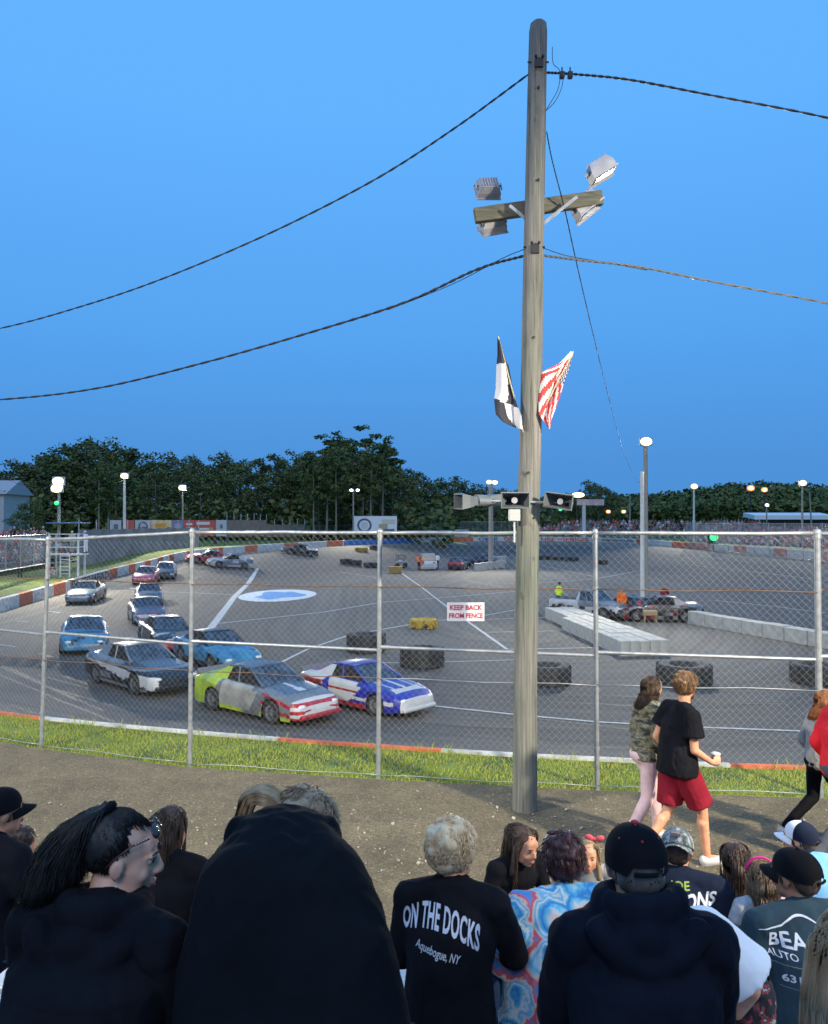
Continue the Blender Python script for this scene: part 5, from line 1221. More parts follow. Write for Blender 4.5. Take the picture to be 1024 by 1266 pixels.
eyew = mat('eye_white', (.38, .34, .32), .3); eyed = mat('eye_dark', (.03, .018, .012), .15); lipm = mat('lips', (.46, .18, .14), .5)
def hairm(n_, a, b_): return mat('hair_'+n_, a, .55, c2=b_, scale=9, stretch=(3, 3, .6), bump=.002, bscale=60)
h_black = hairm('black', (.008, .006, .006), (.022, .016, .014)); h_brown = hairm('brown', (.035, .018, .011), (.08, .045, .028)); h_blond = hairm('blond', (.22, .15, .08), (.42, .31, .19)); h_dred = hairm('dark_red', (.03, .008, .01), (.06, .018, .02)); h_ginger = hairm('ginger', (.16, .05, .015), (.3, .11, .04)); h_silver = hairm('ash_blond', (.58, .40, .22), (.80, .62, .40)); h_lbrown = hairm('light_brown', (.09, .05, .025), (.18, .11, .06)); h_dkblond = hairm('dark_blond', (.20, .13, .07), (.44, .32, .20))
V3 = Vector
def rx(p, a, o):  # lean forward about o
    d = p-o; c, s = math.cos(a), math.sin(a); return V3((p.x, o.y+d.y*c+d.z*s, o.z-d.y*s+d.z*c))
def seated_J(s=1, lean=0, slump=0, arms=None, wide=1, knees=.13):
    J = dict(pel=V3((0, 0, .10)), wai=V3((0, -.01, .27)), che=V3((0, .01, .43)), nek=V3((0, .035, .578)), hed=V3((0, .075, .708)),
             sL=V3((-.185*wide, .02, .525)), sR=V3((.185*wide, .02, .525)), eL=V3((-.26*wide, .05, .27)), eR=V3((.26*wide, .05, .27)), wL=V3((-.16, .28, .19)), wR=V3((.16, .28, .19)))
    if arms: J.update({k: V3(v) for k, v in arms.items()})
    o = J['pel'].copy()
    for k in J:
        if k != 'pel': J[k] = rx(J[k], lean, o)
    if slump:
        for k in ('nek', 'hed'): J[k] = rx(J[k], slump, J['che'])
    J.update(hL=V3((-.095, .02, .09)), hR=V3((.095, .02, .09)), kL=V3((-knees, .45, .10)), kR=V3((knees, .45, .10)), aL=V3((-knees, .47, -.33)), aR=V3((knees, .47, -.33)))
    return {k: v*s for k, v in J.items()}
def head_prims(mb, c, Rm, s, ear=True, beard=False):
    T = lambda x, y, z: c+Rm @ (V3((x, y, z))*s)
    def E(x, y, z, r, rot=None): mb.ell(T(x, y, z), tuple(q*s for q in r), 16, rot=Rm @ (Euler(rot).to_matrix() if rot else Matrix.Identity(3)))
    E(0, -.02, .032, (.075, .096, .088)); E(0, .025, -.02, (.063, .062, .088)); E(0, .045, -.083, (.034, .034, .028)); E(0, .066, -.094, (.018, .016, .016))
    for q in (-1, 1):
        E(q*.036, .018, -.066, (.024, .045, .024)); E(q*.036, .060, -.028, (.021, .017, .022)); E(q*.030, .076, .022, (.024, .011, .008))
        if ear: E(q*.074, -.006, -.008, (.008, .018, .031), (R(-12), 0, q*R(-18))); E(q*.078, -.014, -.002, (.007, .011, .022), (R(-12), 0, q*R(-22)))
    mb.cap(T(0, .084, .018), .0085*s, T(0, .104, -.022), .0115*s, 10); E(0, .094, -.030, (.017, .013, .009))
    E(0, .080, -.052, (.022, .014, .010)); E(0, .079, -.066, (.019, .013, .009)); E(0, .066, .045, (.05, .02, .03))
    return T
def hand_prims(mb, w, d, s, up=None, curl=.5, side=1):
    """palm with four bent fingers and a thumb, pointing along d from the wrist"""
    d = V3(d).normalized(); up = V3(up or (0, 0, 1)); sd = d.cross(up).normalized()*side; up = sd.cross(d).normalized()*side
    pm = w+d*.05*s
    q = Matrix([sd, d, up]).transposed(); mb.ell(pm, (.038*s, .05*s, .016*s), 12, rot=q)
    for i, (o, l) in enumerate(((-.027, .068), (-.009, .078), (.009, .072), (.026, .058))):
        a = w+d*.085*s+sd*o*s; dn = -up; p = a; ang = 0
        for k in range(3):
            ang += curl*.55; dd = d*math.cos(ang)+dn*math.sin(ang); n_ = p+dd*l*s*(.42, .32, .26)[k]; mb.cap(p, (.0088-.0008*k)*s, n_, (.0082-.0008*k)*s, 8); p = n_
    a = w+d*.03*s-sd*.03*s; b_ = a-sd*.022*s+d*.03*s-up*.008*s; mb.cap(a, .012*s, b_, .0105*s, 8); mb.cap(b_, .0105*s, b_+d*.03*s+sd*.006*s-up*.006*s, .0085*s, 8)
def yawm(yaw, pitch=0, roll=0): return Euler((-R(pitch), R(roll), R(yaw)), 'XYZ').to_matrix() if 0 else (Matrix.Rotation(R(yaw), 3, 'Z') @ Matrix.Rotation(-R(pitch), 3, 'X') @ Matrix.Rotation(R(roll), 3, 'Y'))
def person(label, loc, rz, J, s=1, yaw=0, pitch=0, roll=0, vox=.01, skin=skinL, top=None, topm=f_black, sleeve=1.0, bottom=f_jean, bot_len=1.0, girth=1.0, hood=None, hair=None, hairmat=h_brown, cap=None, shoes=True, wr=.006, headsc=1.0, collar=False, beard=None, group='spectators seated on the bleachers', eyes=True, curl=.6, name='person', topname='jacket', wrf=7, neck_r=.052, handdir=None, handup=None, loose=0, slim=1):
    t = thing(name, label, 'person', loc, R(rz), group)
    # --- body, one continuous surface
    mb = MB(); Rm = yawm(yaw, pitch, roll); hs = s*headsc; T = head_prims(mb, J['hed'], Rm, hs)
    mb.cap(J['nek']-V3((0, 0, .03*s)), neck_r*1.1*s, J['hed']+Rm @ V3((0, -.02, -.06))*hs, neck_r*s, 14)
    for a, b_, r0, r1 in (('pel', 'wai', .10*slim, .10*slim), ('wai', 'che', .10*slim, .12*slim), ('che', 'nek', .10*slim, .05), ('sL', 'sR', .045, .045), ('sL', 'eL', .042, .037), ('sR', 'eR', .042, .037), ('eL', 'wL', .038, .025), ('eR', 'wR', .038, .025), ('hL', 'kL', .07, .052), ('hR', 'kR', .07, .052), ('kL', 'aL', .052, .034), ('kR', 'aR', .052, .034), ('hL', 'hR', .08, .08)):
        mb.cap(J[a], r0*s, J[b_], r1*s, 12)
    # calves and feet
    for q in 'LR':
        mb.cap(J['k'+q].lerp(J['a'+q], .3)-V3((0, .012*s, 0)), .052*s, J['k'+q].lerp(J['a'+q], .5), .04*s, 12)
        fd = J.get('f'+q, V3((0, 1, 0))); mb.cap(J['a'+q]-V3((0, 0, .03*s)), .036*s, J['a'+q]+fd*.13*s-V3((0, 0, .055*s)), .03*s, 10)
    for q, sd in (('L', -1), ('R', 1)):
        d = (J['w'+q]-J['e'+q]).normalized()
        if handdir and q in handdir: d = V3(handdir[q]).normalized()
        hand_prims(mb, J['w'+q], d, s, up=handup or ((0, 0, 1) if abs(d.z) < .9 else (sd, 0, 0)), curl=curl, side=sd)
    me = remesh(mb, 'body', vox, 2); body = link_mesh('body', me, skin, t)
    if eyes:
        for q in (-1, 1):
            g = MB(); g.ell(T(q*.030, .0728, .006), .0105*hs, 12, 0); g.ell(T(q*.031, .0812, .006), (.0052*hs,)*3, 8, 1); g.build('eye', [eyew, eyed], body)
        g = MB()
        for q in (-1, 1): g.tube([T(q*.014, .093, .027), T(q*.030, .091, .033), T(q*.048, .078, .028)], [.002*hs, .0035*hs, .0015*hs], 5); g.tube([T(q*.018, .0855, .012), T(q*.030, .0875, .0155), T(q*.043, .079, .010)], .0018*hs, 5)
        g.build('eyebrows', hairmat, body); g = MB(); g.tube([T(-.02, .0875, -.058), T(-.008, .0945, -.0555), T(.008, .0945, -.0555), T(.02, .0875, -.058)], [.002*hs, .0042*hs, .0042*hs, .002*hs], 6); g.tube([T(-.017, .087, -.063), T(0, .0935, -.0655), T(.017, .087, -.063)], [.002*hs, .005*hs, .002*hs], 6); g.build('lips', lipm, body)
    # --- top garment
    g = girth; mb = MB(); L = loose
    spine = [J['pel']-V3((0, 0, .04*s)), J['pel'], J['wai'], J['che'], J['che'].lerp(J['nek'], .55), J['nek']]; rads = [(.185*g, .15*g), (.185*g, .15*g), (.17*g, .135*g), (.19*g**.7, .14*g**.7), (.155, .10), (.075, .07)]
    for i in range(5):
        for k in range(6):
            f = k/6; c = spine[i].lerp(spine[i+1], f); a = rads[i][0]*(1-f)+rads[i+1][0]*f; b_ = rads[i][1]*(1-f)+rads[i+1][1]*f
            mb.ell(c, (a*s, b_*s, .07*s), 18)
    for q in 'LR':
        sh, el, wr_ = J['s'+q], J['e'+q], J['w'+q]
        mb.cap(J['nek'].lerp(sh, .15)-V3((0, .01*s, .0)), .062*s, sh, .068*s*g**.4, 14)
        ar = .062*g**.4+L*.3
        if sleeve > .99: mb.cap(sh, ar*s, el, (ar-.008)*s, 12); mb.cap(el, (ar-.008)*s, wr_.lerp(el, .04), (.040+L*.2)*s, 12)
        else: e2 = sh.lerp(el, sleeve); mb.ell(sh, ar*s, 12); mb.cyl(sh, e2, ar*s, (ar+.006+L*.4)*s, 14)
        mb.cap(J['che'].lerp(sh, .4)+V3((0, 0, -.02*s)), .10*s*g**.5, J['wai'].lerp(sh, .25), .11*s*g**.6, 12)
    if top: top(mb, J, s)
    me = remesh(mb, 'top', vox*1.15, 5, (wr*s, wrf/s, rz)); tp = link_mesh(topname, me, topm, t); J['_top'] = tp
    if bottom:
        mb = MB(); mb.ell(J['pel']-V3((0, 0, .02*s)), (.185*g*s, .155*g*s, .12*s), 16)
        for q in 'LR':
            k = J['k'+q]; a = J['a'+q]; (mb.cap(J['h'+q], .092*g**.5*s, k, .068*s, 12) if bot_len > .5 else (mb.ell(J['h'+q], .105*s, 12), mb.cyl(J['h'+q]+V3((0, 0, .03)), k.lerp(J['h'+q], .10), .105*s, .118*s, 16)))
            if bot_len > .6: mb.cap(k, .068*s, k.lerp(a, .93), .052*s, 12)
        link_mesh('trousers' if bot_len > .6 else 'shorts', remesh(mb, 'bot', vox*1.3, 3, (.005*s, 8/s, 3)), bottom, t)
    if shoes:
        for q in 'LR':
            mb = MB(); a = J['a'+q]; fd = J.get('f'+q, V3((0, 1, 0))); b0 = a-V3((0, 0, .045*s)); mb.cap(b0-fd*.03*s, .045*s, b0+fd*.15*s-V3((0, 0, .02*s)), .04*s, 12); mb.cap(b0-fd*.03*s-V3((0, 0, .035*s)), .03*s, b0+fd*.15*s-V3((0, 0, .04*s)), .03*s, 10)
            link_mesh('shoe', remesh(mb, 'shoe', .012, 2), shoes if not isinstance(shoes, bool) else mat('shoe_dark', (.03, .03, .035), .7), t)
    if hair: hair(t, T, Rm, hs, hairmat, J, s)
    if cap: cap(t, T, Rm, hs)
    return t, T, tp, Rm
# hair built as an inner mass plus many fine strands
def strands(mb, roots, paths, r_, w0=.0022, nseg=6):
    for p, path in zip(roots, paths): mb.tube(path, [w0]*(len(path)-1)+[w0*.2], 3)
def scalp_pts(T, n_, r_, back=True, zmin=-.02, R0=(.081, .102, .094)):
    out = []
    while len(out) < n_:
        u = r_.uniform(-1, 1); a = r_.uniform(0, 2*math.pi); q = math.sqrt(1-u*u); d = V3((q*math.cos(a), q*math.sin(a), u))
        z = d.z*R0[2]+.032; y = d.y*R0[1]-.02
        if z < zmin: continue
        if y > .035 and z < .075: continue
        out.append(V3((d.x*R0[0], y, z)))
    return out
def mass(name, fn, m, parent, vox=.008, sm=3, wr=None):
    mb = MB(); fn(mb); return link_mesh(name, remesh(mb, name, vox, sm, wr), m, parent)
def hair_long(length=.42, n_=500, seed=1, spread=1.0, wave=.006, fwd=False, vox=.009, part=0):
    def f(t, T, Rm, hs, m, J, s):
        r_ = random.Random(seed)
        def fn(mb):
            mb.ell(T(0, -.026, .036), (.079*hs, .094*hs, .088*hs), 18, rot=Rm)
            c0 = T(0, -.055, -.02); n = 7
            for k in range(n):
                f_ = k/(n-1); c = c0+V3((0, -.035*f_, -length*.93*f_))*1; c.y += J['nek'].y*0
                mb.ell(c, (.078*hs*spread*(1-.25*f_), .045*hs*(1-.3*f_), .06*hs), 14)
            if fwd:
                for q in (-1, 1): mb.cap(T(q*.068, .005, .02), .022*hs, T(q*.085, .02, -.16), .022*hs, 10)
        mass('hair', fn, m, t, vox, 4, (.003*hs, 16, seed)); mb = MB()
        for p in scalp_pts(T, n_, r_):
            a = math.atan2(p.x, -(p.y+.02)); path = [T(*p)]
            fall = V3((p.x*1.12*spread, min(p.y, .02)-.01-.03*abs(math.cos(a)), -.04)); 
            if abs(p.x) > .03 and p.y > 0: fall = V3((math.copysign(.088, p.x), .0 if not fwd else .03, -.03))
            mid = V3(((p.x+fall.x)*.56, (p.y+fall.y)*.56-.004, (p.z+.02)*.75)); path.append(T(*mid)); base = T(*fall); path.append(base)
            ln = length*r_.uniform(.8, 1.05); ph = r_.uniform(0, 6); tx = r_.uniform(-.02, .02); back = -.045-.03*r_.random()
            for k in range(1, 6):
                g_ = k/5; path.append(base+V3((-(base.x-J['hed'].x)*.25*g_+tx*g_+wave*math.sin(ph+g_*7), back*g_+wave*math.cos(ph+g_*6), -ln*g_)))
            mb.tube(path, [.0018, .0022, .0022, .0022, .0022, .002, .0014, .0006], 3)
        mb.build('hair_strands', m, t)
    return f
def hair_short(puff=0, seed=1, n_=500, ln=.035, vox=.008, back=-.045, wavy=1, capped=False):
    def f(t, T, Rm, hs, m, J, s):
        r_ = random.Random(seed)
        def fn(mb):
            mb.ell(T(0, -.028, .03 if capped else .042+puff*.25), ((.076 if capped else .080+puff*.5)*hs, (.091 if capped else .096+puff*.55)*hs, (.07 if capped else .086+puff*.7)*hs), 20, rot=Rm); mb.ell(T(0, -.065-puff*.4, -.01), ((.07+puff*.4)*hs, (.05+puff*.3)*hs, .055*hs), 16, rot=Rm)
            if puff: 
                for q in (-1, 1): mb.ell(T(q*(.055+puff*.4), .01, .045), (.03*hs, .05*hs, .045*hs), 12, rot=Rm)
                for k in range(26):
                    a = k*2.4; u = r_.uniform(-.1, 1); q = math.sqrt(max(0, 1-u*u)); mb.ell(T(q*math.cos(a)*(.074+puff*.5), q*math.sin(a)*(.09+puff*.5)-.028, .045+u*(.078+puff*.7)), .021*hs*r_.uniform(.8, 1.3), 8)
        mass('hair', fn, m, t, vox, 3, (.004*hs, 30, seed)); mb = MB()
        R0 = (.081+puff*.55, .1+puff*.6, .093+puff*.75)
        for p in scalp_pts(T, n_, r_, zmin=back, R0=R0):
            if capped and p.z > .005: continue
            d = V3((p.x, p.y+.02, p.z-.032)).normalized(); tan = V3((r_.uniform(-.5, .5), -.5+r_.uniform(-.4, .4), -.9))*wavy; tan = (tan-d*tan.dot(d)).normalized()
            l = ln*r_.uniform(.6, 1.3); q = p*.985; mb.tube([T(*q), T(*(q+d*.007+tan*l*.4)), T(*(q+d*.010+tan*l*.8)), T(*(q+d*.006+tan*l*1.1))], [.0025, .003, .002, .0006], 3)
        mb.build('hair_strands', m, t)
    return f
def ballcap(m, brim=None, backward=False, brimm=None, tilt=0, logo=None, strap=True, front=None, brim_l=.075):
    def f(t, T, Rm, hs):
        c = thing('cap', None, None); c.parent = t; B = Matrix.Rotation(math.pi if backward else 0, 3, 'Z') @ Matrix.Rotation(R(tilt), 3, 'X')
        TT = lambda v: T(*(B @ V3((v[0], v[1], v[2]))+V3((0, -.022, .036))))
        mb = MB(); vs = []; fs = []; mi = []; n_ = 32; hh = 11
        for i in range(hh+1):
            e = math.pi/2*(1-i/hh)*1.0
            for k in range(n_):
                a = 2*math.pi*k/n_; r0 = max(0, math.cos(e))**.75; z = math.sin(e)*.083-.014*(1 if i == hh else 0); yb = .108+.004*math.sin(a)
                zz = z-.012*(1-math.sin(a))*(i/hh)
                if i == hh and abs((a+math.pi/2+math.pi) % (2*math.pi)-math.pi) < .42 and strap: zz += .026
                seam = 1+.012*abs(math.cos(3*a)) ; x = r0*.0865*math.cos(a)*seam; y = r0*yb*math.sin(a)*seam; vs.append(TT((x, y, zz)))
        for i in range(hh):
            for k in range(n_):
                fs.append((i*n_+k, (i+1)*n_+k, (i+1)*n_+(k+1) % n_, i*n_+(k+1) % n_)); a = 2*math.pi*(k+.5)/n_; mi.append(1 if front is not None and math.sin(a) > .45 else 0)
        mb.add(vs, fs, mi, True); mb.build('crown', [m, front or m], c); mb = MB()
        bt = []; bb_ = []; K = 16
        for j in range(5):
            for k in range(K+1):
                a = R(28)+(math.pi-R(56))*k/K; r_ = 1+(j/4)*(brim_l/.108)*max(0, math.sin((a-R(28))/(math.pi-R(56))*math.pi))**.55; bt.append(TT((.087*math.cos(a)*(1+.04*j/4), .107*math.sin(a)*r_+.0, -.016-.018*(j/4)-.035*(math.cos(a)**2)*(.4+.6*j/4))))
        fs = [(j*(K+1)+k, j*(K+1)+k+1, (j+1)*(K+1)+k+1, (j+1)*(K+1)+k) for j in range(4) for k in range(K)]; dn = T(0, 0, 0)-T(0, 0, .004); o = len(bt)
        mb.add(bt+[p+dn for p in bt], fs+[tuple(o+q for q in reversed(f_)) for f_ in fs]+[(4*(K+1)+k, 4*(K+1)+k+1, o+4*(K+1)+k+1, o+4*(K+1)+k) for k in range(K)], 0, True); mb.build('brim', brimm or m, c)
        mb = MB(); mb.ell(TT((0, 0, .085)), (.008*hs, .008*hs, .005*hs), 10); mb.build('button', m, c)
        if strap:
            mb = MB(); mb.tube([TT((.036*math.sin(q), -.108*math.cos(q*.36), -.012-.016)) for q in (-1.1, -.6, 0, .6, 1.1)], .006*hs, 6); mb.build('strap', m, c)
        if logo: logo(c, TT, hs)
    return f
def hood_low(mb, J, s): hood_down(mb, J, s, .004)
def hood_down(mb, J, s, lift=.035):
    n = J['nek']/s+V3((0, -.004, lift))
    for k in range(24):
        a = 2*math.pi*k/24; y = math.sin(a); f_ = .5-.5*y
        mb.ell((n+V3((.092*math.cos(a), .082*y, .0+.022*f_)))*s, (.036*s, .036*s, (.040+.012*f_)*s), 12)
        mb.ell((n+V3((.115*math.cos(a), .095*y-.012, -.05)))*s, (.045*s, .04*s, .045*s), 10)
    for k in range(14):
        a = math.pi*k/13; mb.ell((n+V3((.125*math.cos(a), -.095-.035*math.sin(a), -.02-.075*math.sin(a)**2)))*s, (.038*s, .034*s, .036*s), 10)
    for (x, z, rr) in ((0, -.12, .06), (-.06, -.09, .05), (.06, -.09, .05), (0, -.04, .06)): mb.ell((n+V3((x, -.115, z)))*s, (rr*s, .036*s, .05*s), 12)
def collar_up(mb, J, s):
    for k in range(18):
        a = 2*math.pi*k/18; mb.cyl(J['nek']+V3((.072*math.cos(a), .066*math.sin(a)-.004, -.02))*s, J['nek']+V3((.066*math.cos(a), .060*math.sin(a)+.002, .045))*s, .012*s, .009*s, 8)
def crew(mb, J, s):
    for k in range(18):
        a = 2*math.pi*k/18; mb.ell(J['nek']+V3((.066*math.cos(a), .060*math.sin(a), .0))*s, .014*s, 8)
def seat_at(px, py_top, Y, s, pitch_extra=0, J=None, capt=.02):
    """base point so that the crown of the head meets the photo's pixel at distance Y"""
    p = P(px, py_top, Y); return p
def put(J, px, py, Y, s, rz=0, top=.125):
    """location of the seat so that the head centre lies below pixel (px,py) at distance Y"""
    h = P(px, py, Y); hc = J['hed'].copy(); hc.rotate(Euler((0, 0, R(rz)))); return h-hc-V3((0, 0, top*s))

# 1 man in black cap at the left edge
s = 1.0; J = seated_J(s, R(8)); sp = 'spectators seated on the bleachers'
person('bearded man at the left edge in a black cap and black t-shirt', put(J, 3, 972, 4.0, s, -20), -20, J, s, yaw=-30, vox=.012, sleeve=.6, topm=f_black, girth=1.1, topname='t_shirt', hair=hair_short(0, 3, 250, .02, back=-.05, capped=True), hairmat=h_brown, cap=ballcap(f_black2), top=crew, skin=skinL)
# 2 small child next to him
s = .66; J = seated_J(s, R(5)); person('small brown haired child half hidden behind the man at the left edge', put(J, 26, 1026, 4.45, s, 0, .13), 0, J, s, yaw=-40, vox=.012, topm=f_black2, hair=hair_short(.004, 5, 300), hairmat=h_brown, headsc=1.25, eyes=False, topname='shirt')
# 4 long haired woman in black
s = 1.0; J = seated_J(s, R(10), arms=dict(wL=(-.1, .25, .15), wR=(.12, .28, .2))); person('woman with long dark brown hair in a black top behind the ponytail woman', put(J, 213, 994, 4.25, s, -10), -10, J, s, yaw=-12, vox=.012, topm=f_black2, girth=1.0, hair=hair_long(.36, 420, 4, .95), hairmat=h_brown, eyes=False)
# 3 ponytail woman
def ponytail(t, T, Rm, hs, m, J, s):
    r_ = random.Random(31)
    def fn(mb):
        mb.ell(T(0, -.034, .038), (.077*hs, .092*hs, .087*hs), 20, rot=Rm)
        for k in range(8):
            f_ = k/7; c = T(0, -.066, .122).lerp(T(.01, -.16, -.06), f_); c.z += .035*math.sin(math.pi*min(1, f_*1.1)); mb.ell(c, ((.012+.018*math.sin(f_*2.7))*hs, (.012+.013*math.sin(f_*2.7))*hs, .022*hs), 12)
    mass('hair', fn, m, t, .007, 3, (.005, 24, 2)); mb = MB()
    for p in scalp_pts(T, 1700, r_, zmin=-.03):
        if p.y > .02 and p.z < .088 or p.y > -.005 and p.z < .03: continue
        e = V3((r_.uniform(-.012, .012), -.062, .118)); mid = (p+e)*.5; d = V3((mid.x, mid.y+.02, mid.z-.032)); d.normalize(); mid = V3((d.x*.083, d.y*.104-.02, d.z*.097+.032)); mb.tube([T(*(p*.99)), T(*mid), T(*e)], .0017, 3)
    for k in range(2600):
        a = r_.uniform(0, 6.28); q = r_.random()**.5; ox, oz = math.cos(a)*q, math.sin(a)*q; ln = r_.uniform(.75, 1.2); path = []
        for i in range(8):
            f_ = i/7; c = V3((0, -.064, .122)).lerp(V3((.012, -.165*ln, -.115*ln)), f_); c.z += .062*math.sin(math.pi*min(1, f_*1.05)); c.y -= .022*math.sin(math.pi*f_); w_ = .010+.056*math.sin(min(1, f_*1.1)*2.2); c += V3((ox*w_, oz*w_*.9+.012*f_*math.sin(9*f_+k*.7), oz*w_*.5+.010*f_*math.cos(8*f_+k*1.3)))
            path.append(T(*c))
        mb.tube(path, [.0015]*5+[.0013, .001, .0004], 3)
    mb.build('hair_strands', m, t); mb = MB()
    mb.lathe([(.020, -.012), (.030, -.006), (.030, .006), (.020, .012)], 14, closed=True, M=Matrix.Translation(T(0, -.064, .124)) @ Rm.to_4x4() @ Matrix.Rotation(R(40), 4, 'X')); mb.build('hair_tie', f_black2, t)
s = 1.06; J = seated_J(s, R(10), R(6), arms=dict(eL=(-.235, .12, .29), eR=(.235, .12, .29)), wide=1.02)
t, T, tp, Rm = person('woman with a high black ponytail and sunglasses on her head, face in profile, black hoodie', put(J, 152, 1000, 2.35, s, -14, .13), -14, J, s, yaw=-62, pitch=10, vox=.0065, topm=f_black, girth=1.25, wr=.009, hair=ponytail, hairmat=h_black, top=hood_low, topname='hoodie', skin=mat('skin_pale', (.82, .46, .32), .5, c2=(.74, .38, .26), scale=12), wrf=6, headsc=1.0)
mb = MB(); hs = s
for q in (-1, 1): mb.tube([T(q*.064, .062, .078), T(q*.080, .02, .06), T(q*.082, -.02, .02), T(q*.076, -.035, -.004)], .0028, 6, 1)
for q in (-1, 1):
    cc = T(q*.032, .075, .088); mb.ell(cc, (.030, .007, .022), 14, 0, rot=Rm @ Matrix.Rotation(R(40), 3, 'X') @ Matrix.Rotation(q*R(-14), 3, 'Z'))
mb.tube([T(-.01, .086, .09), T(.01, .086, .09)], .003, 6, 1); 
for q in (-1, 1):
    for k in range(6): mb.ell(T(q*(.064+.0025*k), .060-.006*k, .080-.003*k), .0032, 6, 2)
mb.build('sunglasses', [mat('lens_brown', (.05, .03, .03), .1), mat('frame_maroon', (.07, .02, .02), .3), mat('rhinestone', (.6, .58, .55), .2, metal=.6)], t)
mb = MB(); mb.ell(T(.083, .0, -.045), .0045, 8); mb.build('earring', MATS['rhinestone'], t)
# 6 silver haired woman
def jacket_hem(mb, J, s): collar_up(mb, J, s)
s = 1.0; J = seated_J(s, R(6), arms=dict(eR=(.255, .12, .30), wR=(.20, .32, .22), eL=(-.225, .05, .28)), wide=.98)
t, T, tp, Rm = person('woman with short ash blond hair in a black jacket lettered in white on the back', put(J, 562, 1012, 3.45, s, -12, .14), -12, J, s, yaw=-38, vox=.008, topm=f_black, girth=1.03, wr=.009, hair=hair_short(.019, 6, 2200, .03, back=-.035), hairmat=h_silver, top=jacket_hem)
prn = mat('print_white', (.62, .64, .72), .7)
text_on('lettering', 'ON THE DOCKS', .112, prn, tp, -.03, .50, t, arc=2.0, bold=.028, width=.37, bulge=0, slope=-.10, spacing=1.08)
text_on('lettering', 'Aquebogue, NY', .048, prn, tp, -.035, .39, t, slope=-.2, bold=.008, shear=.45, width=.58)
mb = MB(); mb.ell(T(.082, .004, -.045), .005, 8); mb.build('earring', eyew, t)
# 8 tie dye woman
td = mat('cloth_tie_dye', (.1, .3, .6), .9); nt, b = nodes(td); tc = nt.nodes.new('ShaderNodeTexCoord')
n1 = N(nt, 'ShaderNodeTexNoise', Scale=6, Detail=5, Roughness=.6); nt.links.new(tc.outputs['Object'], n1.inputs['Vector'])
ad = nt.nodes.new('ShaderNodeMixRGB'); ad.inputs[0].default_value = .09; nt.links.new(tc.outputs['Object'], ad.inputs[1]); nt.links.new(n1.outputs['Color'], ad.inputs[2])
vo = N(nt, 'ShaderNodeTexVoronoi', Scale=6.4, Randomness=.85); nt.links.new(ad.outputs[0], vo.inputs['Vector'])
n5 = N(nt, 'ShaderNodeTexNoise', Scale=24, Detail=3); nt.links.new(tc.outputs['Object'], n5.inputs['Vector'])
ma = N(nt, 'ShaderNodeMath'); ma.operation = 'MULTIPLY_ADD'; nt.links.new(n5.outputs['Fac'], ma.inputs[0]); ma.inputs[1].default_value = .22; nt.links.new(vo.outputs['Distance'], ma.inputs[2])
rr_ = ramp(nt, ma.outputs[0], [(.13, (.6, .55, .52)), (.19, (.5, .03, .04)), (.29, (.55, .06, .05)), (.35, (.6, .42, .36)), (.41, (.5, .52, .55)), (.47, (.10, .42, .65)), (.55, (.02, .17, .5)), (.61, (.10, .42, .62)), (.65, (.55, .6, .62)), (.70, (.06, .35, .62)), (.76, (.52, .5, .5)), (.81, (.55, .07, .06)), (.90, (.03, .22, .55))]); nt.links.new(rr_.outputs[0], b.inputs['Base Color'])
s = .98; J = seated_J(s, R(14), R(4), arms=dict(eL=(-.37, .06, .26), eR=(.25, .06, .27), wL=(-.30, .26, .16)), wide=1.25)
for q, dx in (('pel', -.09), ('wai', -.09), ('che', -.04), ('hL', -.09), ('hR', -.09), ('kL', -.1), ('kR', -.1), ('aL', -.1), ('aR', -.1)): J[q].x += dx
t, T, tp, Rm = person('woman with dark red hair, white glasses and a blue and red tie-dye shirt', put(J, 696, 1032, 3.75, s, 8, .13), 8, J, s, yaw=-8, pitch=12, vox=.009, topm=td, girth=1.5, wr=.007, hair=hair_short(.008, 8, 700, .05, back=-.06), hairmat=h_dred, top=crew, topname='tie_dye_shirt', sleeve=.9, eyes=False, loose=.05)
mb = MB(); mb.tube([T(-.062, .05, .115), T(-.086, .01, .09), T(-.089, -.035, .03), T(-.082, -.055, -.03)], .0032, 6); mb.tube([T(.062, .05, .115), T(.086, .01, .09), T(.089, -.035, .03)], .0032, 6); mb.build('glasses_arm', mat('white_plastic', (.65, .67, .75), .4), t)
mb = MB()
for q in (-1, 1): mb.ell(T(q*.034, .045, .125), (.032, .02, .012), 12, rot=Rm)
mb.build('dark_lenses', MATS['lens_brown'], t)
# 7 girl
s = .82; J = seated_J(s, R(12), arms=dict(eL=(-.24, .12, .28), wL=(-.06, .3, .2)))
person('girl with long brown hair and black top looking back past the tie-dye shirt', put(J, 648, 1023, 4.75, s, -150, .13), -150, J, s, yaw=8, pitch=14, vox=.009, topm=f_black, hair=hair_long(.30, 520, 9, .85, fwd=True), hairmat=h_brown, headsc=1.12, top=crew, topname='top')
# 9 small blonde child with pink bow
s = .6; J = seated_J(s, R(4)); t, T, tp, Rm = person('small blond child with a pink hair bow between the tie-dye shirt and the black cap', put(J, 727, 1042, 5.0, s, 165, .13), 165, J, s, yaw=6, pitch=2, vox=.009, topm=f_grey, hair=hair_long(.12, 400, 10, .9, fwd=True), hairmat=h_blond, headsc=1.35, topname='shirt')
mb = MB(); c = T(-.05, -.01, .125)
for q in (-1, 1): mb.ell(c+V3((q*.03, 0, .006)), (.032, .014, .02), 10, rot=(0, q*R(-20), 0))
mb.ell(c, .012, 8); mb.build('hair_bow', mat('bow_pink', (.6, .08, .1), .7), t)
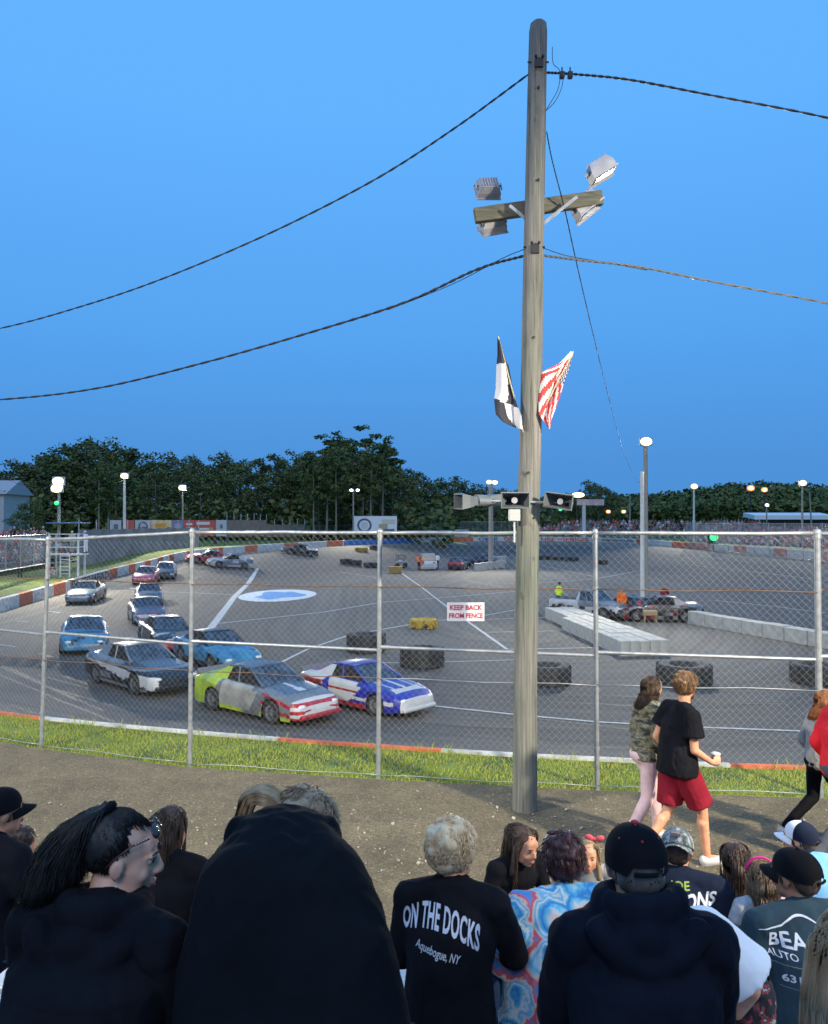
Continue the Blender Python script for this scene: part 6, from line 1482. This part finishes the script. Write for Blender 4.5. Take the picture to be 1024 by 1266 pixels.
# 11 man in camo cap
camo = mat('camo_grey', (.30, .32, .33), .85); nt, b = nodes(camo); tc = nt.nodes.new('ShaderNodeTexCoord'); n1 = N(nt, 'ShaderNodeTexNoise', Scale=26, Detail=4); nt.links.new(tc.outputs['Object'], n1.inputs['Vector'])
rr_ = ramp(nt, n1.outputs['Fac'], [(.36, (.04, .06, .06)), (.43, (.16, .17, .18)), (.50, (.08, .12, .12)), (.56, (.34, .35, .37)), (.64, (.2, .21, .22))]); rr_.color_ramp.interpolation = 'CONSTANT'; nt.links.new(rr_.outputs[0], b.inputs['Base Color'])
s = 1.0; J = seated_J(s, R(10), wide=1.1)
def patch_logo(c, TT, hs): mb = MB(); mb.box(TT((0, .1185, .03)), (.05, .012, .016), rot=yawm(-14)); mb.build('cap_patch', mat('patch_tan', (.3, .2, .19), .8), c)
t, T, tp, Rm = person('man with a backward grey camouflage cap and a navy shirt with white and lime lettering', put(J, 838, 1022, 4.5, s, -14, .12), -14, J, s, yaw=-8, pitch=0, vox=.0095, topm=f_navy, girth=1.15, hair=hair_short(0, 12, 200, .02, back=-.05, capped=True), hairmat=h_brown, cap=ballcap(camo, backward=True, tilt=28, logo=patch_logo, strap=False), top=crew, sleeve=.6, topname='t_shirt', eyes=False)
text_on('lettering', 'BBONS', .085, prn, tp, .045, .485, t, slope=.14, bold=.03, shear=.25, width=.95)
text_on('lettering', 'JOE', .052, mat('print_lime', (.30, .42, .08), .8), tp, .0, .548, t, slope=.05, bold=.02, width=1.2)
text_on('lettering', '/////', .048, mat('print_faded', (.28, .3, .3), .8), tp, .09, .42, t, slope=-.12, bold=.01, shear=.2)
# 13 long haired girl, 14 child, 16 boy
s = .86; J = seated_J(s, R(8)); person('girl with long straight brown hair and a centre parting in a dark brown top', put(J, 909, 1042, 4.7, s, -10, .12), -10, J, s, yaw=-5, vox=.011, topm=f_brown, hair=hair_long(.34, 600, 13, .8), hairmat=h_brown, headsc=1.08, eyes=False, topname='top')
s = .68; J = seated_J(s, R(5)); t, T, tp, Rm = person('small child with brown hair, pink headband and white shirt beside the backward black cap', put(J, 941, 1068, 4.3, s, 0, .12), 0, J, s, yaw=-10, vox=.01, topm=fabric('pale_blue_print', (.3, .38, .45), (.55, .5, .5), scale=30), hair=hair_long(.10, 500, 14, 1.05), hairmat=h_lbrown, headsc=1.22, eyes=False, topname='shirt', sleeve=.5)
mb = MB(); mb.tube([T(.095*math.cos(a), -.0, .035+.105*math.sin(a)) for a in [math.pi*k/10 for k in range(11)]], .006, 6); mb.ell(T(.12, -.01, -.05), (.03, .045, .045), 14); mb.build('pink_headphones', f_pink, t)
s = .78; J = seated_J(s, R(6), arms=dict(eR=(.26, .02, .30), wR=(.34, .2, .34))); person('boy in a navy cap with white front and a light blue shirt at the right', put(J, 988, 1017, 4.75, s, 20, .12), 20, J, s, yaw=30, vox=.01, topm=f_lblue, hair=hair_short(0, 16, 200, .02, capped=True), hairmat=h_brown, cap=ballcap(f_navy, front=f_white, brimm=f_white), headsc=1.12, sleeve=.55, topname='t_shirt')
# 15 man with backward cap
s = 1.04; J = seated_J(s, R(8), wide=1.12)
t, T, tp, Rm = person('man with black cap and tanned neck in a slate shirt showing a car outline', put(J, 981, 1048, 3.75, s, 6, .12), 6, J, s, yaw=30, pitch=0, vox=.009, topm=f_slate, girth=1.2, skin=skinT, hair=hair_short(0, 15, 250, .012, back=-.03, capped=True), hairmat=h_brown, cap=ballcap(f_black2, tilt=-2), top=crew, sleeve=.6, topname='t_shirt', wr=.006)
text_on('lettering', 'BEA', .078, prn, tp, -.14, .515, t, bold=.02, width=1.1); text_on('lettering', 'AUTO', .032, prn, tp, -.17, .465, t, bold=.002, width=1.15)
text_on('lettering', '~~~~~~~~~', .026, mat('print_faded', (.28, .3, .3), .8), tp, -.15, .435, t, bold=0, shear=.4); text_on('lettering', '631', .040, prn, tp, -.15, .385, t, bold=.02, width=1.2); text_on('lettering', '~~~~~~', .024, MATS['print_faded'], tp, -.15, .35, t, bold=0)
# car outline above the lettering: a thin printed curve
bvh = BVHTree.FromPolygons([v.co.copy() for v in tp.data.vertices], [tuple(p.vertices) for p in tp.data.polygons]); mb = MB(); up_ = []; lo_ = []
for k in range(41):
    f_ = k/40; x = -.25+.32*f_; z = .555+.018*math.sin(f_*math.pi)+(.032*math.sin((f_-.32)/.55*math.pi) if .32 < f_ < .87 else 0); wv = .0035*math.sin(math.pi*f_)+.0012
    for q, lst in ((1, up_), (-1, lo_)):
        h = bvh.ray_cast(V3((x, -.8, z+q*wv)), V3((0, 1, 0))); lst.append((h[0] if h[0] else V3((x, .1, z)))-V3((0, .003, 0)))
mb.add(up_+lo_, [(k, k+1, 41+k+1, 41+k) for k in range(40)]); mb.build('car_outline', prn, t)
# 12 white shirt and 12b floral bag
s = 1.0; J = seated_J(s, R(16), R(10), arms=dict(eR=(.37, .10, .36), wR=(.33, .34, .22), sR=(.22, .02, .53), sL=(-.10, .02, .51), eL=(-.10, .18, .32), wL=(-.05, .34, .22)))
for q in ('pel', 'wai', 'che'): J[q].x += .05
person('person in a white t-shirt mostly hidden behind the man in the black cap', put(J, 795, 1038, 3.1, s, -20, .12), -20, J, s, yaw=-10, pitch=20, vox=.009, topm=f_white, girth=1.1, hair=hair_short(0, 17, 250, .02), hairmat=h_brown, sleeve=.8, topname='t_shirt', eyes=False, top=crew, loose=.09, wr=.004)
flo = mat('floral_print', (.02, .02, .025), .85); nt, b = nodes(flo); tc = nt.nodes.new('ShaderNodeTexCoord'); n1 = N(nt, 'ShaderNodeTexNoise', Scale=22, Detail=3); nt.links.new(tc.outputs['Object'], n1.inputs['Vector']); sc_ = nt.nodes.new('ShaderNodeSeparateColor'); nt.links.new(n1.outputs['Color'], sc_.inputs[0])
rr_ = ramp(nt, sc_.outputs[0], [(.3, (.015, .015, .02)), (.52, (.02, .02, .03)), (.56, (.35, .04, .06)), (.60, (.02, .03, .03)), (.64, (.35, .36, .34))]); rr_.color_ramp.interpolation = 'CONSTANT'; nt.links.new(rr_.outputs[0], b.inputs['Base Color'])
t = thing('tote_bag', 'black tote bag with red and white floral print beside the white t-shirt', 'bag', P(930, 1262, 3.1)); mb = MB(); mb.ell((0, 0, .09), (.085, .07, .12), 16); mb.box((0, 0, .02), (.15, .12, .1), bev=.03); link_mesh('bag_body', remesh(mb, 'bag', .008, 4, (.008, 14, 1)), flo, t); mb = MB()
for y in (-.03, .03): mb.tube([V3((-.05, y, .17)), V3((-.03, y, .26)), V3((.03, y, .26)), V3((.05, y, .17))], .006, 6)
mb.build('handle', f_black2, t)
# 10 man in black cap and hoodie
def redlogo(c, TT, hs):
    er = mat('eyelet_red', (.45, .02, .02), .7)
    for k in range(6): a = k*math.pi/3+.5; mb = MB(); mb.ell(TT((.062*math.cos(a), .078*math.sin(a), .052)), (.004, .004, .004), 8); mb.build('eyelet', er, c)
    mb = MB(); mb.ell(TT((0, .0, .088)), (.012, .012, .006), 10); mb.build('top_button', er, c)
s = 1.02; J = seated_J(s, R(8), R(4), arms=dict(eL=(-.215, .14, .29), eR=(.215, .14, .29)), wide=.98)
def cap_text(c, TT, hs):
    redlogo(c, TT, hs)
t, T, tp, Rm = person('large man in a black cap with red eyelets and a dark hoodie', put(J, 784, 1016, 2.34, s, -4, .12), -4, J, s, yaw=4, pitch=4, vox=.0075, topm=fabric('hoodie_navy', (.0045, .006, .012)), girth=1.12, wr=.012, hair=hair_short(0, 18, 500, .016, back=-.07, capped=True), hairmat=hairm('grizzled', (.05, .045, .045), (.13, .12, .11)), cap=ballcap(f_black2, logo=cap_text, tilt=-4), top=hood_down, topname='hoodie', wrf=5.5, headsc=.98, neck_r=.062, eyes=False)
bvh_c = [o for o in t.children if o.name.startswith('cap')][0]; cr = [o for o in bvh_c.children if o.name.startswith('crown')][0]
text_on('lettering', '-/III//', .036, mat('print_grey_cap', (.16, .15, .16), .7), cr, J['hed'].x+.03, J['hed'].z+.022, bvh_c, bold=.02, width=.9, off=.003)
# 5 hunched figure
s = 1.06; J = seated_J(s, R(40), R(30), arms=dict(eL=(-.16, .28, .26), eR=(.18, .28, .26), sL=(-.07, .06, .44), sR=(.09, .06, .44), wL=(-.10, .40, .20), wR=(.10, .40, .20)), wide=.85)
for q, dx in (('pel', .09), ('wai', .07), ('che', .03), ('eL', .06), ('eR', .04), ('wL', .08), ('wR', .08)): J[q].x += dx
c5 = J['che'].lerp(J['nek'], .7); base5 = P(349, 1030, 2.38)-c5-V3((0, 0, .04)); loc = lambda p: p-base5
J['hed'] = loc(P(374, 988, 2.66))-V3((0, 0, .12*s)); J['nek'] = c5.lerp(J['hed'], .42)-V3((0, 0, .10))
for q, sx in (('L', -1), ('R', 1)): J['h'+q] = V3((.09+sx*.1, .02, .05)); J['k'+q] = V3((.09+sx*.13, .28, -.22)); J['a'+q] = V3((.09+sx*.13, .08, 1.30-base5.z))
def highcollar(mb, J, s):
    c = c5; way = [J['pel']-V3((0, .0, .25)), J['pel'], J['wai'], J['che'], c5]
    for k in range(26):
        f_ = k/25; i_ = min(3, int(f_*4)); p = way[i_].lerp(way[i_+1], f_*4-i_)+V3((0, -.02*s*math.sin(math.pi*f_), 0)); rxx = (.285-.03*f_-.115*f_**2.6)*s; mb.ell(p, (rxx, (.215-.065*f_)*s, .10*s), 24)
    for k in range(11):
        f_ = (k-5)/5; mb.ell(c+V3((.120*f_, -.03+.05*f_*f_, .035-.022*f_*f_))*s, (.042*s, .04*s, .06*s), 12)
def bun(t, T, Rm, hs, m, J, s):
    hair_short(.016, 20, 2200, .05, back=-.06)(t, T, Rm, hs, m, J, s)
t, T, tp, Rm = person('blond person hunched far forward in a huge dark jacket, hair just showing above the collar', base5, 0, J, s, yaw=-20, pitch=30, vox=.009, topm=fabric('jacket_navy', (.0035, .004, .0055), (.008, .008, .010), scale=2), girth=1.1, slim=.55, wr=.013, hair=bun, hairmat=hairm('ash', (.30, .19, .11), (.52, .36, .23)), top=highcollar, wrf=5, eyes=False)
hd5 = parent_matrix(t) @ T(0, 0, .13); print('HEAD5', proj(*hd5), 'NEK', proj(*(parent_matrix(t) @ J['nek'])))
mb = MB(); r_ = random.Random(5); c = P(322, 1005, 2.62); c = parent_matrix(t).inverted() @ c
for k in range(420):
    a0 = r_.uniform(-.3, .3); rr2 = r_.uniform(.035, .075); w_ = r_.uniform(-.035, .035)
    mb.tube([c+V3((-rr2*math.cos(q+a0)*1.1, w_*(.5+q/3), rr2*1.1*math.sin(q+a0)-(.06*(1-q) if q < 1 else 0))) for q in [-.6, 0, .5, 1.0, 1.5, 2.0, 2.5, 3.0]], [.001, .002, .003, .0035, .0035, .0035, .003, .001], 4)
mb.build('loose_ponytail', hairm('honey', (.26, .15, .07), (.5, .33, .18)), t)
# 17 out of focus blond head bottom right
s = 1.05; J = seated_J(s, R(4)); person('person with long straight dark blond hair cut off by the bottom right corner', put(J, 1068, 1108, 1.62, s, 0, .13), 0, J, s, yaw=0, vox=.009, topm=f_black2, hair=hair_long(.42, 3200, 21, 1.45, wave=.012), hairmat=h_dkblond, eyes=False)
# ------------------------------------------------------------------ walkers
def walk_J(s=1, stride=.28, front='R', armR=None, armL=None, lean=.04):
    J = dict(pel=V3((0, 0, .95)), wai=V3((0, .01, 1.12)), che=V3((0, .02, 1.28)), nek=V3((0, .03+lean, 1.44)), hed=V3((0, .06+lean, 1.62)), sL=V3((-.18, .03, 1.39)), sR=V3((.18, .03, 1.39)),
             eL=V3((-.23, -.06, 1.12)), eR=V3((.23, .02, 1.12)), wL=V3((-.2, .1, .92)), wR=V3((.19, .22, .98)), hL=V3((-.09, 0, .93)), hR=V3((.09, 0, .93)))
    f, b_ = ('R', 'L') if front == 'R' else ('L', 'R'); sg = {'L': -.09, 'R': .09}
    J['k'+f] = V3((sg[f], stride*.75, .53)); J['a'+f] = V3((sg[f], stride*.95, .10)); J['k'+b_] = V3((sg[b_], -.02, .50)); J['a'+b_] = V3((sg[b_], -stride*1.1, .16)); J['f'+b_] = V3((0, .85, -.45))
    if armR: J['eR'], J['wR'] = map(V3, armR)
    if armL: J['eL'], J['wL'] = map(V3, armL)
    return {k: (v*s if k[0] != 'f' else v) for k, v in J.items()}
gw = 'people walking along the gravel path'
def wput(px, py_foot, Y=None):
    q = G(px, py_foot, .02); return V3((q.x, q.y, .02))
s = 1.03; J = walk_J(s, .26, 'R', armR=((.22, .02, 1.10), (.17, .24, .96)))
def ering(st, n=20):
    vs = []; fs = []
    for c, a, b_ in st: vs += [c+V3((a*math.cos(2*math.pi*k/n), b_*math.sin(2*math.pi*k/n), 0)) for k in range(n)]
    for i in range(len(st)-1): fs += [(i*n+k, i*n+(k+1) % n, (i+1)*n+(k+1) % n, (i+1)*n+k) for k in range(n)]
    return vs, fs+[tuple(reversed(range(n))), tuple(range((len(st)-1)*n, len(st)*n))]
def tshirt_hem(mb, J, s):
    crew(mb, J, s); mb.add(*ering([(J['pel']+V3((0, 0, -.10*s)), .215*s, .17*s), (J['pel']+V3((0, 0, .08*s)), .195*s, .155*s), (J['wai']+V3((0, 0, .1*s)), .18*s, .14*s)]))
def beard(t, T, Rm, hs):
    mb = MB(); r_ = random.Random(2); mb.ell(T(0, .066, -.088), (.034*hs, .030*hs, .042*hs), 12, rot=Rm)
    for q in (-1, 1): mb.ell(T(q*.045, .03, -.06), (.016*hs, .035*hs, .032*hs), 10, rot=Rm)
    link_mesh('beard', remesh(mb, 'beard', .009, 2, (.004, 40, 2)), h_lbrown, t)
x0 = wput(838, 1070); t, T, tp, Rm = person('bearded man walking right in a black t-shirt and dark red shorts holding a plastic cup', x0, -72, J, s, yaw=14, vox=.009, topm=f_black, sleeve=.62, bottom=f_red, bot_len=.4, hair=hair_short(.012, 22, 700, .05, back=-.04), hairmat=hairm('auburn', (.10, .05, .022), (.24, .13, .06)), cap=beard, top=tshirt_hem, topname='t_shirt', shoes=mat('shoe_white', (.5, .5, .5), .7), group=gw, wr=.012, skin=skinL, loose=.04, handdir=dict(R=(-.05, 1, .05)), handup=(1, 0, .01), curl=1.0)
m2 = parent_matrix(t) @ (J['wR']+V3((-.052, .085, .0))*s)
cup = thing('plastic_cup', 'clear plastic cup in the hand of the bearded walking man', 'cup', m2-V3((0, 0, .05))); mb = MB(); mb.lathe([(0, .0), (.032, 0), (.044, .11), (.046, .112), (.041, .108), (.03, .006), (0, .006)], 18); mb.build('cup', mat('cup_clear', (.6, .6, .6), .25), cup); mb = MB(); mb.lathe([(0, .125), (.03, .12), (.046, .11)], 16); mb.build('lid', mat('cup_lid', (.55, .56, .6), .3), cup)
camoh = mat('hoodie_camo', (.2, .18, .12), .9); nt, b = nodes(camoh); tc = nt.nodes.new('ShaderNodeTexCoord'); mp = nt.nodes.new('ShaderNodeMapping'); mp.inputs['Scale'].default_value = (1, 1, 2.6); nt.links.new(tc.outputs['Object'], mp.inputs[0]); n1 = N(nt, 'ShaderNodeTexNoise', Scale=9, Detail=4); nt.links.new(mp.outputs[0], n1.inputs['Vector'])
rr_ = ramp(nt, n1.outputs['Fac'], [(.36, (.02, .022, .022)), (.44, (.10, .10, .08)), (.50, (.22, .19, .09)), (.55, (.03, .03, .03)), (.60, (.28, .28, .26)), (.68, (.12, .11, .08))]); nt.links.new(rr_.outputs[0], b.inputs['Base Color'])
s = .96; J = walk_J(s, .2, 'L', armL=((-.24, .0, 1.13), (-.16, .2, 1.0)))
person('brown haired person in camouflage hoodie and pale leggings walking behind the man in red shorts', wput(812, 1062)+V3((0, .38, 0)), -78, J, s, yaw=20, vox=.010, topm=camoh, bottom=f_ppink, hair=hair_long(.17, 900, 23, 1.0), hairmat=h_brown, top=hood_low, topname='hoodie', group=gw, shoes=mat('shoe_white', (.5, .5, .5), .7), wr=.01)
s = .88; J = walk_J(s, .34, 'R')
person('ginger haired woman in pale grey hoodie and black leggings walking in at the right edge', wput(1020, 1048)+V3((0, .1, 0)), -84, J, s, yaw=6, vox=.010, topm=f_grey, bottom=f_black2, hair=hair_long(.15, 800, 24, .85), hairmat=h_ginger, top=hood_low, topname='hoodie', group=gw, shoes=mat('shoe_white', (.5, .5, .5), .7), wr=.01)
s = 1.0; J = walk_J(s, .3, 'L'); person('person in a bright red jacket and grey jeans walking in at the right edge', wput(1038, 1075), -80, J, s, yaw=0, vox=.011, topm=f_redj, bottom=f_gjean, hair=hair_short(.01, 25, 400), hairmat=h_brown, topname='jacket', group=gw, shoes=mat('shoe_dark', (.03, .03, .035), .7), wr=.01, loose=.03)
# infield crew
gc = 'track crew standing in the infield'
def crew_person(label, px, py, topm, rz, bottom=f_jean, hairmat=h_brown, sitting=False, hat=None):
    s = 1.0; J = walk_J(s, .05, 'R'); b_ = G(px, py); person(label, V3((b_.x, b_.y, FLAT+.01)), rz, J, s, vox=.02, topm=topm, bottom=bottom, hair=hair_short(0, 3, 60, .02, vox=.02), hairmat=hairmat, cap=hat, eyes=False, group=gc, name='person')
crew_person('crew member in a lime yellow vest and jeans standing behind the long block barrier', 691, 755, f_hiv, -60)
crew_person('crew member in an orange shirt standing right of the pickup truck', 769, 766, f_org, 160)
crew_person('person in a dark red shirt standing behind the wrecked black race car', 822, 759, fabric('maroon', (.2, .02, .03)), 180, hairmat=h_dred)
crew_person('crew member in an orange shirt beside the white service truck in the far infield', 518, 705, f_org, 20)
crew_person('crew member in white beside the right door of the far service truck', 541, 703, f_white, 0)
gf = 'officials on the flag stand'
for k, (u, lb, m_) in enumerate(((83, 'official in cream with a white cap standing on the left of the flag stand', fabric('cream', (.45, .4, .33))), (100, 'official in white standing on the right of the flag stand', f_white))):
    s = 1.0; J = walk_J(s, .05, 'R'); p = P(u, 690, 62); person(lb, V3((p.x*.985, 62.0, fb.z+1.72)), 150 if k else 190, J, s, vox=.02, topm=m_, bottom=f_white if k else f_grey, hair=hair_short(0, 3, 60, .02, vox=.02, capped=True), cap=ballcap(f_white), eyes=False, group=gf)
gl = 'spectators standing on the left stand'
for k, (u, v, m_, lb) in enumerate(((12, 638, f_redj, 'spectator in a red shirt high on the left stand at the image edge'), (5, 630, f_grey, 'spectator in grey standing behind the red shirts on the left stand'), (36, 690, fabric('teal', (.08, .3, .32)), 'spectator in a teal shirt behind the left chain link fence'), (18, 694, f_red, 'spectator in a dull red shirt low on the left stand'))):
    s = 1.0; J = walk_J(s, .05, 'R'); p = P(u, v, 60) if v > 650 else V3((-32.45, 66.0-k*1.1, 0)); person(lb, V3((-29.2, p.y, -1.0)) if v > 650 else V3((p.x, p.y, .57)), 200, J, s, vox=.022, topm=m_, bottom=f_gjean, hair=hair_short(0, 3, 60, .02, vox=.02), eyes=False, group=gl)
# ------------------------------------------------------------------ bleachers under the spectators
alu = mat('aluminium_plank', (.55, .57, .62), .4, metal=.3, c2=(.45, .47, .52), scale=3, stretch=(.4, 8, 8), bump=.001)
t = thing('bleachers', 'aluminium bleachers with plank seats beneath the seated spectators', 'bleachers', (0, 2, 0))
rowsB = [(1.62, 1.60), (2.22, 1.40), (3.05, 1.16), (3.72, .84), (4.45, .58), (5.15, .38)]
for i, (y, z) in enumerate(rowsB):
    for x in (-4.2, -1.4, 1.4, 4.2):
        mb = MB(); mb.box((x, y, z-.03), (2.79, .27, .045), bev=.008); mb.build('seat_plank', alu, t, world=True)
        mb = MB(); mb.box((x, y+.38, max(.06, z-.42)), (2.79, .24, .04), bev=.008); mb.build('foot_plank', alu, t, world=True)
for x in (-5.4, -2.8, 0, 2.8, 5.4):
    for i, (y, z) in enumerate(rowsB): mb = MB(); mb.box((x, y, (z-.06)/2), (.06, .06, max(.1, z-.06))); mb.build('support', galv, t, world=True)
bpy.data.materials.remove(MATS['tmp'])
bpy.data.scenes.remove(SIDE)
